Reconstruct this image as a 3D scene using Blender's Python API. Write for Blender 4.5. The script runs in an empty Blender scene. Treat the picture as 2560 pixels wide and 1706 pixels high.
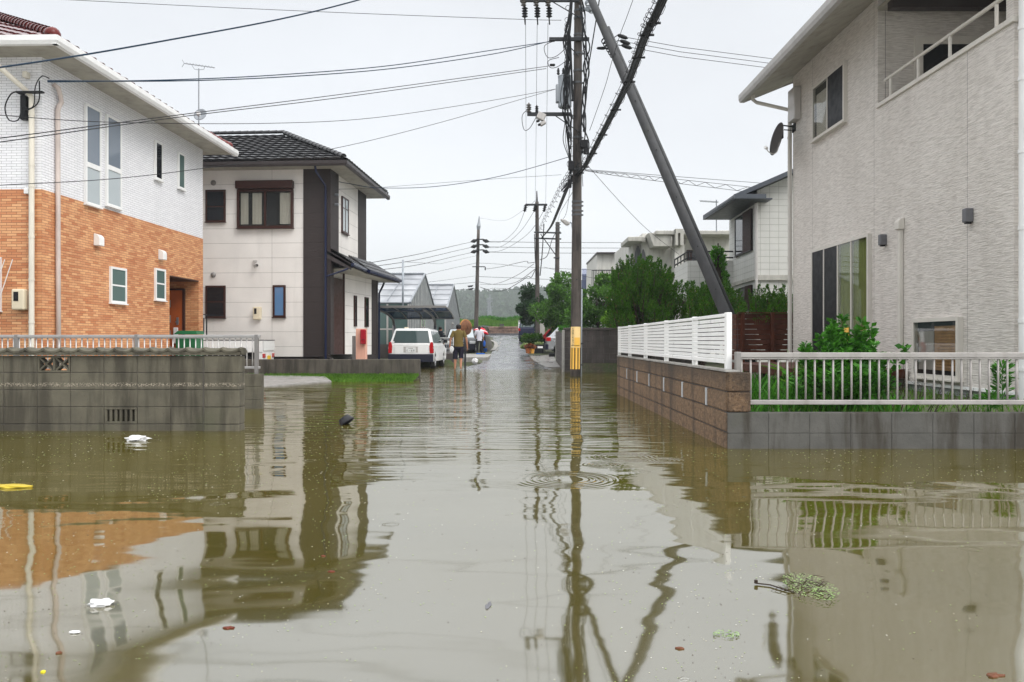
import bpy, bmesh, math, random
import numpy as np
from mathutils import Vector, Matrix
R = math.radians
sc = bpy.context.scene
col = sc.collection

# ------------------------------------------------------------------ camera
F = 1991.1                      # focal length in photo pixels (28 mm)
CH = 1.05                       # camera height above the flood water (z = 0)
cam_d = bpy.data.cameras.new("camera"); cam_d.lens = 28; cam_d.sensor_width = 36
cam_d.clip_start = 0.05; cam_d.clip_end = 3000
cam = bpy.data.objects.new("camera", cam_d); col.objects.link(cam)
cam.location = (0, 0, CH); cam.rotation_euler = (R(90), 0, 0)
sc.camera = cam

# ------------------------------------------------------------------ light
SUN_EL, SUN_ROT = 45, 130
w = bpy.data.worlds.new("World"); sc.world = w; w.use_nodes = True
nt = w.node_tree; nt.nodes.clear()
def wn(t): return nt.nodes.new(t)
sky = wn('ShaderNodeTexSky'); sky.sky_type = 'NISHITA'; sky.sun_disc = False
sky.sun_elevation = R(SUN_EL); sky.sun_rotation = R(SUN_ROT); sky.air_density = 1.0; sky.dust_density = 3.0
hs = wn('ShaderNodeHueSaturation'); hs.inputs['Saturation'].default_value = 0.35
nt.links.new(sky.outputs[0], hs.inputs['Color'])
b1 = wn('ShaderNodeBackground'); b1.inputs[1].default_value = 0.05
nt.links.new(hs.outputs[0], b1.inputs[0])
tc = wn('ShaderNodeTexCoord'); sp = wn('ShaderNodeSeparateXYZ')
nt.links.new(tc.outputs['Generated'], sp.inputs[0])
ramp = wn('ShaderNodeValToRGB')
cr = ramp.color_ramp; cr.interpolation = 'EASE'
cr.elements[0].position = 0.0; cr.elements[0].color = (.74, .75, .765, 1)
cr.elements[1].position = 1.0; cr.elements[1].color = (2.3, 2.3, 2.3, 1)
for p, c in ((.12, (.67, .685, .70)), (.26, (.61, .625, .645)), (.40, (.61, .625, .645)), (.47, (1.25, 1.28, 1.32))):
    e = cr.elements.new(p); e.color = (*c, 1)
nt.links.new(sp.outputs['Z'], ramp.inputs[0])
mp = wn('ShaderNodeMapping'); mp.inputs['Scale'].default_value = (1, 1, 2.6)
nt.links.new(tc.outputs['Generated'], mp.inputs[0])
nz = wn('ShaderNodeTexNoise'); nz.inputs['Scale'].default_value = 1.6; nz.inputs['Detail'].default_value = 5
nz.inputs['Roughness'].default_value = .5; nt.links.new(mp.outputs[0], nz.inputs[0])
mr = wn('ShaderNodeMapRange'); mr.inputs[1].default_value = .3; mr.inputs[2].default_value = .7
mr.inputs[3].default_value = .90; mr.inputs[4].default_value = 1.06
nt.links.new(nz.outputs[0], mr.inputs[0])
vm = wn('ShaderNodeVectorMath'); vm.operation = 'SCALE'
nt.links.new(ramp.outputs[0], vm.inputs[0]); nt.links.new(mr.outputs[0], vm.inputs['Scale'])
b2 = wn('ShaderNodeBackground'); b2.inputs[1].default_value = 1.0
nt.links.new(vm.outputs[0], b2.inputs[0])
ad = wn('ShaderNodeAddShader'); nt.links.new(b1.outputs[0], ad.inputs[0]); nt.links.new(b2.outputs[0], ad.inputs[1])
ow = wn('ShaderNodeOutputWorld'); nt.links.new(ad.outputs[0], ow.inputs[0])
sd = bpy.data.lights.new("sun", 'SUN'); sd.energy = 1.35; sd.angle = R(25); sd.color = (1, .97, .93)
so = bpy.data.objects.new("sun", sd); col.objects.link(so)
so.rotation_euler = (R(90 - SUN_EL), 0, R(180 - SUN_ROT)); so.location = (0, 0, 30)
sc.view_settings.view_transform = 'Standard'; sc.view_settings.look = 'None'
sc.view_settings.exposure = 0.22; sc.view_settings.gamma = 1

def P(u, v, D): return Vector(((u - 1280) / F * D, D, CH - (v - 853) / F * D))
def X(u, D): return (u - 1280) / F * D
def Z(v, D): return CH - (v - 853) / F * D
rng = random.Random(7); NR = np.random.default_rng(5)

# ------------------------------------------------------------------ materials
MATS = {}
class NB:
    """small node helper"""
    def __init__(s, name):
        s.m = bpy.data.materials.new(name); s.m.use_nodes = True
        s.t = s.m.node_tree; s.p = s.t.nodes['Principled BSDF']; s.out = s.t.nodes['Material Output']
        s._tc = None
    def n(s, t, **kw):
        o = s.t.nodes.new(t)
        for k, v in kw.items(): setattr(o, k, v)
        return o
    def l(s, a, b): s.t.links.new(a, b)
    def co(s):
        if s._tc is None: s._tc = s.n('ShaderNodeTexCoord').outputs['Object']
        return s._tc
    def val(s, x, inp):
        if isinstance(x, (int, float)): inp.default_value = x
        elif isinstance(x, tuple): inp.default_value = x if len(x) == len(inp.default_value) else (*x, 1)
        else: s.l(x, inp)
    def math(s, op, a, b=0, c=None):
        o = s.n('ShaderNodeMath', operation=op); s.val(a, o.inputs[0]); s.val(b, o.inputs[1])
        if c is not None: s.val(c, o.inputs[2])
        return o.outputs[0]
    def xyz(s, v=None):
        o = s.n('ShaderNodeSeparateXYZ'); s.l(v or s.co(), o.inputs[0]); return o.outputs
    def comb(s, x, y, z=0):
        o = s.n('ShaderNodeCombineXYZ'); s.val(x, o.inputs[0]); s.val(y, o.inputs[1]); s.val(z, o.inputs[2]); return o.outputs[0]
    def noise(s, scale, detail=4, rough=.5, vec=None, stretch=None, dist=0):
        v = vec or s.co()
        if stretch:
            mpg = s.n('ShaderNodeMapping'); mpg.inputs['Scale'].default_value = stretch; s.l(v, mpg.inputs[0]); v = mpg.outputs[0]
        o = s.n('ShaderNodeTexNoise'); s.l(v, o.inputs['Vector']); o.inputs['Scale'].default_value = scale
        o.inputs['Detail'].default_value = detail; o.inputs['Roughness'].default_value = rough; o.inputs['Distortion'].default_value = dist
        return o.outputs[0]
    def rng(s, x, a, b, c=0, d=1, smooth=False):
        o = s.n('ShaderNodeMapRange'); s.val(x, o.inputs[0])
        if smooth: o.interpolation_type = 'SMOOTHSTEP'
        for i, q in enumerate((a, b, c, d)): s.val(q, o.inputs[i + 1])
        return o.outputs[0]
    def mix(s, f, a, b, mode='MIX'):
        o = s.n('ShaderNodeMix', data_type='RGBA', blend_type=mode)
        s.val(f, o.inputs[0]); s.val(a, o.inputs[6]); s.val(b, o.inputs[7]); return o.outputs[2]
    def bump(s, h, dist=.01, strength=1, normal=None):
        o = s.n('ShaderNodeBump'); o.inputs['Distance'].default_value = dist; o.inputs['Strength'].default_value = strength
        s.l(h, o.inputs['Height'])
        if normal: s.l(normal, o.inputs['Normal'])
        return o.outputs[0]
    def set(s, color=None, rough=None, normal=None, metal=None, spec=None, ior=None):
        for k, x in (('Base Color', color), ('Roughness', rough), ('Metallic', metal), ('Specular IOR Level', spec), ('IOR', ior)):
            if x is not None: s.val(x, s.p.inputs[k])
        if normal is not None: s.l(normal, s.p.inputs['Normal'])
        return s.m

def simple(name, c, rough=.5, var=.12, vscale=3, bump=0, bscale=40, metal=0, spec=.2, dirt=0, dirtc=(.05, .045, .03)):
    if name in MATS: return MATS[name]
    b = NB(name)
    n = b.noise(vscale, 5, .6)
    colr = b.mix(b.rng(n, .3, .7), tuple(x * (1 - var) for x in c), tuple(min(1, x * (1 + var)) for x in c))
    if dirt:
        d = b.noise(1.6, 6, .65, stretch=(3, 3, .5))
        colr = b.mix(b.math('MULTIPLY', b.rng(d, .48, .75), dirt), colr, dirtc)
    kw = {}
    if bump: kw['normal'] = b.bump(b.noise(bscale, 5, .6), bump)
    r = b.rng(b.noise(vscale * 3, 3), .3, .7, max(0, rough - .08), min(1, rough + .08))
    MATS[name] = b.set(colr, r, metal=metal, spec=spec, **kw)
    return MATS[name]

def m_brick(name, c1, c2, mortar, bw, bh, ms, bump=.004, rough=.6, off=.5):
    b = NB(name); x, y, z = b.xyz()
    vec = b.comb(b.math('ADD', x, y), z)
    t = b.n('ShaderNodeTexBrick'); t.offset = off; b.l(vec, t.inputs['Vector'])
    t.inputs['Color1'].default_value = (0, 0, 0, 1); t.inputs['Color2'].default_value = (1, 1, 1, 1)
    t.inputs['Mortar'].default_value = (0, 0, 0, 1)
    t.inputs['Scale'].default_value = 1; t.inputs['Mortar Size'].default_value = ms; t.inputs['Mortar Smooth'].default_value = .15
    t.inputs['Brick Width'].default_value = bw; t.inputs['Row Height'].default_value = bh; t.inputs['Bias'].default_value = 0
    base = b.mix(t.outputs[0], c1, c2)
    base = b.mix(b.rng(b.noise(14, 4), .35, .7, 0, .12), base, tuple(q * .7 for q in c1))
    base = b.mix(b.rng(b.noise(.7, 6, .6, stretch=(2, 2, .4)), .5, .8, 0, .25), base, tuple(q * .6 for q in c1))
    base = b.mix(t.outputs[1], base, mortar)
    h = b.math('SUBTRACT', b.math('MULTIPLY', b.noise(60, 3), .25), t.outputs[1])
    MATS[name] = b.set(base, rough, b.bump(h, bump)); return MATS[name]
m_brick('orange_tile', (.50, .18, .07), (.74, .40, .19), (.24, .10, .05), .194, .0505, .0035)
m_brick('white_tile', (.76, .76, .785), (.82, .82, .84), (.26, .26, .27), .194, .0505, .0026)

def m_siding_wave():
    b = NB('wave_siding'); x, y, z = b.xyz()
    u = b.math('ADD', x, y)
    v1 = b.comb(b.math('MULTIPLY', u, 5), b.math('MULTIPLY', z, 70))
    n1 = b.noise(1, 3, .55, vec=v1, dist=.6)
    n2 = b.noise(2.3, 2, .5, vec=v1)
    fr = b.math('FRACT', b.math('MULTIPLY', b.math('SUBTRACT', u, 1.02), 1 / 2.83))
    j = b.math('LESS_THAN', fr, .0028)
    c = b.mix(b.rng(b.noise(.8, 5), .3, .7), (.655, .615, .57), (.72, .68, .635))
    c = b.mix(b.rng(n1, .40, .56, .42, 0), c, (.27, .24, .21))
    c = b.mix(b.rng(b.noise(1.1, 6, .6, stretch=(2.5, 2.5, .3)), .50, .78, 0, .22), c, (.33, .30, .26))
    c = b.mix(j, c, (.17, .16, .15))
    h = b.math('ADD', b.math('MULTIPLY', n1, 1.0), b.math('MULTIPLY', n2, .4))
    h = b.math('SUBTRACT', h, b.math('MULTIPLY', j, .8))
    MATS['wave_siding'] = b.set(c, .7, b.bump(h, .016))
m_siding_wave()
def m_panel(name, c, line, pitch, z0, jl, rough=.65, bump=.004, fine=None, vert=None):
    b = NB(name); x, y, z = b.xyz()
    fz = b.math('FRACT', b.math('MULTIPLY', b.math('SUBTRACT', z, z0), 1 / pitch))
    j = b.math('LESS_THAN', fz, jl / pitch)
    if vert:
        u = b.math('ADD', x, y)
        fx = b.math('FRACT', b.math('MULTIPLY', b.math('ADD', u, 50.3), 1 / vert))
        j = b.math('MAXIMUM', j, b.math('LESS_THAN', fx, jl / vert))
    cc = b.mix(b.rng(b.noise(1.5, 5), .3, .7), tuple(q * .94 for q in c), tuple(min(1, q * 1.05) for q in c))
    cc = b.mix(b.rng(b.noise(1.0, 6, .65, stretch=(2.5, 2.5, .35)), .55, .8, 0, .3), cc, tuple(q * .62 for q in c))
    h = b.noise(7, 4, vec=None) if not fine else b.noise(fine, 3, .6, stretch=(.15, .15, 1))
    if fine: cc = b.mix(b.rng(h, .35, .65, .35, 0), cc, tuple(q * .55 for q in c))
    cc = b.mix(j, cc, line)
    h = b.math('SUBTRACT', h, b.math('MULTIPLY', j, 1.2))
    MATS[name] = b.set(cc, rough, b.bump(h, bump)); return MATS[name]
m_panel('cream_panel', (.73, .70, .665), (.26, .24, .22), .455, .42, .008, vert=3.03)
m_panel('brown_panel', (.026, .017, .016), (.013, .010, .010), .455, .42, .005, fine=70, bump=.008)
m_panel('tile_panel', (.56, .56, .53), (.26, .27, .24), .20, 0, .008, vert=.30)

def m_concrete(name, c, stain, streak=.7, course=None, bump=.004, band=None, wet=None):
    b = NB(name); x, y, z = b.xyz()
    n = b.noise(3, 7, .65); cc = b.mix(b.rng(n, .3, .7), tuple(q * .75 for q in c), tuple(q * 1.2 for q in c))
    st = b.noise(2.2, 6, .6, stretch=(2.6, 2.6, .35))
    cc = b.mix(b.math('MULTIPLY', b.rng(st, .45, .60), streak), cc, stain)
    sp = b.noise(55, 3, .7); cc = b.mix(b.rng(sp, .62, .72, 0, .55), cc, tuple(q * .35 for q in c))
    moss = b.noise(1.3, 5, .6); cc = b.mix(b.rng(moss, .58, .75, 0, .5), cc, (.06, .065, .03))
    if band:      # dried line of seeds and dirt left by the flood
        dz = b.math('ABSOLUTE', b.math('SUBTRACT', b.math('ADD', z, b.rng(b.noise(5, 3), 0, 1, -.012, .012)), band))
        k = b.math('MULTIPLY', b.rng(dz, .004, .03, 1, 0), b.rng(b.noise(60, 3, .8), .50, .56))
        cc = b.mix(k, cc, (.30, .26, .20))
        k2 = b.math('MULTIPLY', b.rng(dz, .01, .045, 1, 0), b.rng(b.noise(45, 3, .8, stretch=(1, 1, 1.3)), .58, .62))
        cc = b.mix(k2, cc, (.03, .024, .016))
    rough = .8
    if wet is not None:
        k = b.rng(b.math('ADD', z, b.math('MULTIPLY', b.noise(4, 3), .06)), wet, wet + .05, 1, 0)
        cc = b.mix(b.math('MULTIPLY', k, .55), cc, tuple(q * .35 for q in c))
        rough = b.rng(k, 0, 1, .8, .35)
    MATS[name] = b.set(cc, rough, b.bump(b.noise(28, 5, .65), bump)); return MATS[name]
m_concrete('block_left', (.092, .083, .057), (.030, .025, .015), .8)
m_concrete('block_banded', (.092, .083, .057), (.030, .025, .015), .8, band=.84)
m_concrete('block_grey', (.076, .074, .066), (.030, .025, .017), 1.0, bump=.006)
m_concrete('block_dark', (.085, .072, .066), (.035, .03, .028), .5)
m_concrete('mortar_pale', (.20, .19, .17), (.10, .09, .08), .5)
m_concrete('wall_low', (.085, .075, .06), (.03, .026, .02), .8)
m_concrete('concrete_pale', (.30, .29, .27), (.14, .13, .11), .5)
m_concrete('pole_concrete', (.085, .070, .060), (.022, .018, .016), .9)
m_concrete('strut_concrete', (.052, .053, .056), (.035, .035, .036), .5)
m_concrete('driveway', (.26, .25, .235), (.13, .12, .11), .4)

def m_split():
    b = NB('split_face'); x, y, z = b.xyz()
    n = b.noise(19, 6, .75); g = b.noise(60, 3, .7)
    cc = b.mix(b.rng(n, .3, .7), (.08, .046, .024), (.36, .22, .115))
    cc = b.mix(b.rng(g, .62, .70, 0, .8), cc, (.42, .33, .25))
    cc = b.mix(b.rng(b.noise(40, 3), .60, .72, 0, .8), cc, (.04, .022, .015))
    st = b.noise(1.6, 5, .6, stretch=(1, 1.6, .25))
    cc = b.mix(b.rng(st, .5, .62, 0, .7), cc, (.035, .025, .018))
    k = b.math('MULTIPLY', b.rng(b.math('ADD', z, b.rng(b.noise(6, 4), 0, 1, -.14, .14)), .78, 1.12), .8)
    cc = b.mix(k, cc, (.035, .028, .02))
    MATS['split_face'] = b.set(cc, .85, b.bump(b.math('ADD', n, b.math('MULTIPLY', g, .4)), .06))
m_split()

def m_water():
    b = NB('flood_water'); geo = b.n('ShaderNodeNewGeometry').outputs['Position']
    x, y, z = b.xyz(geo)
    # long lazy undulation, elongated across the street
    n1 = b.noise(.55, 2, .45, vec=geo, stretch=(.75, 1.25, 1), dist=.3)
    n2 = b.noise(2.3, 2, .5, vec=geo, stretch=(.45, 1.2, 1))
    n3 = b.noise(5.0, 2, .5, vec=geo, stretch=(.18, 1.3, 1), dist=.4)
    n4 = b.noise(14, 2, .5, vec=geo, stretch=(.5, 1.3, 1))
    far = b.rng(y, 5, 11, 0, 1, True)
    vfar = b.rng(y, 20, 29, 0, 1, True)
    mid = b.rng(b.math('ABSOLUTE', b.math('SUBTRACT', x, -.4)), 1.6, 4.2, 1, .35, True)
    patch = b.rng(b.noise(.25, 2, vec=geo), .35, .65, .35, 1)
    h = b.math('MULTIPLY', n1, .036)
    h = b.math('ADD', h, b.math('MULTIPLY', n2, b.rng(y, 2.5, 7, .0014, .0046)))
    h = b.math('ADD', h, b.math('MULTIPLY', b.math('MULTIPLY', n3, b.math('MULTIPLY', far, mid)), .019))
    h = b.math('ADD', h, b.math('MULTIPLY', b.math('MULTIPLY', n4, vfar), .0045))
    # spreading rings
    for cx, cy, r0, wd, A, lam in RINGS:
        d = b.math('SQRT', b.math('ADD', b.math('POWER', b.math('SUBTRACT', x, cx), 2), b.math('POWER', b.math('SUBTRACT', y, cy), 2)))
        env = b.math('EXPONENT', b.math('MULTIPLY', b.math('POWER', b.math('MULTIPLY', b.math('SUBTRACT', d, r0), 1 / wd), 2), -1))
        s = b.math('SINE', b.math('MULTIPLY', d, 2 * math.pi / lam))
        h = b.math('ADD', h, b.math('MULTIPLY', b.math('MULTIPLY', s, env), A))
    # drizzle
    vo = b.n('ShaderNodeTexVoronoi', voronoi_dimensions='2D'); b.l(geo, vo.inputs['Vector']); vo.inputs['Scale'].default_value = 1.7
    dd = vo.outputs['Distance']; cs = b.n('ShaderNodeSeparateColor'); b.l(vo.outputs['Color'], cs.inputs[0])
    on = b.math('GREATER_THAN', cs.outputs[0], .62)
    r1 = b.math('MULTIPLY', cs.outputs[1], .09)
    env = b.math('EXPONENT', b.math('MULTIPLY', b.math('POWER', b.math('MULTIPLY', b.math('SUBTRACT', dd, r1), 1 / .02), 2), -1))
    s = b.math('SINE', b.math('MULTIPLY', dd, 260))
    h = b.math('ADD', h, b.math('MULTIPLY', b.math('MULTIPLY', s, b.math('MULTIPLY', env, on)), .0003))
    nrm = b.bump(h, 1.0, 1.0)
    c = b.mix(b.rng(b.noise(.5, 4, vec=geo), .3, .7), (.064, .054, .008), (.084, .069, .013))
    b.set(c, b.rng(y, 2.5, 12, .048, .015), nrm, ior=5.2)
    MATS['flood_water'] = b.m
RINGS = [(.42, 6.05, .27, .10, .0016, .055), (1.02, 7.2, .22, .08, .0014, .05), (.78, 6.75, .10, .06, .0014, .04), (1.35, 7.0, .12, .06, .0012, .04)]
m_water()

def m_asphalt(name, c, lo=.12, hi=.45):
    b = NB(name); geo = b.co()
    n = b.noise(.9, 5, .6); g = b.noise(120, 2, .6)
    cc = b.mix(b.rng(n, .3, .7), tuple(q * .8 for q in c), tuple(q * 1.25 for q in c))
    cc = b.mix(b.rng(g, .55, .7, 0, .5), cc, tuple(q * 2 for q in c))
    r = b.rng(b.noise(.8, 5, .6, stretch=(2, .6, 1)), .38, .6, lo, hi)
    MATS[name] = b.set(cc, r, b.bump(b.math('ADD', g, b.math('MULTIPLY', n, .6)), .0012)); return MATS[name]
m_asphalt('wet_asphalt', (.075, .075, .08), .10, .35)
m_asphalt('wet_concrete', (.20, .19, .18), .2, .5)

def m_leaf(name, dark, light, scale=1.2, rough=.45, accent=None):
    b = NB(name); g = b.n('ShaderNodeNewGeometry')
    rn = g.outputs['Random Per Island']
    n = b.noise(scale, 3, .5)
    f = b.rng(b.math('ADD', b.math('MULTIPLY', rn, .6), b.math('MULTIPLY', n, .9)), .35, 1.1)
    c = b.mix(f, dark, light)
    if accent: c = b.mix(b.math('GREATER_THAN', rn, 1 - accent[0]), c, accent[1])
    b.set(c, rough, spec=.15)
    tr = b.n('ShaderNodeBsdfTranslucent'); b.l(b.mix(.5, c, light), tr.inputs[0])
    mx = b.n('ShaderNodeMixShader'); mx.inputs[0].default_value = .28
    b.l(b.p.outputs[0], mx.inputs[1]); b.l(tr.outputs[0], mx.inputs[2]); b.l(mx.outputs[0], b.out.inputs[0])
    MATS[name] = b.m; return b.m
m_leaf('leaf_juniper', (.003, .022, .002), (.07, .19, .012), 2.2, accent=(.035, (.16, .12, .04, 1)))
m_leaf('leaf_broad', (.012, .042, .007), (.10, .24, .028))
m_leaf('leaf_dark', (.010, .028, .014), (.035, .085, .028))
m_leaf('leaf_bright', (.06, .17, .01), (.22, .42, .04))
m_leaf('leaf_pine', (.03, .15, .01), (.13, .36, .03))
m_leaf('leaf_weed', (.008, .05, .006), (.07, .25, .02), 4)
m_leaf('leaf_grass', (.03, .09, .008), (.13, .27, .03), 2)
m_leaf('leaf_varieg', (.12, .20, .05), (.35, .42, .18), 3)
m_leaf('leaf_coleus', (.10, .02, .02), (.32, .12, .04), 3)
m_leaf('leaf_hill', (.02, .045, .022), (.055, .095, .045), .02, .7)
m_leaf('bark_twig', (.03, .02, .015), (.07, .05, .04))

def m_glass(name, tint=(.02, .025, .03), t=.55):
    b = NB(name); b.set(tint, .03, spec=.5)
    tr = b.n('ShaderNodeBsdfTransparent'); tr.inputs[0].default_value = (.88, .88, .86, 1)
    gl = b.n('ShaderNodeBsdfGlossy'); gl.inputs['Roughness'].default_value = .02; gl.inputs[0].default_value = (.95, .97, 1, 1)
    fr = b.n('ShaderNodeFresnel'); fr.inputs[0].default_value = 1.55
    k = b.math('MULTIPLY', fr.outputs[0], b.math('SUBTRACT', 1.0, b.n('ShaderNodeNewGeometry').outputs['Backfacing']))
    mx = b.n('ShaderNodeMixShader'); b.l(k, mx.inputs[0]); b.l(tr.outputs[0], mx.inputs[1]); b.l(gl.outputs[0], mx.inputs[2])
    mx2 = b.n('ShaderNodeMixShader'); mx2.inputs[0].default_value = t
    b.l(b.p.outputs[0], mx2.inputs[1]); b.l(mx.outputs[0], mx2.inputs[2]); b.l(mx2.outputs[0], b.out.inputs[0])
    MATS[name] = b.m; return b.m
m_glass('glass', t=.95)
m_glass('glass_frost', (.45, .50, .52), .15)
m_glass('glass_dark', (.012, .014, .018), .1)
m_glass('glass_green', (.10, .16, .15), .15)
m_glass('glass_reflect_tint', (.26, .31, .38), .45)  # blue-grey tint paints the reflected sky into the pane colour
m_glass('glass_car', (.05, .075, .075), .0)
m_glass('glass_sky_tint', (.10, .20, .36), .0)  # sky reflection put into the base colour as blue

S = simple
S('white_paint', (.78, .78, .77), .35, .04, dirt=.12)
S('fence_white', (.80, .80, .79), .35, .03, dirt=.10)
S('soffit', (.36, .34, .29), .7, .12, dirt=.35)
S('soffit_white', (.62, .60, .56), .6, .06, dirt=.2)
S('gutter_white', (.74, .74, .73), .4, .05, dirt=.08)
S('gutter_beige', (.56, .54, .50), .45, .06, dirt=.2)
S('gutter_grey', (.40, .39, .38), .45, .06, dirt=.2)
S('pipe_cream', (.68, .64, .55), .45, .05, dirt=.15)
S('pipe_pink', (.56, .48, .44), .6, .10, dirt=.3)
S('red_tile', (.075, .008, .008), .22, .35, 4, spec=.5)
S('red_cap', (.11, .014, .011), .25, .35, 3)
S('black_tile', (.015, .015, .017), .36, .35, 5, spec=.35)
S('dark_trim', (.045, .038, .038), .4, .1)
S('dark_grey_trim', (.075, .085, .10), .45, .1)
S('alu', (.42, .41, .40), .38, .08, metal=.55, dirt=.15)
S('alu_light', (.50, .48, .46), .35, .06, metal=.25, dirt=.2)
S('rail_grey', (.33, .315, .30), .42, .10, metal=.2, dirt=.45, dirtc=(.10, .09, .07))
S('alu_dark', (.24, .23, .22), .4, .06, metal=.4)
S('frame_brown', (.045, .018, .014), .4, .12)
S('frame_beige', (.58, .55, .50), .4, .05)
S('black_plastic', (.012, .012, .014), .45, .1)
S('dark_metal', (.03, .032, .035), .5, .2)
S('steel', (.28, .30, .32), .45, .15, metal=.6)
S('galv', (.33, .36, .39), .5, .15, metal=.3, dirt=.3)
S('cable', (.012, .013, .015), .5, .1)
S('cable_blue', (.006, .024, .050), .45, .1)
S('meter_cream', (.66, .58, .43), .45, .05)
S('door_orange', (.40, .095, .025), .4, .15)
S('bin_green', (.02, .13, .05), .4, .1)
S('wood_brown', (.065, .018, .008), .55, .25, 6, bump=.003, bscale=60)
S('wood_dark', (.030, .012, .008), .6, .25, 6)
S('wood_tan', (.42, .24, .10), .5, .15, 6)
S('curtain_white', (.62, .60, .55), .8, .05)
S('curtain_green', (.24, .29, .07), .8, .1)
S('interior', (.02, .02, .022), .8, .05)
S('lamp_grey', (.13, .13, .14), .45, .08)
S('salmon', (.66, .36, .27), .6, .05, dirt=.1)
S('mail_red', (.30, .008, .018), .3, .1)
S('sign_yellow', (.90, .52, .10), .45, .06)
S('sign_pale', (.92, .66, .30), .45, .06)
S('sign_lemon', (.72, .62, .03), .45, .06)
S('sign_black', (.015, .015, .015), .5, .05)
S('tail_red', (.42, .008, .012), .2, .1)
S('tail_clear', (.45, .36, .36), .2, .1)
S('car_white', (.80, .80, .79), .18, .02)
S('car_black', (.018, .019, .022), .12, .05)
S('car_silver', (.45, .46, .48), .22, .04, metal=.6)
S('car_blue', (.012, .016, .045), .12, .05)
S('car_bumper', (.018, .02, .035), .45, .05)
S('tyre', (.015, .015, .015), .8, .1)
S('rim', (.42, .42, .43), .3, .05, metal=.8)
S('head_lamp', (.75, .77, .78), .1, .02)
S('plate_white', (.72, .73, .72), .4, .03)
S('plate_yellow', (.80, .50, .03), .4, .03)
S('skin', (.42, .20, .12), .5, .06)
S('hair', (.012, .010, .010), .5, .1)
S('shirt_olive', (.145, .105, .032), .85, .12)
S('shorts_navy', (.016, .014, .026), .85, .3, 20)
S('shirt_white', (.62, .60, .66), .85, .06)
S('trouser_black', (.012, .012, .014), .85, .1)
S('jacket_dark', (.014, .016, .022), .8, .1)
S('shoe_black', (.012, .011, .011), .5, .1)
S('umbrella_red', (.62, .010, .030), .5, .06)
S('umbrella_white', (.80, .72, .72), .5, .04)
S('blue_plastic', (.02, .14, .60), .35, .08)
S('mirror_back', (.17, .075, .038), .75, .45, 6, dirt=.5)
S('mirror_rim', (.45, .22, .08), .6, .3)
S('ceramic_brown', (.12, .11, .10), .4, .2)
S('steel_dark', (.10, .105, .11), .5, .15, metal=.4)
S('plastic_white', (.66, .66, .66), .35, .14, bump=.01, bscale=30)
S('plastic_yellow', (.44, .33, .03), .3, .35, bump=.01, bscale=20)
S('leaf_red', (.12, .025, .012), .5, .3, 20)
S('leaf_dry', (.13, .05, .025), .5, .3, 20)
S('weed_scum', (.22, .34, .12), .6, .3, 30)
S('pot_terracotta', (.36, .12, .04), .6, .15)
S('pot_orange', (.62, .30, .05), .5, .1)
S('greenhouse_wall', (.33, .34, .33), .6, .35, 5, dirt=.7, dirtc=(.08, .085, .075))
S('rcwall_white', (.58, .57, .53), .7, .05, dirt=.45, dirtc=(.20, .19, .16))
S('rctrim', (.44, .43, .39), .75, .1, dirt=.5, dirtc=(.12, .11, .10))
S('stone_wall', (.20, .13, .10), .8, .45, 3)
S('soil', (.07, .055, .035), .9, .4, 3, bump=.01, bscale=30)
S('solar', (.10, .12, .20), .3, .1)
S('foundation', (.40, .41, .42), .75, .06, dirt=.3)
M = MATS
# ------------------------------------------------------------------ builders
def tag(o, label=None, cat=None, group=None, kind=None):
    if label: o['label'] = label
    if cat: o['category'] = cat
    if group: o['group'] = group
    if kind: o['kind'] = kind
    return o
def thing(name, label, cat, loc=(0, 0, 0), rotz=0, group=None):
    o = bpy.data.objects.new(name, None); col.objects.link(o); o.empty_display_size = .2
    o.location = loc; o.rotation_euler = (0, 0, rotz)
    return tag(o, label, cat, group)
def inv_of(o):
    if o is None: return Matrix.Identity(4)
    m = Matrix.Translation(o.location) @ o.rotation_euler.to_matrix().to_4x4()
    if o.parent: m = Matrix.Translation(o.parent.location) @ o.parent.rotation_euler.to_matrix().to_4x4() @ m
    return m.inverted()
def top_matrix_inv(parent):
    return inv_of(parent)
def copy_tree(o, parent=None):
    c = o.copy(); col.objects.link(c)
    if parent: c.parent = parent
    for ch in [q for q in KIDS.get(o.name, [])]:
        copy_tree(ch, c)
    return c
KIDS = {}
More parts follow.
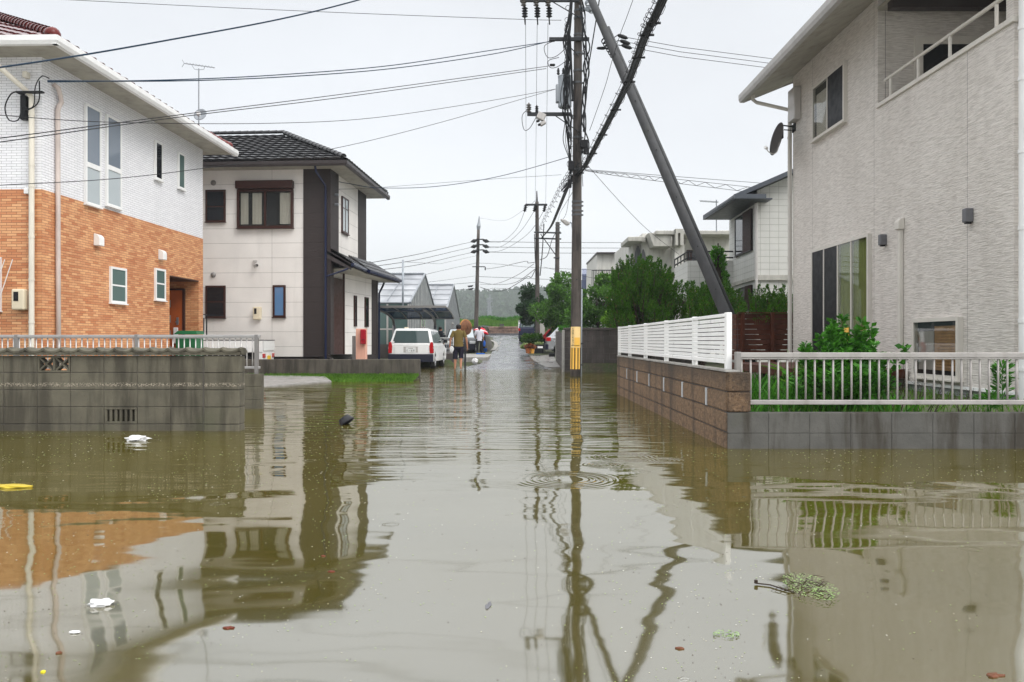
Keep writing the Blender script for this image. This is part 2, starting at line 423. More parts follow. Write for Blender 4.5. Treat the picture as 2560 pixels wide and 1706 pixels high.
class MB:
    def __init__(s): s.v = []; s.f = []; s.m = []
    def add(s, vs, fs, mi=0):
        o = len(s.v); s.v += [tuple(q) for q in vs]; s.f += [tuple(i + o for i in f) for f in fs]; s.m += [mi] * len(fs); return s
    def box(s, x0, x1, y0, y1, z0, z1, mi=0):
        return s.add([(x0, y0, z0), (x1, y0, z0), (x1, y1, z0), (x0, y1, z0), (x0, y0, z1), (x1, y0, z1), (x1, y1, z1), (x0, y1, z1)],
                     [(0, 3, 2, 1), (4, 5, 6, 7), (0, 1, 5, 4), (1, 2, 6, 5), (2, 3, 7, 6), (3, 0, 4, 7)], mi)
    def obox(s, O, a, n, a0, a1, n0, n1, z0, z1, mi=0, up=(0, 0, 1)):
        O, a, n, up = Vector(O), Vector(a), Vector(n), Vector(up)
        vs = [O + a * p + n * q + up * r for r in (z0, z1) for (p, q) in ((a0, n0), (a1, n0), (a1, n1), (a0, n1))]
        return s.add(vs, [(0, 3, 2, 1), (4, 5, 6, 7), (0, 1, 5, 4), (1, 2, 6, 5), (2, 3, 7, 6), (3, 0, 4, 7)], mi)
    def prism(s, poly, d, mi=0):
        """poly: 3D points of a planar loop, extruded by vector d"""
        d = Vector(d); n = len(poly); a = [Vector(p) for p in poly]; b = [p + d for p in a]
        return s.add(a + b, [tuple(range(n - 1, -1, -1)), tuple(range(n, 2 * n))] + [(i, (i + 1) % n, n + (i + 1) % n, n + i) for i in range(n)], mi)
    def quad(s, a, b, c, d, mi=0): return s.add([a, b, c, d], [(0, 1, 2, 3)], mi)
    def tube(s, pts, r, n=8, mi=0, cap=True):
        pts = [Vector(p) for p in pts]; k = len(pts)
        rr = r if isinstance(r, (list, tuple)) else [r] * k
        o = []; prev = None
        for i, p in enumerate(pts):
            d = (pts[min(i + 1, k - 1)] - pts[max(i - 1, 0)]).normalized()
            if prev is None: a = d.orthogonal().normalized()
            else:
                a = (prev - d * prev.dot(d))
                a = a.normalized() if a.length > 1e-6 else d.orthogonal().normalized()
            prev = a; b = d.cross(a)
            o += [p + (a * math.cos(2 * math.pi * j / n) + b * math.sin(2 * math.pi * j / n)) * rr[i] for j in range(n)]
        fs = [(i * n + j, i * n + (j + 1) % n, (i + 1) * n + (j + 1) % n, (i + 1) * n + j) for i in range(k - 1) for j in range(n)]
        if cap: fs += [tuple(range(n - 1, -1, -1)), tuple((k - 1) * n + j for j in range(n))]
        return s.add(o, fs, mi)
    def lathe(s, c, prof, n=16, axis=(0, 0, 1), mi=0):
        ax = Vector(axis).normalized(); a = ax.orthogonal().normalized(); b = ax.cross(a); c = Vector(c); k = len(prof)
        o = [c + ax * h + (a * math.cos(2 * math.pi * j / n) + b * math.sin(2 * math.pi * j / n)) * max(r, 1e-4) for (r, h) in prof for j in range(n)]
        fs = [(i * n + j, i * n + (j + 1) % n, (i + 1) * n + (j + 1) % n, (i + 1) * n + j) for i in range(k - 1) for j in range(n)]
        return s.add(o, fs, mi)
    def build(s, name, mat, parent=None, world=False, bevel=0, smooth=False, auto=True, seg=1, sub=None):
        vs = s.v
        if parent is not None and world:
            mi = top_matrix_inv(parent); vs = [mi @ Vector(p) for p in vs]
        loc = None
        if parent is None and auto:
            a = np.array(vs); loc = ((a[:, 0].min() + a[:, 0].max()) / 2, (a[:, 1].min() + a[:, 1].max()) / 2, a[:, 2].min())
            vs = [(p[0] - loc[0], p[1] - loc[1], p[2] - loc[2]) for p in vs]
        me = bpy.data.meshes.new(name); me.from_pydata([tuple(p) for p in vs], [], s.f)
        mats = mat if isinstance(mat, (list, tuple)) else [mat]
        for q in mats: me.materials.append(M[q] if isinstance(q, str) else q)
        if len(mats) > 1: me.polygons.foreach_set('material_index', s.m)
        if smooth: me.polygons.foreach_set('use_smooth', [True] * len(me.polygons))
        me.update()
        o = bpy.data.objects.new(name, me); col.objects.link(o)
        if loc: o.location = loc
        if parent is not None: o.parent = parent; KIDS.setdefault(parent.name, []).append(o)
        if bevel:
            bm_ = o.modifiers.new('Bevel', 'BEVEL'); bm_.width = bevel; bm_.segments = seg; bm_.limit_method = 'ANGLE'; bm_.angle_limit = R(40)
        if smooth == 'auto' or (smooth and bevel): pass
        return o

def np_mesh(name, V, Fq, mat, parent=None, loc=None):
    """V: (n,3) array world coordinates, Fq: list of (m,k) int arrays or one array"""
    V = np.asarray(V, dtype=np.float32)
    if parent is not None:
        mi = np.array(top_matrix_inv(parent)); V = V @ mi[:3, :3].T + mi[:3, 3]
    elif loc is not None: V = V - np.array(loc)
    me = bpy.data.meshes.new(name); k = Fq.shape[1]; n = len(Fq)
    me.vertices.add(len(V)); me.vertices.foreach_set('co', V.astype(np.float32).ravel())
    me.loops.add(n * k); me.loops.foreach_set('vertex_index', Fq.astype(np.int32).ravel())
    me.polygons.add(n); me.polygons.foreach_set('loop_start', np.arange(0, n * k, k, dtype=np.int32))
    me.update(calc_edges=True); me.validate()
    me.materials.append(M[mat] if isinstance(mat, str) else mat)
    o = bpy.data.objects.new(name, me); col.objects.link(o)
    if parent is not None: o.parent = parent; KIDS.setdefault(parent.name, []).append(o)
    elif loc is not None: o.location = loc
    return o

def leaves(C, N, size, aspect=1.8, jitter=.8, up=0.0, dirs=None):
    """C: (n,3) positions, N: outward normals; diamond leaves"""
    n = len(C)
    d = NR.normal(size=(n, 3)) * jitter + N
    if up: d[:, 2] += up
    d /= np.linalg.norm(d, axis=1)[:, None] + 1e-9
    t = NR.normal(size=(n, 3)); s_ = np.cross(d, t); s_ /= np.linalg.norm(s_, axis=1)[:, None] + 1e-9
    L = size * (0.6 + .8 * NR.random(n))[:, None]; Wd = L / aspect
    k = np.cross(s_, d); bend = k * (NR.random(n)[:, None] - .3) * L * .3
    V = np.empty((n, 4, 3)); V[:, 0] = C; V[:, 1] = C + d * L * .5 + s_ * Wd * .5 + bend; V[:, 2] = C + d * L; V[:, 3] = C + d * L * .5 - s_ * Wd * .5 + bend
    return V.reshape(-1, 3), np.arange(4 * n).reshape(n, 4)

def clump_points(cent, rad, n, shell=.55):
    cent = np.array(cent); rad = np.array(rad)
    k = len(cent); idx = NR.integers(0, k, n)
    d = NR.normal(size=(n, 3)); d /= np.linalg.norm(d, axis=1)[:, None]
    r = (shell + (1 - shell) * NR.random(n)) * (.85 + .3 * NR.random(n))
    return cent[idx] + d * r[:, None] * rad[idx], d

def tree(name, label, cat, base, H, trunk_h, crown_c, crown_r, nclump, nleaf, leaf, size, mat='leaf_broad', seed=1, group=None, trunk_r=.12, flat=.8):
    """broadleaf tree: tapered trunk, limbs, crown of leaf clumps"""
    rg = random.Random(seed); t = thing(name, label, cat, base, 0, group)
    b = Vector(base); cc = Vector(crown_c); cr_ = Vector(crown_r)
    cents, rads = [], []
    for i in range(nclump):
        while 1:
            p = Vector((rg.uniform(-1, 1), rg.uniform(-1, 1), rg.uniform(-1, 1)))
            if .35 < p.length < 1: break
        q = Vector((cc.x + p.x * cr_.x, cc.y + p.y * cr_.y, cc.z + p.z * cr_.z))
        cents.append(q); r = rg.uniform(.22, .42) * min(cr_.x, cr_.z)
        rads.append((r, r, r * flat))
    tr = MB(); top = Vector((cc.x, cc.y, cc.z))
    tr.tube([b, b.lerp(top, .35) + Vector((rg.uniform(-.1, .1), 0, 0)), b.lerp(top, .7) + Vector((rg.uniform(-.15, .15), 0, 0)), top], [trunk_r, trunk_r * .8, trunk_r * .6, trunk_r * .3], 8)
    for q in cents[:14]:
        s0 = b.lerp(top, rg.uniform(.4, .9))
        tr.tube([s0, s0.lerp(q, .5) + Vector((0, 0, .08 * H * .3)), q], [trunk_r * .35, trunk_r * .2, .01], 5)
    tr.build('trunk', 'bark_twig', t, world=True)
    C, N = clump_points([tuple(c) for c in cents], rads, nleaf)
    V, Fq = leaves(C, N, size)
    np_mesh('crown', V, Fq, mat, t)
    return t

def juniper(name, label, base, spikes, nper, size, mat='leaf_juniper', seed=3, group=None, cat='conifer', trunk_h=1.2, tr_=.1):
    """spikes: list of (tip, foot, radius): flame shaped tufts of scale leaves"""
    rg = random.Random(seed); t = thing(name, label, cat, base, 0, group)
    tr = MB(); b = Vector(base)
    Cs, Ns = [], []
    for (tip, foot, r) in spikes:
        tip, foot = Vector(tip), Vector(foot)
        tr.tube([b + Vector((0, 0, .2)), b.lerp(foot, .6), foot, foot.lerp(tip, .8)], [.05, .035, .025, .008], 5)
        m = int(nper * (r / .3) * ((tip - foot).length / 1.0))
        s_ = NR.random(m) ** .8
        rr = r * np.clip(np.sin(np.pi * np.clip(s_ * .93 + .07, 0, 1)) ** .7 * (1 - s_ * .55), .03, 1) * (.6 + .5 * NR.random(m))
        a = NR.random(m) * 2 * np.pi
        ax = np.array(tip - foot); c0 = np.array(foot) + s_[:, None] * ax
        out = np.stack([np.cos(a), np.sin(a), np.zeros(m)], 1)
        Cs.append(c0 + out * rr[:, None]); Ns.append(out * .7 + ax / np.linalg.norm(ax) * 1.3)
    tr.tube([b, b + Vector((.03, 0, trunk_h))], [tr_, tr_ * .5], 7)
    tr.build('trunk', 'bark_twig', t, world=True)
    V, Fq = leaves(np.concatenate(Cs), np.concatenate(Ns), size, 2.6, .35)
    np_mesh('crown', V, Fq, mat, t)
    return t

def catmull(pts, n=8):
    P_ = [Vector(p) for p in pts]; out = []
    for i in range(len(P_) - 1):
        a = P_[max(i - 1, 0)]; b = P_[i]; c = P_[i + 1]; d = P_[min(i + 2, len(P_) - 1)]
        for k in range(n):
            t = k / n
            out.append(.5 * ((2 * b) + (c - a) * t + (2 * a - 5 * b + 4 * c - d) * t * t + (3 * b - a - 3 * c + d) * t ** 3))
    out.append(P_[-1]); return out
def sagline(a, b, sag, n=24):
    a, b = Vector(a), Vector(b)
    return [a.lerp(b, i / n) - Vector((0, 0, sag * 4 * (i / n) * (1 - i / n))) for i in range(n + 1)]
def wires(name, label, lines, r=.009, mat='cable', cat='cable', group=None, n=5):
    """one run of cable(s) between two ends is one object"""
    m = MB()
    for ln in lines: m.tube(ln, r, n)
    o = m.build(name, mat); tag(o, label, cat, group); return o
def spiral(line, rad, turns, n=8):
    out = []; L = len(line)
    N_ = int(turns * n)
    for i in range(N_ + 1):
        t = i / N_ * (L - 1); k = min(int(t), L - 2); p = Vector(line[k]).lerp(Vector(line[k + 1]), t - k)
        a = 2 * math.pi * i / n
        out.append(p + Vector((math.cos(a) * rad, 0, math.sin(a) * rad)))
    return out

def tile_plane(mb, A, B, C, D, course=.27, wave=.27, amp=.03, lip=.035, shape=1.0, k=6):
    """A-B eave line, C above A, D above B; courses of wavy tiles"""
    A, B, C, D = map(Vector, (A, B, C, D)); e = (B - A); W = e.length; e.normalize()
    nrm = e.cross((C + D) / 2 - (A + B) / 2).normalized()
    if nrm.z < 0: nrm = -nrm
    s = nrm.cross(e).normalized()
    if s.z < 0: s = -s
    Ls = ((C + D) / 2 - (A + B) / 2).dot(s); cl = (C - A).dot(e); cr2 = (D - A).dot(e)
    nc = max(1, int(round(Ls / course))); ch = Ls / nc
    for j in range(nc):
        tm = (j + .35) / nc
        xl = cl * tm; xr = W + (cr2 - W) * tm
        if xr - xl < .03: continue
        n = max(2, int((xr - xl) / (wave / k)))
        vs = []
        for i in range(n + 1):
            x = xl + (xr - xl) * i / n
            h = amp * (.5 + .5 * math.cos(2 * math.pi * x / wave)) ** shape
            p0 = A + e * x + s * (ch * j - .02); p1 = A + e * x + s * (ch * (j + 1))
            vs += [p0 + nrm * (h - .01), p0 + nrm * (h + lip), p1 + nrm * (h + .004)]
        fs = []
        for i in range(n):
            a = 3 * i; fs += [(a, a + 3, a + 4, a + 1), (a + 1, a + 4, a + 5, a + 2)]
        mb.add(vs, fs)
def ridge_caps(mb, a, b, r=.09, pitch=.26, lift=.03, ball=False):
    a, b = Vector(a), Vector(b); d = b - a; L = d.length; d.normalize(); n = max(1, int(L / pitch)); pt = L / n
    side = d.cross(Vector((0, 0, 1))).normalized(); up = side.cross(d).normalized()
    for i in range(n):
        p0 = a + d * (pt * i - .02) + up * lift; p1 = a + d * (pt * (i + 1)) + up * lift
        vs = []; K = 8
        for (p, rr) in ((p0, r * 1.12), (p1, r * .95)):
            for j in range(K + 1):
                t = math.pi * j / K; vs.append(p + side * math.cos(t) * rr + up * math.sin(t) * rr * 1.0)
        fs = [(j, j + 1, K + 2 + j, K + 1 + j) for j in range(K)] + [tuple(range(K + 1))]
        mb.add(vs, fs)
    if ball:
        c = a + up * lift
        mb.lathe(c - d * r * .3, [(.001, -r * .9), (r * .6, -r * .75), (r * 1.0, -r * .4), (r * 1.18, 0), (r * 1.1, r * .5)], 14, axis=tuple(d))

def window(parent, O, a, n, a0, a1, z0, z1, frame='white_paint', fw=.05, proj=.05, mull=(), rails=(), glass='glass', curtain=None, world=False, back=True, sill=True, name='window', back_mat='interior', label=None):
    """window unit on a wall: frame (parent) > pane, curtain"""
    fb = MB(); bx = lambda p, q, r0, r1, s0, s1: fb.obox(O, a, n, p, q, r0, r1, s0, s1)
    bx(a0, a0 + fw, 0, proj, z0, z1); bx(a1 - fw, a1, 0, proj, z0, z1)
    bx(a0 + fw, a1 - fw, 0, proj, z1 - fw, z1); bx(a0 + fw, a1 - fw, 0, proj, z0, z0 + fw)
    for t in mull: bx(t - fw * .4, t + fw * .4, .012, proj - .006, z0 + fw, z1 - fw)
    for t in rails: bx(a0 + fw, a1 - fw, .012, proj - .008, t - fw * .35, t + fw * .35)
    if sill: bx(a0 - .015, a1 + .015, 0, proj + .03, z0 - .025, z0)
    fo = fb.build(name, frame, parent, world=world)
    if label: fo['label'] = label
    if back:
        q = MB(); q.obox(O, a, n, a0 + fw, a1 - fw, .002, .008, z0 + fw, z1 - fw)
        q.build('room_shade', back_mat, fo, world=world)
    if curtain:
        for (c0, c1, cz0, cz1, cm) in curtain:
            q = MB(); N_ = max(6, int((c1 - c0) / .02)); O_, a_, n_ = Vector(O), Vector(a), Vector(n); vs = []
            for i in range(N_ + 1):
                t = c0 + (c1 - c0) * i / N_; off = .018 + .007 * math.sin(t * 75 + math.sin(t * 23) * 2)
                vs += [O_ + a_ * t + n_ * off + Vector((0, 0, cz0)), O_ + a_ * t + n_ * off + Vector((0, 0, cz1))]
            q.add(vs, [(2 * i, 2 * i + 2, 2 * i + 3, 2 * i + 1) for i in range(N_)])
            q.build('curtain', cm, fo, world=world)
    g = MB(); g.obox(O, a, n, a0 + fw, a1 - fw, proj - .022, proj - .016, z0 + fw, z1 - fw)
    g.build('pane', glass, fo, world=world)
    return fo

def text_mesh(name, body, size, mat, parent, origin, a, up, depth=.002, align='CENTER', vertical=False, world=True, space=1.0):
    cu = bpy.data.curves.new(name, 'FONT'); cu.body = '\n'.join(body) if vertical else body
    cu.size = size; cu.align_x = align; cu.align_y = 'CENTER' if not vertical else 'TOP'; cu.extrude = depth; cu.space_line = space; cu.resolution_u = 3
    tmp = bpy.data.objects.new(name + '_tmp', cu); col.objects.link(tmp)
    dg = bpy.context.evaluated_depsgraph_get(); dg.update()
    me = bpy.data.meshes.new_from_object(tmp.evaluated_get(dg))
    bpy.data.objects.remove(tmp); bpy.data.curves.remove(cu)
    a, up, O_ = Vector(a).normalized(), Vector(up).normalized(), Vector(origin); n = a.cross(up)
    mi = top_matrix_inv(parent) if (parent is not None and world) else Matrix.Identity(4)
    for v in me.vertices: v.co = mi @ (O_ + a * v.co.x + up * v.co.y + n * v.co.z)
    me.materials.clear(); me.materials.append(M[mat])
    o = bpy.data.objects.new(name, me); col.objects.link(o); o.parent = parent; KIDS.setdefault(parent.name, []).append(o)
    return o

def skin_obj(name, pts, edges, mat, parent, root=0, sub=2, world=True):
    bm = bmesh.new(); mi = top_matrix_inv(parent) if world else Matrix.Identity(4)
    ly = bm.verts.layers.skin.verify(); vs = [bm.verts.new(mi @ Vector(p[0])) for p in pts]
    for v, p in zip(vs, pts):
        r = p[1]; v[ly].radius = r if isinstance(r, tuple) else (r, r)
    vs[root][ly].use_root = True
    for (i, j) in edges: bm.edges.new((vs[i], vs[j]))
    me = bpy.data.meshes.new(name); bm.to_mesh(me); bm.free(); me.materials.append(M[mat])
    o = bpy.data.objects.new(name, me); col.objects.link(o); o.parent = parent; KIDS.setdefault(parent.name, []).append(o)
    sm = o.modifiers.new('Skin', 'SKIN'); sm.use_smooth_shade = True
    ss = o.modifiers.new('Sub', 'SUBSURF'); ss.levels = sub; ss.render_levels = sub
    return o

# ------------------------------------------------------------------ terrain, road, water
def lerpt(t, pts):
    if t <= pts[0][0]: return pts[0][1]
    for (a, b), (c, d) in zip(pts, pts[1:]):
        if t <= c: return b + (d - b) * (t - a) / (c - a)
    return pts[-1][1]
PROF = [(27, -.12), (30, .0), (34, .07), (38, .16), (45, .32), (52, .55), (60, .82), (70, 1.25), (80, 1.74), (90, 1.8), (400, 1.8)]
def road_z(y): return lerpt(y, PROF)
def ground_z(x, y):
    if y < 27: z = -.35
    else: z = road_z(y) - .03
    if x < -2.35 and 14 < y < 34:
        ys = max(14.5, 20.5 + min(0, x + 4.6) * 2.6)
        z = -.35 if y < ys - 1.5 else max(-.35, .11 * (y - ys) / max(.5, 22 - ys))
        z = min(z, .13)
        if y < 21.5: z -= .12
        if y > 22: z = .14 if x < -5.0 else -.05
    if x < -.36 * y and 12.4 < y < 15.2: z = .12
    if x < -9 and 12.4 < y < 24: z = .12
    if 2.2 < x and 7.85 < y < 26.9: z = .27 if (y < 15.9 or x > 4.4) else -.3
    if y >= 26.9 and x > 2.1: z = max(z, .3)
    if y >= 34 and x < -1.3: z = max(z, .26)
    if y > 84.2: z = 2.55
    if 28 < y < 36.5 and -2.6 < x < -1.7: z = -.1
    return z
def grid_mesh(name, xs, ys, zf, mat, kind='structure', **kw):
    V = np.array([(x, y, zf(x, y)) for y in ys for x in xs]); nx = len(xs); ny = len(ys)
    i = np.arange(nx * ny).reshape(ny, nx)
    Fq = np.stack([i[:-1, :-1].ravel(), i[:-1, 1:].ravel(), i[1:, 1:].ravel(), i[1:, :-1].ravel()], 1)
    o = np_mesh(name, V, Fq, mat); tag(o, kind=kind, **kw)
    return o
def m_ground():
    b = NB('ground'); x, y, z = b.xyz()
    n = b.noise(1.2, 6, .65)
    c = b.mix(b.rng(n, .35, .65), (.055, .045, .03), (.05, .085, .02))
    c = b.mix(b.rng(b.noise(18, 4), .5, .7), c, (.10, .08, .055))
    M['ground'] = b.set(c, .85, b.bump(b.noise(25, 5, .7), .02))
m_ground()
xs = sorted(set([-600, -300, -150, -80, -50, -35, -25, -20] + [round(q * .35 - 17, 3) for q in range(0, 98)] + [20, 25, 35, 50, 80, 150, 300, 600]))
ys = sorted(set([-60, -20, 0, 4, 7.7, 7.86] + [8 + q * .4 for q in range(0, 80)] + [12.38, 12.42, 21.99, 22.02, 26.88, 26.92, 33.98, 34.02] + [40 + q for q in range(0, 44)] + [84.15, 84.3, 86, 95, 120, 160, 220, 300, 600, 1200]))
grid_mesh('ground', xs, ys, ground_z, 'ground')
wtr = MB(); wtr.quad((-60, -25, 0), (60, -25, 0), (60, 33.6, 0), (-60, 33.6, 0)); tag(wtr.build('water', 'flood_water', auto=False), kind='structure')

# road sheet
RL = [(27, -2.0), (31, -1.75), (36, -1.4), (38, -1.15), (50, -1.2), (60, -1.35), (72, -1.75), (84, -4)]
RR = [(27, 2.0), (31, 1.3), (36, 1.0), (40, .9), (60, .95), (76, 1.05), (84, 2.5)]
yy = [27 + i * .75 for i in range(77)]
m = MB(); vs = []
for y in yy:
    for k in range(9):
        t = k / 8; x = lerpt(y, RL) * (1 - t) + lerpt(y, RR) * t
        vs.append((x, y, road_z(y) + .012 + .015 * math.sin(math.pi * t)))
m.add(vs, [(r * 9 + c, r * 9 + c + 1, r * 9 + 9 + c + 1, r * 9 + 9 + c) for r in range(len(yy) - 1) for c in range(8)])
tag(m.build('road', 'wet_asphalt', auto=False, smooth=True), kind='structure')
m = MB(); m.box(-30, 12, 77.0, 84.0, 1.60, 1.785); tag(m.build('cross_road', 'wet_asphalt', auto=False), kind='structure')
# aprons beside the road
m = MB(); m.add([(lerpt(y, RR) + dx * (1 - k) + k * 2.1, y, road_z(y) + .02 + k * .05) for y in (31, 34, 37, 40, 42.5) for k, dx in ((0, .03), (1, 0))],
      [(0, 1, 3, 2), (2, 3, 5, 4), (4, 5, 7, 6), (6, 7, 9, 8)])
m.v += [(p[0], p[1], p[2] - .3) for p in m.v]; m.f += [(0, 10, 11, 1), (0, 2, 12, 10), (2, 4, 14, 12), (4, 6, 16, 14), (6, 8, 18, 16)]; m.m += [0] * 5
tag(m.build('pavement', 'wet_concrete', auto=False), kind='structure')
m = MB(); m.box(-2.75, -1.12, 36.6, 50, -.1, .315); m.box(-1.5, -1.15, 50, 55, 0, .5)
tag(m.build('concrete_pad', 'concrete_pale', bevel=.02), kind='structure')
# gutter grating line and a faint white road line
m = MB()
for y0 in (48, 54, 60, 66): m.quad((-.95, y0, road_z(y0) + .034), (-.87, y0, road_z(y0) + .034), (-.87, y0 + 3.5, road_z(y0 + 3.5) + .034), (-.95, y0 + 3.5, road_z(y0 + 3.5) + .034))
tag(m.build('road_marking', 'concrete_pale', auto=False), kind='structure')
# driveway slab by the low wall
m = MB(); m.prism([(-7.2, 16.2, -.09), (-5.35, 18.5, 0), (-4.6, 20.3, .0), (-5.0, 21.3, .075), (-7.9, 21.9, .115), (-9.5, 21.9, .115), (-9.5, 16.2, -.05)], (0, 0, .03))
tag(m.build('driveway', 'driveway', auto=False), kind='structure')
# ------------------------------------------------------------------ orange tiled house (left)
TH = 0.0276
O1 = Vector((-8.852, 15.0, 0.0))
oh = thing('tiled_house', 'two storey house with orange brick tiles below white tiles and a red tiled roof', 'house', O1, -math.atan(TH))
LS = 7.3; WF = 9.0; HB = 3.91; HT = 6.42
def t1(u): U = 1280 - u; return (-O1.x * F - O1.y * U) / (U + TH * F)
def z1(u, v): return CH + (853 - v) * (O1.y + t1(u)) / F
def w_(name, mat, segs):
    m = MB()
    for s_ in segs: m.box(*s_)
    return m.build(name, mat, oh)
# side wall with the porch opening near its far end
ya, yb = t1(424), t1(497); zo = 2.72; zp = .25
w_('lower_wall', 'orange_tile', [(-WF, 0, 0, ya, .05, HB), (-WF, 0, yb, LS, .05, HB), (-WF, 0, ya, yb, zo, HB), (-WF, -1.6, ya, yb, .05, zo)])
w_('upper_wall', 'white_tile', [(-WF, -.004, .004, LS - .004, HB, HT)])
pm = MB(); pm.box(-1.6, 0, ya, yb, zo - .03, zo - .004); pm.build('porch_ceiling', 'frame_brown', oh)
pm = MB(); pm.box(-1.6, 0, ya, yb, .06, .45); pm.build('porch_floor', 'concrete_pale', oh)
# entrance door on the far side of the porch, facing the camera
dx0, dx1 = -1.55, -.42
dm = MB(); dm.box(dx0, dx1, yb - .07, yb - .02, .5, 2.45); do = dm.build('door', 'door_orange', oh, bevel=.01)
fm = MB(); fm.box(dx1, dx1 + .05, yb - .09, yb - .005, .45, 2.5); fm.box(dx0 - .05, dx1, yb - .09, yb - .005, 2.45, 2.5); fm.build('door_frame', 'frame_brown', do)
for i in range(4):
    zc = .82 + i * .42; a_ = MB(); xx = dx1 - .43
    a_.box(xx - .1, xx + .1, yb - .085, yb - .07, zc - .1, zc + .1); wo = a_.build('door_light', 'alu', do)
    a_ = MB(); a_.box(xx - .06, xx + .06, yb - .09, yb - .084, zc - .06, zc + .06); a_.build('pane', 'glass_dark', wo)
a_ = MB(); a_.box(dx1 - .17, dx1 - .1, yb - .14, yb - .07, 1.56, 1.59); a_.box(dx1 - .16, dx1 - .11, yb - .1, yb - .07, 1.5, 1.7); a_.build('door_handle', 'steel', do)
a_ = MB(); a_.box(dx1 - .24, dx1 - .12, yb - .12, yb - .07, .98, 1.42); a_.build('newspaper_box', 'white_paint', do, bevel=.01)
# roof: hipped, with deep eaves and white gutters
OV = .62; ez = 6.50; pit = .5
ex0, ex1, ey0, ey1 = -WF - OV, OV, -OV, LS + OV
hw = (ey1 - ey0) / 2; rz = ez + hw * pit
rx1 = ex1 - hw; rx0 = ex0 + hw
m = MB(); m.add([(ex0, ey0, ez), (ex1, ey0, ez), (ex1, ey1, ez), (ex0, ey1, ez), (rx0, ey0 + hw, rz), (rx1, ey0 + hw, rz)],
                [(0, 1, 5, 4), (1, 2, 5), (2, 3, 4, 5), (3, 0, 4), (0, 3, 2, 1)])
ro = m.build('roof', 'red_tile', oh)
m = MB()
tile_plane(m, (ex0, ey0 - .03, ez + .02), (ex1, ey0 - .03, ez + .02), (rx0, ey0 + hw, rz + .03), (rx1, ey0 + hw, rz + .03), .30, .30, .05, .03, .8, 10)
tile_plane(m, (ex1 + .03, ey0, ez + .02), (ex1 + .03, ey1, ez + .02), (rx1, ey0 + hw - .01, rz + .03), (rx1, ey0 + hw + .01, rz + .03), .30, .30, .05, .03, .8, 10)
m.build('roof_tiles', 'red_tile', ro, smooth=False)
m = MB(); ridge_caps(m, (ex1 - .12, ey0 + .12, ez + .09), (rx1, ey0 + hw, rz + .09), .12, .27, ball=True)
ridge_caps(m, (ex1 - .12, ey1 - .12, ez + .09), (rx1, ey0 + hw, rz + .09), .12, .27, ball=True)
ridge_caps(m, (rx1, ey0 + hw, rz + .09), (rx0, ey0 + hw, rz + .09), .12, .27)
m.build('ridge_tiles', 'red_cap', ro, smooth=True)
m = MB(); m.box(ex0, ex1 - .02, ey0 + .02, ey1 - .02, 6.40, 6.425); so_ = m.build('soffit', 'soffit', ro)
def gutter(mb, pts, w=.12, h=.13, lipz=.012):
    """open channel run along straight segments given as (p,q,outward)"""
    for p, q, n in pts:
        p, q, n = Vector(p), Vector(q), Vector(n); d = (q - p).normalized(); L = (q - p).length
        mb.prism([p + n * 0, p + n * w * .75, p + n * w + Vector((0, 0, h * .4)), p + n * w + Vector((0, 0, h)), p + n * (w - .015) + Vector((0, 0, h)), p + n * 0 + Vector((0, 0, h * .9))], d * L)
m = MB(); g0 = 6.375
gutter(m, [((ex0, ey0, g0), (ex1 + .10, ey0, g0), (0, -1, 0)), ((ex1, ey0 - .10, g0), (ex1, ey1 + .10, g0), (1, 0, 0))], .12, .16)
m.box(ex1 + .0, ex1 + .118, ey0 - .118, ey0 + .0, g0 + .055, g0 + .155); m.box(ex1, ex1 + .09, ey0 - .09, ey0, g0 + .004, g0 + .055); m.build('gutter', 'gutter_white', ro)
# windows on the side wall (plane x = 0, facing +x)
SO, SA, SN = (0, 0, 0), (0, 1, 0), (1, 0, 0)
def sw(u0, u1, v0, v1, **k):
    a0, a1 = t1(u0), t1(u1)
    zt = z1(u0, v0); zb = z1(u0, v1)
    return window(oh, SO, SA, SN, a0, a1, zb, zt, frame='white_paint', **k)
for (u0, u1, vt, vm, vb, cm) in ((209.6, 248.5, 257, 406, 509, 'curtain_white'), (262.6, 300, 285, 413, 513, 'curtain_white')):
    a0, a1 = t1(u0), t1(u1); zt = z1(u0, vt); zm = z1(u0, vm + 3); zb = z1(u0, vb)
    f_ = window(oh, SO, SA, SN, a0, a1, zm, zt, glass='glass_reflect_tint', sill=False, curtain=[(a0 + .07, a1 - .07, zm + .06, zm + (zt - zm) * .62, cm)], back_mat='lamp_grey')
    window(oh, SO, SA, SN, a0, a1, zb, zm, glass='glass_frost', back=False)
sw(384.6, 403.6, 350, 447, glass='glass_dark', back=False)
sw(442.7, 459.5, 379, 470, glass='glass_green', back=False)
sw(272.8, 312.4, 666, 757, glass='glass_green', back=False, rails=(z1(273, 712),))
sw(385, 410.5, 670, 750, glass='glass_green', back=False, rails=(z1(385, 708),))
# lattice window on the front wall
FO, FA, FN = (0, 0, 0), (1, 0, 0), (0, -1, 0)
xl = -9.62 + 8.852
f_ = window(oh, FO, FA, FN, xl - 1.7, xl - .0, 1.62, 2.63, glass='glass_dark', back=False)
m = MB()
for i in range(12):
    for sgn in (1, -1):
        x0 = xl - 1.7 + i * .15; z0 = 1.62
        p = Vector((x0, -.09, 1.66)); q = Vector((x0 + .9 * sgn * .35, -.09, 2.58))
        m.tube([p, q], .008, 4)
m.obox(FO, FA, FN, xl - 1.7, xl, .075, .105, 1.60, 1.66); m.obox(FO, FA, FN, xl - 1.7, xl, .075, .105, 2.56, 2.62); m.obox(FO, FA, FN, xl - .06, xl, .075, .105, 1.60, 2.62)
m.build('lattice', 'white_paint', f_)
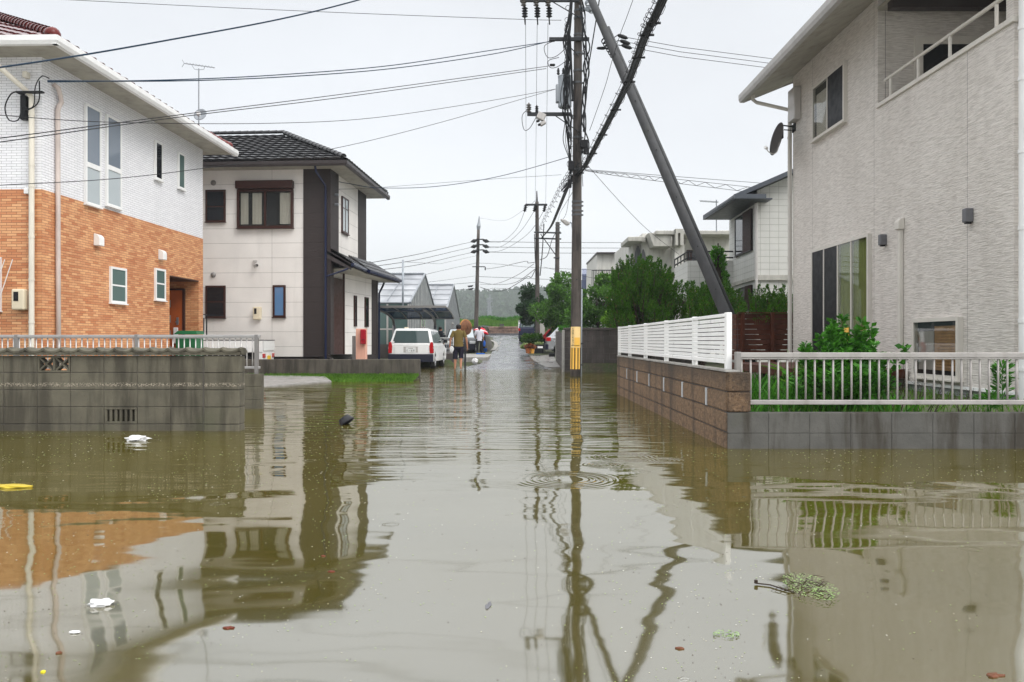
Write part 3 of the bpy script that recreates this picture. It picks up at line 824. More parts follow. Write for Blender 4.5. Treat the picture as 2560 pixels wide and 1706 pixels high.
# pipes, vents, meter
m = MB(); px_ = X(84.5, 15) + 8.852
m.tube([(px_ - .42, ey0 - .06, 6.36), (px_ - .42, ey0 - .05, 6.22), (px_ - .38, ey0 + .02, 6.12), (px_ - .06, -.12, 5.72), (px_, -.07, 5.62), (px_, -.07, 5.5), (px_, -.07, .1)], .048, 12)
for zz in (5.3, 4.35, 3.95, 3.0, 2.2, 1.4): m.lathe((px_, -.07, zz), [(.05, -.02), (.055, -.02), (.055, .02), (.05, .02)], 12)
m.build('downpipe', 'pipe_cream', oh, smooth=False)
m = MB(); tq = t1(142)
m.tube([(.02, tq - .14, z1(142, 217)), (.09, tq - .1, z1(142, 225)), (.07, tq + .0, z1(142, 240)), (.06, tq + .05, z1(142, 255)), (.06, tq - .03, z1(142, 268)), (.05, tq - .05, z1(142, 280)), (.05, tq - .04, 2.5), (.05, tq - .02, .1)], .045, 10)
m.build('duct_pipe', 'pipe_pink', oh, smooth=True)
def hood(parent, O, a, n, c, z, s=.1, mat='white_paint', name='vent_hood'):
    O, a, n = Vector(O), Vector(a), Vector(n); up = Vector((0, 0, 1)); m = MB(); prof = []
    for j in range(7):
        t = math.pi / 2 * j / 6; prof.append((math.sin(t), math.cos(t)))
    poly = [O + n * (s * 1.1 * q) + up * (z + s * (.2 + .9 * p)) for q, p in prof] + [O + n * (s * 1.1) + up * (z - s), O + up * (z - s)]
    m.prism([p + a * (c - s * .8) for p in poly], a * s * 1.6)
    return m.build(name, mat, parent, bevel=.008)
hood(oh, SO, SA, SN, t1(240), z1(240, 601), .12)
hood(oh, SO, SA, SN, t1(400), z1(400, 638), .12)
xv = X(70, 15) + 8.852
hood(oh, FO, FA, FN, xv, Z(478, 15), .06)
m = MB(); xm0, xm1 = X(40, 15) + 8.852, X(72, 15) + 8.852
m.box(xm0, xm1, -.16, 0, Z(776, 15), Z(724, 15)); mo = m.build('meter_box', 'meter_cream', oh, bevel=.03, seg=3)
m = MB(); m.box(xm0 + .05, xm0 + .14, -.166, -.158, Z(754, 15), Z(731, 15)); m.build('meter_dial', 'black_plastic', mo)
m = MB(); m.box(X(64, 15) + 8.852, X(76, 15) + 8.852, -.12, 0, Z(198, 15), Z(183, 15)); m.build('junction_box', 'pipe_cream', oh, bevel=.01)
m = MB(); xb = px_; dzb = .45
m.box(xb - .22, xb + .28, -.2, -.12, 5.84 - .62, 5.87 - .62); m.box(xb - .22, xb - .17, -.2, 0, 5.22, 5.25)
m.tube(catmull([(xb - .15, -.15, 5.25), (xb - .3, -.2, 5.2), (xb - .42, -.2, 4.95), (xb - .36, -.18, 4.72), (xb - .18, -.18, 4.72), (xb - .1, -.18, 4.95), (xb + .02, -.2, 4.9), (xb + .28, -.3, 5.02), (xb + .42, -.5, 5.33)], 5), .012, 6)
m.tube(catmull([(xb - .1, -.15, 5.2), (xb - .05, -.2, 4.95), (xb + .15, -.25, 4.95), (xb + .22, -.3, 5.3), (xb + .4, -.4, 5.45), (xb + .6, -.5, 5.38)], 5), .010, 5)
m.box(xb - .2, xb - .1, -.1, -.01, 4.75, 5.2); m.v = [(p[0], p[1], p[2] + dzb) for p in m.v]; m.build('cable_bracket', 'cable', oh)
HOOK = Matrix.Rotation(-math.atan(TH), 4, 'Z') @ Vector((xb + .52, -.42, 5.36 + dzb)) + O1
# TV aerial and dish standing on the red roof
A0 = P(497, 302, 21.85); A0.z = 6.86
an = thing('roof_antenna', 'thin mast with yagi aerial and small round dish on the red tiled roof', 'antenna', A0)
m = MB(); m.tube([A0 - Vector((0, 0, .1)), (A0.x, A0.y, Z(172, 21.85))], .018, 6); m.build('mast', 'steel', an, world=True)
zt = Z(168, 21.85); m = MB()
m.tube([(A0.x - .40, A0.y, zt + .10), (A0.x + .44, A0.y, zt - .02)], .012, 5)
for i in range(9):
    x_ = A0.x - .3 + i * .085; m.tube([(x_, A0.y - .09, zt + .09 - .012 * i), (x_, A0.y + .09, zt + .09 - .012 * i)], .005, 4)
m.tube([(A0.x - .46, A0.y, zt + .2), (A0.x - .40, A0.y, zt + .1), (A0.x - .46, A0.y, zt + .0)], .008, 4)
m.tube([(A0.x - .2, A0.y, zt + .07), (A0.x - .12, A0.y, zt - .06), (A0.x, A0.y, zt - .08), (A0.x + .14, A0.y, zt - .06), (A0.x + .16, A0.y, zt + .0)], .008, 4)
m.build('aerial', 'steel', an, world=True)
def dish(parent, c, r, axis, mat='lamp_grey', name='dish'):
    m = MB(); c = Vector(c); ax = Vector(axis).normalized()
    m.lathe(c, [(.001, -.18 * r), (r * .5, -.13 * r), (r * .85, -.04 * r), (r, 0), (r * .99, .02 * r), (r * .84, -.01 * r), (r * .5, -.1 * r), (.001, -.15 * r)], 24, axis=tuple(ax))
    return m.build(name, mat, parent, world=True, smooth=True)
dish(an, (A0.x, A0.y + .1, Z(284, 21.85)), .185, (-.1, -1, .35), 'steel')
m = MB(); m.box(A0.x - .04, A0.x + .05, A0.y - .06, A0.y, Z(290, 21.85), Z(281, 21.85)); m.build('receiver', 'white_paint', an, world=True)

# ------------------------------------------------------------------ cream and brown house
TH2 = .0647
O2 = Vector((-5.576, 24.4, 0.0))
h2 = thing('cream_house', 'two storey house with cream panels, dark brown corner and black tiled roof', 'house', O2, -math.atan(TH2))
def t2(u): U = 1280 - u; return (-O2.x * F - O2.y * U) / (U + TH2 * F)
def z2(v, D=24.6): return CH + (853 - v) * D / F
L2 = 4.4; W2 = 9.5; T2 = 6.34; B2 = .57
def fx(u): # local x on the front plane for photo column u
    k = (u - 1280) / F
    # O2 + s*(cos,-sin) ; x/y = k
    c_, s_ = math.cos(math.atan(TH2)), math.sin(math.atan(TH2))
    return (k * O2.y - O2.x) / (c_ + k * s_)
xc = fx(759)
m = MB(); m.box(-W2, xc, 0, L2, B2, T2); m.box(xc, -.3, .02, t2(895) * 1.0, B2 + .01, 3.40); m.box(xc, -.004, .02, t2(895) * 1.0, 3.40, T2)
m.box(-1.0, 0, t2(844.6), t2(895), 3.41, T2); m.build('cream_wall', 'cream_panel', h2)
m = MB(); m.box(xc, .03, -.03, t2(844.6), 3.40, T2 + .001); m.box(xc, .029, -.029, .30, B2, 3.41); m.build('brown_corner', 'brown_panel', h2); m = MB(); m.box(-2, .02, t2(895), L2 + .02, 3.40, T2 - .002); m.build('brown_wall', 'brown_panel', h2)
m = MB(); m.box(-W2 + .03, -.32, .03, L2 - .03, .1, B2 - .03); m.box(-.4, -.02, .03, .28, .1, B2 - .03); m.build('foundation', 'dark_trim', h2)
OV2 = .62; e2 = 6.46; hx0, hx1, hy0, hy1 = -W2 - OV2, OV2, -OV2, L2 + OV2 + .1; hh = (hy1 - hy0) / 2; r2 = e2 + hh * .52
m = MB(); m.add([(hx0, hy0, e2), (hx1, hy0, e2), (hx1, hy1, e2), (hx0, hy1, e2), (hx0 + hh, hy0 + hh, r2), (hx1 - hh, hy0 + hh, r2)],
                [(0, 1, 5, 4), (1, 2, 5), (2, 3, 4, 5), (3, 0, 4), (0, 3, 2, 1)])
ro = m.build('roof', 'black_tile', h2)
m = MB()
tile_plane(m, (hx0, hy0 - .04, e2 + .02), (hx1, hy0 - .04, e2 + .02), (hx0 + hh, hy0 + hh, r2 + .03), (hx1 - hh, hy0 + hh, r2 + .03), .28, .30, .018, .05, 1.0, 8)
tile_plane(m, (hx1 + .04, hy0, e2 + .02), (hx1 + .04, hy1, e2 + .02), (hx1 - hh, hy0 + hh - .01, r2 + .03), (hx1 - hh, hy0 + hh + .01, r2 + .03), .28, .30, .018, .05, 1.0, 8)
m.build('roof_tiles', 'black_tile', ro)
m = MB()
ridge_caps(m, (hx1 - .05, hy0 + .05, e2 + .07), (hx1 - hh, hy0 + hh, r2 + .07), .085, .24); ridge_caps(m, (hx1 - .05, hy1 - .05, e2 + .07), (hx1 - hh, hy0 + hh, r2 + .07), .085, .24)
ridge_caps(m, (hx1 - hh, hy0 + hh, r2 + .07), (hx0 + hh, hy0 + hh, r2 + .07), .085, .24); m.build('ridge_tiles', 'black_tile', ro)
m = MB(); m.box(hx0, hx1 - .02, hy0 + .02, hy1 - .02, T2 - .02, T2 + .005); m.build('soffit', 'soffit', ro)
m = MB(); gutter(m, [((hx0, hy0, T2 - .06), (hx1 + .08, hy0, T2 - .06), (0, -1, 0)), ((hx1, hy0 - .08, T2 - .06), (hx1, hy1 + .08, T2 - .06), (1, 0, 0))], .10, .15); m.build('gutter', 'dark_trim', ro)
F2O, F2A, F2N = (0, 0, 0), (1, 0, 0), (0, -1, 0)
def fw2(u0, u1, v0, v1, D=24.6, **k):
    k.setdefault('frame', 'frame_brown'); return window(h2, F2O, F2A, F2N, fx(u0), fx(u1), z2(v1, D), z2(v0, D), **k)
q0, q1 = fx(595), fx(734.5)
f_ = fw2(595, 734.5, 476, 572, mull=(fx(665),), fw=.07, proj=.10, curtain=[(fx(603), fx(622), z2(562), z2(484), 'curtain_white'), (fx(632), fx(655), z2(562), z2(484), 'curtain_white'), (fx(700), fx(727), z2(562), z2(484), 'curtain_white')])
m = MB(); m.box(q0 - .02, q1 + .02, -.2, -.002, z2(475), z2(455)); m.build('shutter_box', 'frame_brown', f_, bevel=.02)
fw2(515, 564.5, 475, 555, glass='glass_dark', back=False, rails=(z2(517),))
fw2(515, 564.5, 714.5, 795, glass='glass_dark', back=False, rails=(z2(755),))
fw2(683, 714.5, 714, 794, fw=.06, glass='glass_sky_tint', back=False)
for u, v in ((533.5, 457), (533.5, 687.5)):
    m = MB(); m.lathe((fx(u), 0, z2(v)), [(.001, -.07), (.05, -.07), (.08, -.03), (.085, 0)], 14, axis=(0, 1, 0)); m.build('round_vent', 'alu_dark', h2, smooth=True)
m = MB(); m.box(fx(634), fx(644), -.06, 0, z2(664), z2(652)); m.tube([(fx(641), -.06, z2(665)), (fx(641), -.15, z2(671)), (fx(648), -.2, z2(664))], .02, 6); m.lathe((fx(648), -.2, z2(665)), [(.001, -.05), (.06, -.05), (.045, .05)], 8, axis=(.5, -.8, -.3)); m.build('sensor_light', 'alu_light', h2)
m = MB(); m.box(fx(636), fx(655), -.15, 0, z2(800), z2(768)); mo = m.build('meter_box', 'meter_cream', h2, bevel=.03, seg=3)
m = MB(); m.box(fx(640), fx(646), -.156, -.148, z2(786), z2(772)); m.build('meter_dial', 'black_plastic', mo)
m = MB(); xd = fx(816); m.tube([(fx(803), hy0 + .02, T2 - .04), (fx(804), hy0 + .05, T2 - .2), (xd, -.12, T2 - .55), (xd, -.09, T2 - .8), (xd, -.09, .3)], .035, 8); m.build('downpipe', 'car_blue', h2)
# tall window on the upper side wall
f_ = window(h2, (0, 0, 0), (0, 1, 0), (1, 0, 0), t2(853), t2(869), 4.56, 5.72, frame='frame_brown', fw=.05, mull=(t2(861),), rails=(5.36,), glass='glass_frost', back=False)
m = MB(); m.lathe((-.0, t2(834), 5.6), [(.001, 0), (.02, 0), (.04, .06), (.04, .16), (.001, .16)], 8, axis=(1, 0, 0)); m.build('insulator', 'steel', h2); m = MB(); m.lathe((-.0, t2(834), 5.3), [(.001, 0), (.02, 0), (.04, .06), (.04, .16), (.001, .16)], 8, axis=(1, 0, 0)); m.build('insulator', 'steel', h2)
# ground floor extension with its lean-to roofs
ex = MB(); pA, pB = P(860, 0, 26.6), P(945, 0, 29.9); pM = pA.lerp(pB, (933 - 860) / 85 * .92)
def wq(mb, a, b, z0, z1_, th=.15):
    a, b = Vector((a.x, a.y, 0)), Vector((b.x, b.y, 0)); d = (b - a).normalized(); n = Vector((d.y, -d.x, 0))
    mb.obox((a.x, a.y, 0), d, n, 0, (b - a).length, -th, 0, z0, z1_)
n_ = Vector((pB.y - pA.y, -(pB.x - pA.x), 0)).normalized()
m = MB(); wq(m, pA, pM, .56, 3.3); m.build('extension_wall', 'cream_panel', h2, world=True)
m = MB(); wq(m, pM, pB, .56, 3.3); m.box(pB.x - 1, pB.x - .01, pB.y - .15, pB.y - .001, .56, 3.29); m.build('extension_corner', 'brown_panel', h2, world=True)
m = MB(); wq(m, pA + n_ * -.02, pB + n_ * -.02, .1, .545); m.build('extension_foundation', 'dark_trim', h2, world=True)
pW = P(832, 0, 24.9)
m = MB(); m.box(pW.x - .05, pA.x + .02, 26.58, 26.66, .4, 3.3); m.build('porch_back', 'frame_brown', h2, world=True)
m = MB(); m.box(X(829, 24.8), X(832.5, 24.8), 24.75, 24.9, .4, 3.25); m.build('porch_post', 'alu_dark', h2, world=True)
m = MB(); dA, dB = (X(834, 25.6), 25.6), (X(858, 26.5), 26.5); wq(m, Vector((*dA, 0)), Vector((*dB, 0)), .45, 3.1, .05); do = m.build('front_door', 'frame_brown', h2, world=True)
wx = lambda y: O2.x + TH2 * (y - O2.y)          # x of the upper side wall at depth y
m = MB()
A_, B_ = Vector((-4.92, 24.35, 3.42)), Vector((-4.86, 26.95, 3.42)); C_, D_ = Vector((wx(24.35) - .1, 24.35, 3.86)), Vector((wx(26.95), 26.95, 3.86))
tile_plane(m, A_, B_, C_, D_, .26, .28, .03, .035, 1, 6)
A2, B2_ = Vector((-4.80, 26.5, 3.40)), Vector((-4.36, 30.9, 3.40)); C2, D2_ = Vector((wx(26.5), 26.5, 3.92)), Vector((wx(30.2) - .1, 29.6, 3.95))
tile_plane(m, A2, B2_, C2, D2_, .26, .28, .03, .035, 1, 6)
ridge_caps(m, B2_ + Vector((-.05, -.05, .02)), D2_ + Vector((0, 0, .0)), .05, .24, .02)
lt = m.build('lower_roof_tiles', 'black_tile', h2, world=True)
m = MB(); up = Vector((0, 0, 1))
m.prism([A_ - up * .03, C_ - up * .03, C_ - up * .28, A_ - up * .2], (0, .06, 0))
for a, b, c, d in ((A_, B_, C_, D_), (A2, B2_, C2, D2_)):
    m.add([a, b, d, c, a - up * .12, b - up * .12, d - up * .12, c - up * .12], [(0, 1, 2, 3), (7, 6, 5, 4), (0, 4, 5, 1), (0, 3, 7, 4), (1, 5, 6, 2)])
m.build('lower_fascia', 'dark_trim', lt, world=True)
m = MB(); m.add([(-6, 24.9, 3.3), (-4.9, 24.5, 3.3), (-4.86, 26.6, 3.3), (-4.42, 30.8, 3.3), (-6, 30.6, 3.3)], [(0, 1, 2, 3, 4)]); m.build('lower_soffit', 'soffit', lt, world=True)
m = MB(); gutter(m, [(A_ - up * .08, B_ - up * .08, (1, 0, 0)), (A2 - up * .08, B2_ - up * .08, (1, -.1, 0))], .09, .1)
m.tube([(-4.88, 24.45, 3.34), (-5.15, 24.3, 3.2), (fx(816) + O2.x + .03, 24.28, 3.02)], .03, 7)
m.tube([(X(960, 30.7), 30.7, 3.3), (X(957, 30.5), 30.5, 3.16), (X(948, 30.0), 30.0, 2.85), (X(947.5, 30.0), 30.0, .2)], .04, 7); m.build('lower_gutter', 'car_blue', lt, world=True)
for u0, u1 in ((882, 887.5), (908.5, 917)):
    k0 = (u0 - 860) / 85; k1 = (u1 - 860) / 85; a = pA.lerp(pB, k0); b = pA.lerp(pB, k1); d = (b - a); d.z = 0; L = d.length; d.normalize(); n = Vector((d.y, -d.x, 0))
    window(h2, (a.x, a.y, 0), tuple(d), tuple(n), 0, L, 1.55, 2.62, frame='frame_brown', fw=.035, world=True, glass='glass_dark', back=False, sill=False)
# letter box pillar, planter bowl and step panel in front
t_ = thing('mailbox_post', 'salmon pink pillar carrying a dark red letter box beside the cream house', 'mailbox', P(902, 900, 23.1))
m = MB(); m.box(X(889.5, 23), X(914, 23), 23.0, 23.28, .1, Z(822, 23)); m.build('pillar', 'salmon', t_, world=True, bevel=.01)
m = MB(); m.box(X(901, 22.9), X(914.5, 22.9), 22.84, 23.0, Z(861, 22.9), Z(824, 22.9)); mo = m.build('letter_box', 'mail_red', t_, world=True, bevel=.025, seg=3)
m = MB(); m.box(X(904, 22.84), X(912, 22.84), 22.83, 22.845, Z(850, 22.9), Z(849, 22.9)); m.build('slot', 'black_plastic', mo, world=True)
m = MB(); m.box(X(881, 23.4), X(889.3, 23.4), 23.35, 23.42, .15, Z(840, 23.4)); tag(m.build('meter_stand', 'alu_dark', bevel=.01), 'flat grey meter stand just left of the salmon pillar', 'meter stand')
m = MB(); m.lathe(P(853, 894, 23.6), [(.001, -.09), (.2, -.09), (.26, .0), (.36, .07), (.38, .09), (.33, .09), (.2, .02), (.001, .02)], 20); tag(m.build('planter_bowl', 'black_plastic', smooth=True), 'wide shallow black planter bowl by the cream house entrance', 'planter')

# ------------------------------------------------------------------ right house
O3 = Vector((6.28, 9.96, 0.0)); rh = thing('textured_house', 'large beige house with rippled siding, balcony and sloping eave', 'house', O3)
def d3(u): return 12500 / (u - 1272)
def y3(u): return d3(u) - 9.96
def z3(u, v): return CH + (853 - v) * d3(u) / F
DF = 17.8; LF = DF - 9.96
bz = 5.06; by0 = 10.12 - 9.96; by1 = 13.68 - 9.96
m = MB()
TOP = 6.98
m.box(0, 6, 0, LF, .40, bz - .02)                                            # body up to the balcony edge
m.box(0, 6, by1, LF, bz - .02, TOP); m.box(0, .18, 0, by0, bz - .02, TOP + 2); m.box(2.3, 6, 0, by1, bz - .02, TOP + .3)
m.build('wall', 'wave_siding', rh)
m = MB(); m.box(.03, 5.9, .03, LF - .03, .12, .37); m.build('foundation', 'foundation', rh)
m = MB(); m.box(-.03, .0, -.02, LF + .01, .375, .42); m.box(-.02, 5.9, -.03, -.001, .375, .42); m.build('base_flashing', 'white_paint', rh)
m = MB(); m.box(-.035, .17, by0 - .0, by1 + .0, bz - .02, bz + .05); m.box(-.035, .17, -.03, by0, bz - .02, bz + .05); co = m.build('balcony_coping', 'frame_beige', rh, bevel=.006)
m = MB(); m.tube([(.06, by0 + .05, bz + .42), (.06, by1 - .15, bz + .42)], .028, 8); 
for yy_ in (by1 - .35, by1 - 1.25, by1 - 2.15, by0 + .3): m.box(.045, .075, yy_ - .02, yy_ + .02, bz + .05, bz + .42)
m.build('balcony_rail', 'frame_beige', rh)
m = MB(); m.box(.18, 2.28, by0, by1 - .005, bz - .9, bz - .85); m.build('balcony_floor', 'lamp_grey', rh)
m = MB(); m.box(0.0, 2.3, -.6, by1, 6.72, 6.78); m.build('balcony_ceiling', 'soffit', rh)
m = MB(); m.box(.02, 2.3, by1 - .5, by1 - .32, 6.58, 6.72); m.build('balcony_beam', 'dark_trim', rh)
m = MB(); m.tube([(.9, by1 - .2, 6.05), (.9, by0, 6.05)], .02, 8); m.build('drying_pole', 'alu_dark', rh)
window(rh, (0, by1, 0), (1, 0, 0), (0, -1, 0), X(2290, 13.6) - 6.28, X(2290, 13.6) - 6.28 + 1.6, 4.25, Z(88, 13.6), frame='frame_beige', fw=.14, proj=.05, glass='glass_dark', back=False)
# roof slab with sloping soffit
m = MB()
tipx = 5.36 - 6.28; y0_ = -1.2; y1_ = 18.4 - 9.96
pl = [(tipx, 6.60), (tipx, 6.72), (5.5, 9.3), (5.5, 9.1), (0, 6.98)]
m.prism([(x, y0_, z) for x, z in pl], (0, y1_ - y0_, 0)); ro = m.build('roof', 'dark_grey_trim', rh)
m = MB(); m.prism([(tipx + .004, y0_ + .01, 6.595), (.0, y0_ + .01, 6.965), (5.4, y0_ + .01, 9.05), (5.4, y0_ + .01, 9.03), (0, y0_ + .01, 6.95), (tipx + .004, y0_ + .01, 6.58)], (0, y1_ - y0_ - .02, 0)); m.build('soffit', 'soffit', ro)
m = MB(); gutter(m, [((tipx, y0_, 6.56), (tipx, y1_ + .03, 6.56), (-1, 0, 0))], .12, .17)
m.prism([(tipx, y1_, 6.56), (tipx, y1_, 6.75), (0, y1_, 7.12), (0, y1_, 6.93)], (0, .05, 0)); m.build('gutter', 'gutter_grey', ro)
m = MB(); m.prism([(0, y1_ - .02, 6.93), (0, y1_ - .02, 7.13), (5.4, y1_ - .02, 9.2), (5.4, y1_ - .02, 9.0)], (0, .07, 0)); m.build('verge_board', 'alu_dark', ro)
SO3, SA3, SN3 = (0, 0, 0), (0, 1, 0), (-1, 0, 0)
# upper sliding window
a0, a1 = y3(2110), y3(2029)
f_ = window(rh, SO3, SA3, SN3, a0, a1, 5.17, 6.30, frame='frame_beige', fw=.05, proj=.07, mull=(y3(2067),), glass='glass', curtain=[(y3(2064), y3(2034), 5.22, 6.1, 'curtain_white')])
m = MB(); m.obox(SO3, SA3, SN3, a0 + .05, y3(2067) - .02, .056, .06, 5.22, 6.25); m.build('insect_screen', 'black_plastic', f_)
# garden door
a0, a1 = y3(2171), y3(2027)
f_ = window(rh, SO3, SA3, SN3, a0, a1, .55, 2.93, frame='frame_beige', fw=.05, proj=.07, mull=(y3(2058), y3(2093), y3(2127)), glass='glass', curtain=[(y3(2166), y3(2098), .62, 2.86, 'curtain_green')], back_mat='curtain_green')
m = MB(); m.obox(SO3, SA3, SN3, y3(2091), y3(2060), .056, .06, .6, 2.88); m.obox(SO3, SA3, SN3, y3(2056), y3(2030), .056, .06, .6, 2.88); m.build('insect_screen', 'black_plastic', f_)
m = MB(); m.obox(SO3, SA3, SN3, y3(2124), y3(2112), .075, .079, Z(880, 14.6), Z(819, 14.6)); nt_ = m.build('notice', 'sign_yellow', f_)
text_mesh('lettering', ['元', '気'], .1, 'sign_black', nt_, Vector((6.28 - .081, 9.96 + (y3(2124) + y3(2112)) / 2, Z(826, 14.6))), (0, -1, 0), (0, 0, 1), vertical=True)
# fixed window low down with wooden louvre door seen inside
a0, a1 = y3(2400), y3(2283)
f_ = window(rh, SO3, SA3, SN3, a0, a1, .50, 1.39, frame='frame_beige', fw=.055, proj=.08, glass='glass')
m = MB(); q1 = a0 + (a1 - a0) * .56
m.obox(SO3, SA3, SN3, a0 + .06, q1, .010, .022, .62, 1.27)
for i in range(13): m.obox(SO3, SA3, SN3, a0 + .1, q1 - .06, .022, .032, .66 + i * .045, .69 + i * .045)
m.build('wooden_louvre', 'wood_tan', f_, bevel=.003)
m = MB(); m.obox(SO3, SA3, SN3, q1 + .03, a1 - .1, .009, .018, .62, 1.2); m.build('pale_panel', 'alu_light', f_)  # plain pale panel behind the glass, next to the louvre
for u, zt_, zb_, s_ in ((2206, 2.84, 2.66, .05), (2421, 2.86, 2.67, .05)):
    m = MB(); m.obox(SO3, SA3, SN3, y3(u) - s_, y3(u) + s_, 0, .11, zb_, zt_); lo = m.build('wall_lamp', 'lamp_grey', rh, bevel=.01)
    m = MB(); m.obox(SO3, SA3, SN3, y3(u) - s_ * .5, y3(u) + s_ * .5, .02, .09, zb_ - .02, zb_); m.build('lamp_socket', 'black_plastic', lo)
# air conditioner pipe cover
m = MB(); yc = y3(2248)
m.obox(SO3, SA3, SN3, yc - .04, yc + .04, 0, .07, .44, 2.85); pc = m.build('pipe_cover', 'frame_beige', rh, bevel=.012)
hood(pc, SO3, SA3, SN3, yc, 2.93, .09, 'frame_beige', 'cover_cap')
# downpipes
m = MB(); y_f = LF + .02
m.tube([(tipx + .1, y1_ - .35, 6.62), (tipx + .1, y1_ - .35, 6.52), (tipx + .2, y1_ - .3, 6.47), (-.08, LF + .02, 6.22), (-.07, LF + .02, 6.05), (-.07, LF + .02, .1)], .04, 10)
for zz in (5.6, 4.3, 2.9, 1.7, .8): m.lathe((-.07, LF + .02, zz), [(.042, -.02), (.05, -.02), (.05, .02), (.042, .02)], 10)
m.tube([(.0, LF + .10, 6.3), (.0, LF + .10, .1)], .015, 6)
m.build('downpipe', 'gutter_beige', rh)
m = MB(); xq = X(2556, 9.9) - 6.28
m.tube([(xq, -.1, 8.5), (xq, -.1, .1)], .063, 14)
for zz in (4.93, 4.3, 3.4, 2.45, 1.3, .7): m.lathe((xq, -.1, zz), [(.064, -.025), (.072, -.025), (.072, .025), (.064, .025)], 14)
m.build('corner_downpipe', 'gutter_white', rh)
m = MB(); m.lathe((xq + .12, -.32, Z(275, 9.6)), [(.001, -.16), (.07, -.15), (.13, -.1), (.17, 0), (.165, .01), (.12, -.08), (.001, -.12)], 18, axis=(-.3, .25, .9)); m.build('porch_lamp', 'ceramic_brown', rh, smooth=True)
m = MB(); m.obox(SO3, SA3, SN3, y3(1993) - .05, y3(1980) + .02, .0, .16, Z(304, 17.5), Z(223, 17.5)); m.build('equipment_box', 'alu_light', rh, bevel=.015)
ds = thing('satellite_dish', 'grey satellite dish on an arm at the far corner of the beige house', 'satellite dish', P(1975, 310, 17.6))
dish(ds, P(1942, 348, 17.4), .36, (-.80, .50, .33), 'lamp_grey')
m = MB(); c0 = P(1942, 348, 17.4)
m.tube([P(1990, 318, 17.7), P(1957, 314, 17.6), P(1957, 345, 17.5), P(1944, 352, 17.5)], .018, 6); m.tube([P(1990, 327, 17.7), P(1960, 325, 17.6)], .012, 6); m.box(*sorted((P(1984, 0, 17.7).x, P(1992, 0, 17.7).x)), 17.62, 17.8, Z(330, 17.7), Z(310, 17.7)); m.build('bracket', 'dark_metal', ds, world=True)
m = MB(); m.tube(catmull([P(1948, 350, 17.5), P(1944, 376, 17.2), P(1934, 385, 17.1), P(1922, 380, 17.0), P(1916, 372, 17.0)], 4), .011, 5); m.build('feed_arm', 'alu_light', ds, world=True)
m = MB(); m.lathe(P(1915, 370, 17.0), [(.001, -.04), (.035, -.04), (.03, .04), (.001, .05)], 10, axis=(.5, .5, -.2)); m.build('feed_horn', 'white_paint', ds, world=True)
# ------------------------------------------------------------------ walls and fences
def block_course(mb, x0, x1, y0, y1, z0, z1_, bw=.39, gap=.008, start=0, skip=(), axis='x'):
    k = 0; a = x0 + start
    if start > 0.02: segs = [(x0, x0 + start)]
    else: segs = []
    while a < x1 - .02: segs.append((a, min(a + bw, x1))); a += bw
    for i, (p, q) in enumerate(segs):
        if i in skip: continue
        if axis == 'x': mb.box(p + gap / 2, q - gap / 2, y0, y1, z0 + gap / 2, z1_ - gap / 2)
        else: mb.box(y0, y1, p + gap / 2, q - gap / 2, z0 + gap / 2, z1_ - gap / 2)
YL = 9.3; xr = X(600.6, YL); xp = X(510, YL)
lw = thing('block_wall', 'weathered grey concrete block wall with wavy cap tiles at the left', 'wall', (-6, YL + .08, -.3))
m = MB()
nb = 26; x_start = xp - nb * .39
zs = [-.35, -.12, .08, .28, .48, .68, .88]
vent_i = None
for k in range(6):
    z0, z1_ = zs[k], zs[k + 1]
    for i in range(nb):
        a = x_start + i * .39; u_ = 1280 + a / YL * F
        if k == 5 and 80 < u_ < 110: ventx = a; continue
        if k == 2 and 250 < u_ < 275: gratex = a; continue
        m.box(a + .003, a + .387, YL, YL + .12, z0 + .004, z1_ - .004)
    m.box(xp + .012, xr, YL - .03, YL + .16, z0 + .004, z1_ - .004)
m.build('blocks', M['block_banded'], lw, world=True, bevel=.005)
m = MB(); m.box(x_start, xp - .002, YL + .008, YL + .112, -.35, .08); m.box(x_start, gratex - .001, YL + .008, YL + .112, .08, .28); m.box(gratex + .391, xp, YL + .008, YL + .112, .08, .28); m.box(x_start, xp, YL + .008, YL + .112, .28, .68)
m.box(x_start, ventx - .001, YL + .008, YL + .112, .68, .875); m.box(ventx + .391, xr - .01, YL + .008, YL + .112, .68, .875); m.box(xp - .01, xr - .01, YL - .015, YL + .15, -.35, .875)
m.build('mortar', 'wall_low', lw, world=True)
# pierced decorative block
m = MB(); a, z0, z1_ = ventx + .004, .684, .876; W_ = .382; y0, y1 = YL, YL + .1; t = .022
m.box(a, a + W_, y0, y1, z0, z0 + t); m.box(a, a + W_, y0, y1, z1_ - t, z1_); m.box(a, a + t, y0, y1, z0 + t, z1_ - t); m.box(a + W_ - t, a + W_, y0, y1, z0 + t, z1_ - t); m.box(a + W_ / 2 - .011, a + W_ / 2 + .011, y0, y1, z0 + t, z1_ - t)
for c0 in (a + W_ * .25, a + W_ * .75):
    for sx in (1, -1):
        for sz in (1, -1):
            p = Vector((c0, y0 + .004, (z0 + z1_) / 2)); q = Vector((c0 + sx * .075, y0 + .004, (z0 + z1_) / 2 + sz * .075)); d = (q - p).normalized(); n = Vector((-d.z, 0, d.x))
            m.prism([p + n * .009, q + n * .009, q - n * .009, p - n * .009], (0, .09, 0))
m.build('vent_block', 'block_left', lw, world=True, bevel=.003)
m = MB(); a, z0, z1_ = gratex, .08, .28
m.box(a + .004, a + .386, YL, YL + .11, z0 + .004, z0 + .03); m.box(a + .004, a + .386, YL, YL + .11, z1_ - .03, z1_ - .004)
for i in range(7):
    xx = a + .004 + (.382 - .03) * i / 6; m.box(xx, xx + .03, YL + .004, YL + .1, z0 + .03, z1_ - .03)
m.build('drain_block', 'block_left', lw, world=True, bevel=.003)
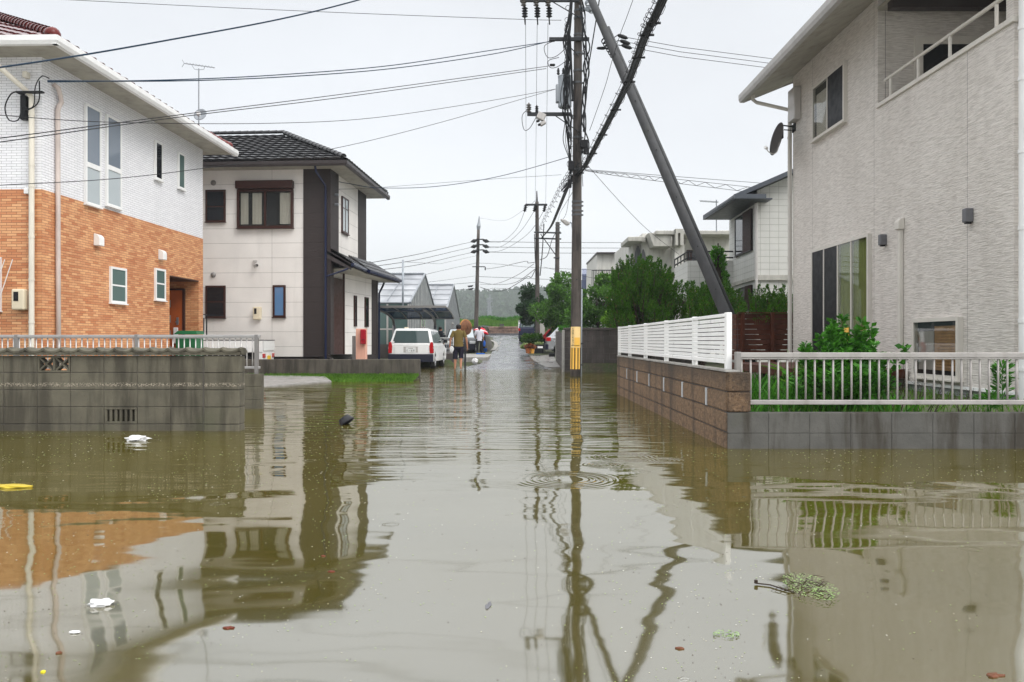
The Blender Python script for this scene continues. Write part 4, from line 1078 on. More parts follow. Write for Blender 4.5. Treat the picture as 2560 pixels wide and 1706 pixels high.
m = MB(); m.box(a, a + .39, YL + .1, YL + .11, z0, z1_); m.build('drain_shade', 'black_plastic', lw, world=True)
# cap: strip with hanging swag tiles
m = MB(); n = int((xr + .02 - x_start) / .012); vs = []; pt = .207
for i in range(n + 1):
    x = x_start + (xr + .02 - x_start) * i / n; ph = ((x - xr) / pt) % 1.0
    dip = .030 * math.sin(math.pi * ph) ** .8 * (1.0 if ph < .5 else 1.0); hump = .022 * math.exp(-((min(ph, 1 - ph)) / .10) ** 2)
    top = .950 + hump * .5 - dip * .10
    vs += [(x, YL - .05, .940 - dip * .9 + hump * .3), (x, YL - .05, .962 - dip * .95 + hump * .6), (x, YL + .02, top + .02), (x, YL + .13, top + .012), (x, YL + .2, .915), (x, YL + .02, .89)]
fs = []
for i in range(n):
    a = 6 * i
    for j in range(6): fs.append((a + j, a + 6 + j, a + 6 + (j + 1) % 6, a + (j + 1) % 6))
fs.append((0, 1, 2, 3, 4, 5)); fs.append(tuple(6 * n + j for j in (5, 4, 3, 2, 1, 0)))
m.add(vs, fs); m.box(x_start, xr + .01, YL - .04, YL + .165, .885, .925); m.build('cap_tiles', 'block_left', lw, world=True, smooth=False)

YB = 12.3; xe = X(654.6, YB)
m = MB(); x_s = xe - .39 * 30
for k, (z0, z1_) in enumerate([(-.35, .14), (.14, .345), (.345, .545)]):
    block_course(m, x_s, xe, YB, YB + .12, z0, z1_)
m.box(x_s, xe - .003, YB + .006, YB + .114, -.35, .54)
tag(m.build('low_block_wall', 'block_left', bevel=.004), 'low block wall under the railing behind the tall block wall', 'wall')
def railing(name, label, x0, x1, y, zb, zt, pitch, posts, r, rail, base, endcap=True, mat='alu'):
    t = thing(name, label, 'railing', ((x0 + x1) / 2, y, base))
    m = MB(); m.box(x0, x1, y - .028, y + .028, zt - rail, zt); m.box(x0, x1, y - .024, y + .024, zb, zb + rail * .9); m.box(x0, x1, y - .02, y + .02, zt - rail * 1.35, zt - rail - .002)
    m.build('rails', mat, t, world=True, bevel=.006, seg=2)
    m = MB(); n = int((x1 - x0) / pitch)
    for i in range(n + 1):
        x = x1 - .03 - i * pitch if endcap else x0 + .06 + i * pitch
        if any(abs(x - p) < .03 for p in posts): continue
        m.tube([(x, y, zb + rail * .9), (x, y, zt - rail * 1.35)], r, 8)
    m.build('balusters', mat, t, world=True, smooth=True)
    for p in posts:
        m = MB(); m.box(p - .028, p + .028, y - .03, y + .034, base, zt + .006); m.build('post', 'alu_dark', t, world=True, bevel=.005)
    return t
xe2 = X(650.5, YB + .06)
px0 = X(641.5, YB + .06)
railing('railing', 'grey aluminium railing above the low wall before the orange tiled house', xe2 - 9.6, xe2, YB + .06, .62, 1.145, .0883, [px0, px0 - 1.86, px0 - 3.72, px0 - 5.58], .0105, .04, .5)

# right: grey block wall, split-face wall
YR = 7.755
m = MB()
for k, (z0, z1_) in enumerate([(-.35, -.05), (-.05, .15), (.15, .354)]):
    block_course(m, 2.096, 14.3, YR, YR + .12, z0, z1_, .40, .007)
m.box(2.115, 14.2, YR + .005, YR + .115, -.35, .349)
tag(m.build('grey_block_wall', 'block_grey', bevel=.003), 'low grey block wall carrying the front railing at the right', 'wall')
XS = 2.092
sw_ = thing('split_face_wall', 'brown rough faced block wall standing in the water under the white slatted fence', 'wall', (XS, 11.8, -.3))
m = MB(); yend = 15.86
for k, (z0, z1_) in enumerate([(-.35, -.046), (-.046, .154), (.154, .354), (.354, .554), (.554, .75)]):
    L0 = YR + .005; bw = .395; off = 0; y = L0 - off; 
    if k >= 3: m.box(XS + .012, XS + .235, YR + .002, YR + .06, z0 + .004, z1_ - .004)
    m.box(XS - .0, XS + .12, YR + (.006 if k < 3 else .03), yend, z0 + .005, z1_ - .005)
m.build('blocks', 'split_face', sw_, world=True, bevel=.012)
m = MB(); m.box(XS + .014, XS + .115, YR + .04, yend - .01, -.35, .745); m.box(XS + .115, XS + .23, YR + .02, YR + .055, .36, .745); m.build('mortar', 'dark_trim', sw_, world=True)
for y in (8.57, 9.78, 10.97, 12.15, 13.32, 14.5):
    m = MB(); m.box(XS - .006, XS + .03, y - .035, y + .035, .362, .548); m.build('drain_strip', 'foundation', sw_, world=True)
m = MB(); m.box(XS - .005, XS + .13, YR + .02, yend, .748, .765); m.build('coping', 'concrete_pale', sw_, world=True)
# white slatted fence
XF = 2.15; fe = thing('white_fence', 'white slatted aluminium fence on top of the brown rough block wall', 'fence', (XF, 11.9, .76))
ps = [7.95, 9.40, 11.13, 12.86, 14.58, 16.0]
for y in ps:
    m = MB(); e = .03 if y != 7.95 else .04; m.box(XF - .02, XF + .035, y - e, y + e, .765, 1.335); m.build('post', 'fence_white', fe, world=True, bevel=.004)
for a, b in zip(ps, ps[1:]):
    m = MB(); a2, b2 = a + .032, b - .032
    m.box(XF - .03, XF + .03, a2, b2, 1.292, 1.325); m.box(XF - .03, XF + .03, a2, b2, .825, .865)
    for i in range(9):
        z0 = .872 + i * .0462; m.box(XF - .022, XF - .004, a2, b2, z0, z0 + .038)
    m.build('slat_panel', 'fence_white', fe, world=True, bevel=.003)
fe2 = railing('railing', 'long grey aluminium railing on the grey block wall before the beige house', 2.2, 13.0, YR + .09, .425, .937, .0903, [2.225, 6.27 - .03 - 2.06 + 2.04, 8.28, 10.3], .0105, .05, .354, endcap=False, mat='rail_grey')

# low wall before the cream house
m = MB(); m.box(-14, X(1050, 22), 22, 22.12, -.35, .545); tag(m.build('garden_wall', 'wall_low', bevel=.01), 'long low dark concrete wall behind the strip of green grass', 'wall')

# dark block walls behind the pole
def dark_wall(name, label, pts, z0, zt):
    m = MB()
    for (a, b) in zip(pts, pts[1:]):
        a, b = Vector((*a, 0)), Vector((*b, 0)); d = (b - a).normalized(); L = (b - a).length; n = Vector((d.y, -d.x, 0)); k = 0; z = zt
        while z > z0:
            zz = max(z0, z - .197); off = (k % 2) * .195; q = -off
            while q < L:
                p0, p1 = max(q, 0), min(q + .39, L)
                if p1 - p0 > .02: m.obox(tuple(a), d, n, p0 + .004, p1 - .004, -.12, 0, zz + .004, z - .004)
                q += .39
            m.obox(tuple(a), d, n, 0, L, -.115, -.006, zz, z, 1); z = zz; k += 1
    o = m.build(name, ['block_dark', 'mortar_pale'], bevel=.004); return tag(o, label, 'wall')
dark_wall('dark_block_wall', 'dark block wall across the street corner behind the striped pole', [(1.74, 27), (6.6, 27)], -.3, 1.42)
m = MB(); m.box(1.74, 6.6, 26.96, 27.14, 1.425, 1.50); tag(m.build('wall_coping', 'block_dark', bevel=.01), 'dark coping along the top of the corner block wall', 'coping')
dark_wall('return_block_wall', 'dark block wall running away from the street corner post', [(1.98, 35.9), (1.78, 27.15)], -.3, 1.45)
for x, y, zz in ((X(1408, 26.9), 26.9, 1.42), (X(1391, 36.2), 36.2, 1.52)):
    m = MB(); m.box(x - .045, x + .045 + (.05 if y > 30 else 0), y - .05, y + .05, -.3, zz)
    tag(m.build('wall_post', 'concrete_pale', bevel=.008), 'pale concrete post at the near end of the dark wall' if y < 30 else 'pale concrete post at the far end of the dark wall, by the yellow sign', 'post', 'posts at the ends of the dark wall')
# wooden screen and deck beside the beige house
ws = thing('wooden_screen', 'dark brown horizontal board screen between the white fence and the beige house', 'fence', (5.7, 18.05, .2))
x0, x1 = X(1845, 18.05), 6.6
m = MB()
for i in range(9):
    z0 = .62 + i * .117; m.box(x0, x1, 18.05, 18.075, z0, z0 + .108)
    m.box(x0 - .03, x0 - .004, 18.08, 19.2, z0, z0 + .105)
m.build('boards', 'wood_brown', ws, world=True, bevel=.003)
for x in (x0 + .05, x0 + .72):
    m = MB(); m.box(x, x + .085, 17.97, 18.048, .2, 1.68); m.build('post', 'wood_brown', ws, world=True, bevel=.004)
m = MB(); m.box(x0 - .01, x1, 17.98, 18.10, 1.675, 1.70); m.build('top_rail', 'wood_brown', ws, world=True)
dk = thing('wooden_deck', 'brown timber deck on short posts outside the garden door', 'deck', (5.4, 15, .27))
m = MB()
for i in range(13): m.box(4.6 + i * .127, 4.6 + i * .127 + .119, 12.6, 16.9, .575, .6)
m.build('deck_boards', 'wood_brown', dk, world=True)
m = MB(); m.box(4.575, 4.598, 12.6, 16.9, .46, .598); m.box(4.6, 6.25, 12.575, 12.598, .46, .598); m.build('fascia', 'wood_brown', dk, world=True)
for y in (12.7, 13.7, 14.7, 15.7, 16.7):
    m = MB(); m.box(4.62, 4.70, y, y + .09, .22, .572); m.build('leg', 'wood_dark', dk, world=True)
    m = MB(); m.box(5.6, 5.68, y, y + .09, .22, .572); m.build('leg', 'wood_dark', dk, world=True)

# ------------------------------------------------------------------ greenhouses, carport
def greenhouse(name, label, xg, yf, yr, yb, ze, zr, xl):
    g = thing(name, label, 'greenhouse', (xg - 4, yf, .3))
    m = MB(); th = .03
    for (y0, y1) in ((yf, yr), (yb, yr)):
        s = 1 if y1 > y0 else -1
        m.add([(xl, y0, ze), (xg, y0, ze), (xg, y1, zr), (xl, y1, zr), (xl, y0, ze - th), (xg, y0, ze - th), (xg, y1, zr - th), (xl, y1, zr - th)], [(0, 1, 2, 3), (7, 6, 5, 4), (0, 4, 5, 1), (1, 5, 6, 2), (2, 6, 7, 3)])
    m.build('roof_glass', 'greenhouse_glass', g, world=True)
    m = MB()
    n = int((xg - xl) / 1.05)
    for i in range(n + 1):
        x = xg - i * 1.05; m.tube([(x, yf, ze + .02), (x, yr, zr + .02)], .028, 4)
    for k in range(1, 5):
        t = k / 5; y = yf + (yr - yf) * t; z = ze + (zr - ze) * t + .03; m.tube([(xl, y, z), (xg, y, z)], .018, 4)
    m.tube([(xl, yr, zr + .05), (xg, yr, zr + .05)], .06, 6); m.tube([(xl, yf, ze), (xg, yf, ze)], .05, 6)
    m.tube([(xg + .02, yf, ze), (xg + .02, yr, zr + .03), (xg + .02, yb, ze)], .06, 5)
    m.build('frame', 'steel', g, world=True)
    m = MB(); x = xg
    m.add([(x, yf, .2), (x, yb, .2), (x, yb, ze), (x, yr, zr), (x, yf, ze), (x - .04, yf, .2), (x - .04, yb, .2), (x - .04, yb, ze), (x - .04, yr, zr), (x - .04, yf, ze)], [(0, 1, 2, 3, 4), (9, 8, 7, 6, 5), (0, 4, 9, 5)])
    m.build('gable_wall', 'greenhouse_wall', g, world=True)
    m = MB(); y = yf
    while y < yb:
        t = abs(y - yr); zt = zr - (zr - ze) * (t / (yr - yf) if y < yr else t / (yb - yr)); m.box(x, x + .03, y - .014, y + .014, .3, zt - .03); y += .62
    m.build('gable_ribs', 'steel', g, world=True)
    m = MB(); m.box(xl, xg - .05, yf, yf + .03, .9, ze - .03); m.build('front_glass', 'glass_green', g, world=True)
    m = MB(); m.box(xl, xg - .05, yf - .02, yf + .05, .2, .9); m.build('plinth', 'block_dark', g, world=True)
    m = MB()
    for i in range(int((xg - xl) / .95)): m.box(xg - i * .95 - .08, xg - i * .95, yf - .03, yf, .9, ze - .06)
    m.box(xl, xg - .05, yf - .025, yf, 1.55, 1.62); m.build('mullions', 'alu_light', g, world=True)
    for (ya, yb_, hz) in ((yr - 2.0, yr - 1.3, 0), (yr - .9, yr - .2, 0)):
        m = MB(); m.box(x + .03, x + .06, ya, yb_, .9, 2.3); wo = m.build('window', 'alu_light', g, world=True)
        m = MB(); m.box(x + .06, x + .065, ya + .07, yb_ - .07, 1.0, 2.2); m.build('pane', 'glass_frost', wo, world=True)
    m = MB(); m.box(x + .03, x + .05, yr - 1.28, yr - .92, .5, 2.3); m.build('doorway', 'black_plastic', g, world=True)
b = NB('greenhouse_glass'); n_g = b.noise(.9, 5, .6)
M['greenhouse_glass'] = b.set(b.mix(b.rng(n_g, .35, .65), (.16, .17, .185), (.34, .35, .37)), .3)
greenhouse('greenhouse', 'nearer dirty glass greenhouse with pitched roof behind the white wagon', -4.64, 36.0, 42.2, 48.3, 2.78, 4.57, -15)
greenhouse('greenhouse', 'farther glass greenhouse whose gable shows right of the nearer one', -4.02, 48.45, 54.6, 61, 2.9, 4.87, -15)
cp = thing('carport', 'small carport with curved smoky roof and grey posts', 'carport', P(1036, 900, 34.6))
xa, xb_ = X(936, 31), X(1114.7, 31); n = 10
def cpz(t): return 2.40 - .12 * t - .22 * t ** 3
def cpy(t): return 31 + 4.3 * t
m = MB(); vs = []
for i in range(n + 1):
    t = i / n; vs += [(xa, cpy(t), cpz(t)), (xb_, cpy(t), cpz(t)), (xa, cpy(t), cpz(t) - .01), (xb_, cpy(t), cpz(t) - .01)]
m.add(vs, [(4 * i, 4 * i + 1, 4 * i + 5, 4 * i + 4) for i in range(n)] + [(4 * i + 2, 4 * i + 6, 4 * i + 7, 4 * i + 3) for i in range(n)]); 
b = NB('smoky_sheet'); b.set((.10, .13, .18), .15); tr = b.n('ShaderNodeBsdfTransparent'); tr.inputs[0].default_value = (.25, .33, .45, 1); mx = b.n('ShaderNodeMixShader'); mx.inputs[0].default_value = .55
b.l(b.p.outputs[0], mx.inputs[1]); b.l(tr.outputs[0], mx.inputs[2]); b.l(mx.outputs[0], b.out.inputs[0]); M['smoky_sheet'] = b.m
m.build('roof_sheet', 'smoky_sheet', cp, world=True)
m = MB()
for x in (xa, (xa + xb_) / 2 - .7, (xa + xb_) / 2, (xa + xb_) / 2 + .7, xb_): m.tube([(x, cpy(i / n), cpz(i / n) - .02) for i in range(n + 1)], .028, 5)
m.box(xa, xb_, 30.96, 31.04, cpz(0) - .06, cpz(0) + .03); m.box(xa, xb_, cpy(1) - .04, cpy(1) + .03, cpz(1) - .05, cpz(1) + .02); m.tube([(xa, cpy(.5), cpz(.5) - .03), (xb_, cpy(.5), cpz(.5) - .03)], .025, 5)
m.build('frame', 'alu_dark', cp, world=True)
for u in (985, 1088):
    x = X(u, 35.2); m = MB(); m.tube([(x, 35.2, -.2), (x, 35.2, 1.75)], .075, 8); m.tube(catmull([(x, 35.2, 1.7), (x - .02, 35.0, 1.98), (x - .06, 34.2, 2.16), (x - .1, 33, 2.26), (x - .12, 31.6, 2.31)], 5), .06, 6); m.build('post', 'alu_dark', cp, world=True, smooth=True)
# retaining block with mesh fence
m = MB(); m.box(-5.0, X(1134, 34), 34.0, 36.3, -.3, .52); tag(m.build('retaining_wall', 'block_dark', bevel=.01), 'dark concrete retaining block just right of the white wagon', 'wall')
mf = thing('mesh_fence', 'white wire mesh fence panel on the retaining block', 'fence', (X(1110, 34.2), 34.2, .52))
x0, x1 = X(1086, 34.2), X(1133, 34.2); m = MB()
for i in range(12): x = x0 + (x1 - x0) * i / 11; m.tube([(x, 34.2, .55), (x, 34.2, 1.19)], .006, 4)
for z in (.58, .74, .9, 1.05): m.tube([(x0, 34.2, z), (x1, 34.2, z)], .007, 4)
m.build('mesh', 'fence_white', mf, world=True); m = MB(); m.box(x0, x1, 34.18, 34.22, 1.17, 1.2); m.build('top_rail', 'fence_white', mf, world=True)
for x in (x0, x1): m = MB(); m.tube([(x, 34.2, .5), (x, 34.2, 1.2)], .02, 6); m.build('post', 'fence_white', mf, world=True)
# curved kerb wall left of the road
m = MB(); pts = [(-1.35, 48.5), (-1.28, 51), (-1.25, 54), (-1.3, 58), (-1.45, 62), (-1.9, 66)]
for a, b_ in zip(pts, pts[1:]):
    za, zb = road_z(a[1]), road_z(b_[1]); ta, tb = max(za + .1, 1.28), max(zb + .1, 1.36)
    m.add([(a[0], a[1], za - .3), (b_[0], b_[1], zb - .3), (b_[0] - .35, b_[1], tb), (a[0] - .35, a[1], ta), (a[0] - .7, a[1], za - .3), (b_[0] - .7, b_[1], zb - .3), (b_[0] - .55, b_[1], tb), (a[0] - .55, a[1], ta)],
          [(0, 1, 2, 3), (3, 2, 6, 7), (7, 6, 5, 4), (0, 3, 7, 4), (1, 5, 6, 2)])
tag(m.build('kerb_wall', 'wall_low'), 'curved sloping concrete kerb wall on the left edge of the dry road', 'wall')
m = MB()
for a, b_ in zip(pts, pts[1:]):
    za, zb = road_z(a[1]), road_z(b_[1]); m.add([(a[0] + .02, a[1], za + .06), (b_[0] + .02, b_[1], zb + .06), (b_[0] + .28, b_[1], zb + .05), (a[0] + .28, a[1], za + .05), (a[0] + .28, a[1], za - .1), (b_[0] + .28, b_[1], zb - .1)], [(0, 3, 2, 1), (3, 4, 5, 2)])
tag(m.build('kerb', 'concrete_pale', auto=False), kind='structure')
# stone wall and grassy bank across the end of the street
m = MB(); y = 84.0
for k in range(3):
    z0 = 1.78 + k * .27; x = -2.35 - (k * .1)
    while x < .62:
        w0 = rng.uniform(.28, .5); m.box(x + .02, min(x + w0, .66) - .02, y - rng.uniform(0, .05), y + .3, z0 + .02, z0 + .25); x += w0
m.box(-2.4, .66, y + .04, y + .28, 1.7, 2.58)
tag(m.build('stone_wall', 'stone_wall', bevel=.04, seg=2), 'red brown dry stone wall across the far end of the road', 'wall')
m = MB(); m.box(-1.3, -.85, 83.6, 83.95, 2.6, 2.85); tag(m.build('concrete_box', 'block_grey', bevel=.02), 'small grey concrete box on the grassy bank above the stone wall', 'box')
def bank(x, y):
    t = min(1, max(0, (y - 84.2) / 3)); return 2.5 + .65 * t + .12 * math.sin(x * 1.7) + .1 * math.sin(y * 2.3 + x)
grid_mesh('grass_bank', [(-8 + i * .5) for i in range(48)], [84.2, 84.6, 85.2, 86, 87.2, 89, 92, 96], bank, 'ground')
# white shed
sh = thing('white_shed', 'plain white metal shed at the far end of the road', 'shed', P(1308, 835, 80))
m = MB(); m.box(X(1296, 80), X(1309, 80), 80, 81.5, 1.6, Z(803, 80)); m.box(X(1309.2, 80), X(1319, 80), 80.4, 81.5, 1.6, Z(802, 80)); m.build('wall', 'white_paint', sh, world=True)
m = MB(); m.box(X(1295.5, 80), X(1320, 80), 79.9, 81.6, Z(803, 80), Z(801, 80)); m.build('roof', 'alu_dark', sh, world=True)
m = MB(); m.box(X(1297.5, 80), X(1298.4, 80), 79.97, 80, Z(812, 80), Z(810.5, 80)); m.build('handle', 'dark_metal', sh, world=True)
# gate lodge
gl = thing('gate_lodge', 'small white gate building with flat roof among the trees', 'gatehouse', P(1350, 850, 48))
m = MB(); m.box(X(1342, 48), X(1362, 48), 48, 50.5, .3, Z(782, 48)); m.build('wall', 'rcwall_white', gl, world=True)
m = MB(); m.box(X(1333.5, 48), X(1362, 48), 47.6, 50.8, Z(782, 48), Z(777, 48)); m.build('roof', 'rctrim', gl, world=True, bevel=.03)
m = MB(); m.box(X(1343, 48), X(1345, 48), 47.98, 48, Z(800, 48), Z(788, 48)); m.build('window', 'glass_dark', gl, world=True)

# ------------------------------------------------------------------ houses behind the trees at the right
th_ = thing('grey_tile_house', 'two storey house with pale square tiles and blue grey roof behind the beige house', 'house', (7.7, 25, .3))
c0 = Vector((X(1893, 25), 25, 0)); c1 = Vector((X(1823, 28.8), 28.8, 0)); c2 = Vector((c0.x + 6, 25.2, 0))
c3 = c1 + (c2 - c0)
m = MB(); m.prism([Vector((p.x, p.y, .3)) for p in (c0, c2, c3, c1)], (0, 0, 5.45 - .3)); 
zt0 = Z(485, 25)
gb = [Vector((c0.x, c0.y, 5.45)), Vector((c0.x, c0.y, 5.77)), Vector((c0.x + 3.6, c0.y + .12, 7.33)), Vector((c0.x + 6, c0.y + .2, 5.45))]
m.prism(gb, (c1 - c0)); m.build('wall', 'tile_panel', th_, world=True)
m = MB(); dd = (c1 - c0).normalized(); nn = Vector((-dd.y, dd.x, 0)) ; nn = nn if nn.x < 0 else -nn
m.obox(tuple(c0 + Vector((0, 0, 0))), dd, nn, -.02, (c1 - c0).length, 0, .06, Z(690, 25) - .12, Z(690, 25)); m.box(c0.x - .05, c2.x, 24.93, 25.0, Z(690, 25) - .14, Z(690, 25) + .02); m.build('band', 'rctrim', th_, world=True)
# roof: left slope comes down over the side wall
e0 = P(1772, 535, 27.6); e1 = P(1838, 485, 24.4)
m = MB()
lo0 = Vector((c0.x - .86, 24.4, 5.42)); lo1 = Vector((c1.x - .95, 28.6, 5.42)); hi0 = Vector((c0.x + 3.6, 24.5, 7.36)); hi1 = Vector((c1.x + 3.6, 28.6, 7.36)); up = Vector((0, 0, .14))
m.add([lo0, hi0, hi1, lo1, lo0 + up, hi0 + up, hi1 + up, lo1 + up], [(0, 3, 2, 1), (4, 5, 6, 7), (0, 1, 5, 4), (1, 2, 6, 5), (2, 3, 7, 6), (3, 0, 4, 7)]); m.box(lo0.x + .04, c0.x + .3, 24.45, 28.6, 5.40, 5.44); m.box(lo0.x + .02, lo0.x + .08, 24.4, 28.6, 5.40, 5.56); ro = m.build('roof', 'dark_grey_trim', th_, world=True)
m = MB(); m.tube([lo0 + Vector((0, 0, .05)), lo1 + Vector((0, 0, .05))], .05, 6); m.box(lo0.x - .05, c0.x + .06, 24.30, 24.39, 5.40, 5.54); m.build('gutter', 'dark_grey_trim', ro, world=True)
m = MB(); m.tube([(c0.x - .06, 24.9, 5.35), (c0.x - .06, 24.9, .5)], .05, 8); m.build('downpipe', 'alu_light', th_, world=True)
def side_u(u):   # distance along c0->c1 for a photo column
    k = (u - 1280) / F; return (k * c0.y - c0.x) / (dd.x - k * dd.y)
for (u0, u1, v0, v1) in ((1882, 1840, 530, 630), (1882, 1850, 716, 775)):
    a0, a1 = side_u(u0), side_u(u1); D_ = 26.2
    window(th_, tuple(c0), tuple(dd), tuple(nn), a0, a1, Z(v1, D_), Z(v0, D_), frame='black_plastic', fw=.05, mull=((a0 + a1) / 2,), glass='glass_dark', back=False, world=True)
    m = MB(); m.obox(tuple(c0), dd, nn, a0 - .02, (a0 + a1) / 2 - .1, .05, .08, Z(v1, D_), Z(v0, D_)); m.build('shutter', 'wood_dark', th_, world=True)
bl = MB(); bl.obox(tuple(c1), dd, nn, -.6, 2.2, 0, 1.6, 2.6, 3.9); bo = bl.build('balcony', 'tile_panel', th_, world=True)
bl = MB(); q = c1 + dd * -.6 + nn * 1.6; q2 = c1 + dd * 2.2 + nn * 1.6
for z in (4.0, 4.22): bl.tube([c1 - dd * .6 + Vector((0, 0, z)), q + Vector((0, 0, z)), q2 + Vector((0, 0, z))], .03, 5)
for k in range(5): p = q.lerp(q2, k / 4); bl.tube([p + Vector((0, 0, 3.9)), p + Vector((0, 0, 4.22))], .025, 4)
bl.build('balcony_rail', 'black_plastic', bo, world=True)
ant = thing('roof_antenna', 'small flat yagi aerial on a thin mast over the white house', 'antenna', P(1791, 575, 40))
m = MB(); m.tube([P(1791, 580, 40), P(1791, 500, 40)], .03, 5); m.build('mast', 'steel', ant, world=True)
m = MB(); m.tube([P(1750, 504, 40), P(1796, 507, 40)], .02, 4)
for i in range(14): p = P(1751 + i * 3.2, 504 + i * .2, 40); m.tube([p - Vector((0, .25, 0)), p + Vector((0, .25, 0)) + Vector((0, 0, .08))], .014, 4)
m.build('aerial', 'steel', ant, world=True)
# white concrete house with arches
wh = thing('white_concrete_house', 'stained white concrete house with heavy parapets and arched openings', 'house', P(1700, 853, 42))
D_ = 42
m = MB()
m.box(X(1606, D_), X(1850, D_), D_, D_ + 8, .3, Z(584, D_)); m.box(X(1585, D_), X(1606, D_), D_ + .6, D_ + 8, .3, Z(592, D_))
m.box(X(1678, D_), X(1702, D_), D_ - .9, D_, .3, Z(617, D_)); m.build('wall', 'rcwall_white', wh, world=True)
m = MB(); yf = D_ - 1.2
m.prism([P(1621, 582, yf), P(1679, 584, yf), P(1679, 617, yf), P(1634, 617, yf)], (0, 1.2, 0))
m.box(X(1638, yf), X(1688, yf), yf - .15, yf + .6, Z(588, yf), Z(577.5, yf)); m.box(X(1706, yf), X(1850, yf), yf - .15, yf + 1.2, Z(588, yf), Z(577.5, yf))
m.box(X(1572, yf), X(1606, yf), yf + .3, yf + 3, Z(602, yf), Z(590, yf)); m.box(X(1596, yf), X(1622, yf), yf + .9, yf + 3, Z(600, yf), Z(586, yf)); m.build('parapet', 'rctrim', wh, world=True, bevel=.03)
m = MB(); 
for u0, u1 in ((1686, 1692), (1698, 1706)): m.box(X(u0, yf), X(u1, yf), yf - .3, yf + .6, Z(615, yf), Z(575, yf))
m.box(X(1686, yf), X(1706, yf), yf - .29, yf + .5, Z(585, yf), Z(574.5, yf)); m.box(X(1692, yf), X(1698, yf), yf, yf + .5, Z(612, yf), Z(586, yf)); m.build('scupper', 'rctrim', wh, world=True)
m = MB(); pr = [(X(1588, D_ + .5), Z(655, D_))]
m.prism([Vector((X(1586 + 18 * (i / 10), D_ + .5), D_ + .5, Z(640, D_) + .6 * math.sin(math.pi * (i / 10)))) for i in range(11)], (0, .05, 0)); m.box(X(1586, D_ + .5), X(1604, D_ + .5), D_ + .5, D_ + .55, Z(660, D_), Z(640, D_))
m.prism([Vector((X(1600 + 16 * (i / 10), D_ - .05), D_ - .05, Z(652, D_) + .6 * math.sin(math.pi * (i / 10)))) for i in range(11)], (0, .04, 0)); m.build('arch_opening', 'lamp_grey', wh, world=True)
m = MB(); m.tube([P(1716, 596, D_ - .1), P(1713, 608, D_ - .1), P(1703, 615, D_ - .1), P(1703, 730, D_ - .1)], .06, 6); m.build('downpipe', 'alu_light', wh, world=True)
window(wh, (0, D_, 0), (1, 0, 0), (0, -1, 0), X(1716, D_), X(1745, D_), Z(680, D_), Z(626, D_), frame='frame_brown', fw=.1, proj=.15, world=True, glass='glass_dark', back=False, mull=(X(1726, D_),))
m = MB(); m.box(X(1690, D_), X(1712, D_), D_ - 1.4, D_ - .4, Z(722, D_), Z(719, D_)); m.box(X(1680, D_), X(1722, D_), D_ - 1.5, D_ - .3, Z(732, D_), Z(726, D_)); m.build('canopy', 'rctrim', wh, world=True)
# white flat-roofed house further back
w2 = thing('white_flat_house', 'white flat roofed house with dark roof edge seen above the broadleaf trees', 'house', P(1540, 853, 52)); D_ = 52
m = MB(); m.prism([P(1492, 635, D_), P(1487, 853, D_), P(1590, 853, D_), P(1590, 636, D_)], (0, 7, 0)); m.build('wall', 'rcwall_white', w2, world=True)
m = MB(); m.box(X(1490, D_), X(1590, D_), D_ - .4, D_ + 7, Z(636, D_), Z(632.5, D_)); m.build('roof', 'dark_trim', w2, world=True)
m = MB(); 
for u in range(1480, 1530, 4): m.tube([P(u, 718, D_ - 1), P(u, 676, D_ - 1)], .025, 4)
m.tube([P(1479, 676, D_ - 1), P(1530, 676, D_ - 1)], .04, 4); m.build('balcony_rail', 'dark_metal', w2, world=True)
m = MB(); m.box(X(1545, D_), X(1585, D_), D_ - .03, D_, Z(662, D_), Z(650, D_)); m.build('window', 'glass_dark', w2, world=True)
m = MB(); m.add([P(1455, 686, 60), P(1490, 686, 60), P(1482, 672, 64), P(1455, 672, 64), P(1455, 700, 60), P(1490, 700, 60)], [(0, 1, 2, 3), (4, 5, 1, 0)]); m.box(X(1455, 60), X(1490, 60), 60.05, 64, 1.5, Z(700, 60)); tag(m.build('house_with_solar_roof', 'solar'), 'distant house roof with blue solar panels seen just right of the main pole', 'house')
# ------------------------------------------------------------------ poles
D1 = 23.8
def pole(name, label, base, top, r0, r1, mat='pole_concrete', group=None, rings=()):
    t = thing(name, label, 'utility pole', base, 0, group); base, top = Vector(base), Vector(top)
    m = MB(); n = 12; pts = [base.lerp(top, i / n) for i in range(n + 1)]
    m.tube(pts, [r0 + (r1 - r0) * i / n for i in range(n + 1)], 20); m.build('shaft', mat, t, world=True, smooth=True)
    if rings:
        m = MB()
        for z in rings:
            k = (z - base.z) / (top.z - base.z); p = base.lerp(top, k); r = r0 + (r1 - r0) * k
            m.lathe(p, [(r, -.03), (r + .012, -.03), (r + .012, .03), (r, .03)], 16, axis=tuple(top - base)); m.box(p.x + r, p.x + r + .05, p.y - .02, p.y + .02, p.z - .02, p.z + .02)
        m.build('bands', 'steel_dark', t, world=True)
    return t
pb = Vector((X(1439, D1), D1, -.4)); pt_ = Vector((X(1446.5, D1), D1, 12.6))
def p1(z): return pb.lerp(pt_, (z + .4) / 13.0)
mp_ = pole('utility_pole', 'main concrete utility pole with transformer and striped yellow warning sign standing in the water', pb, pt_, .163, .112, rings=[Z(v, D1) for v in (28, 46, 88, 96, 135, 178, 208, 345, 425, 505, 515, 528, 538)])
b = NB('sign_stripes'); 
m = MB()
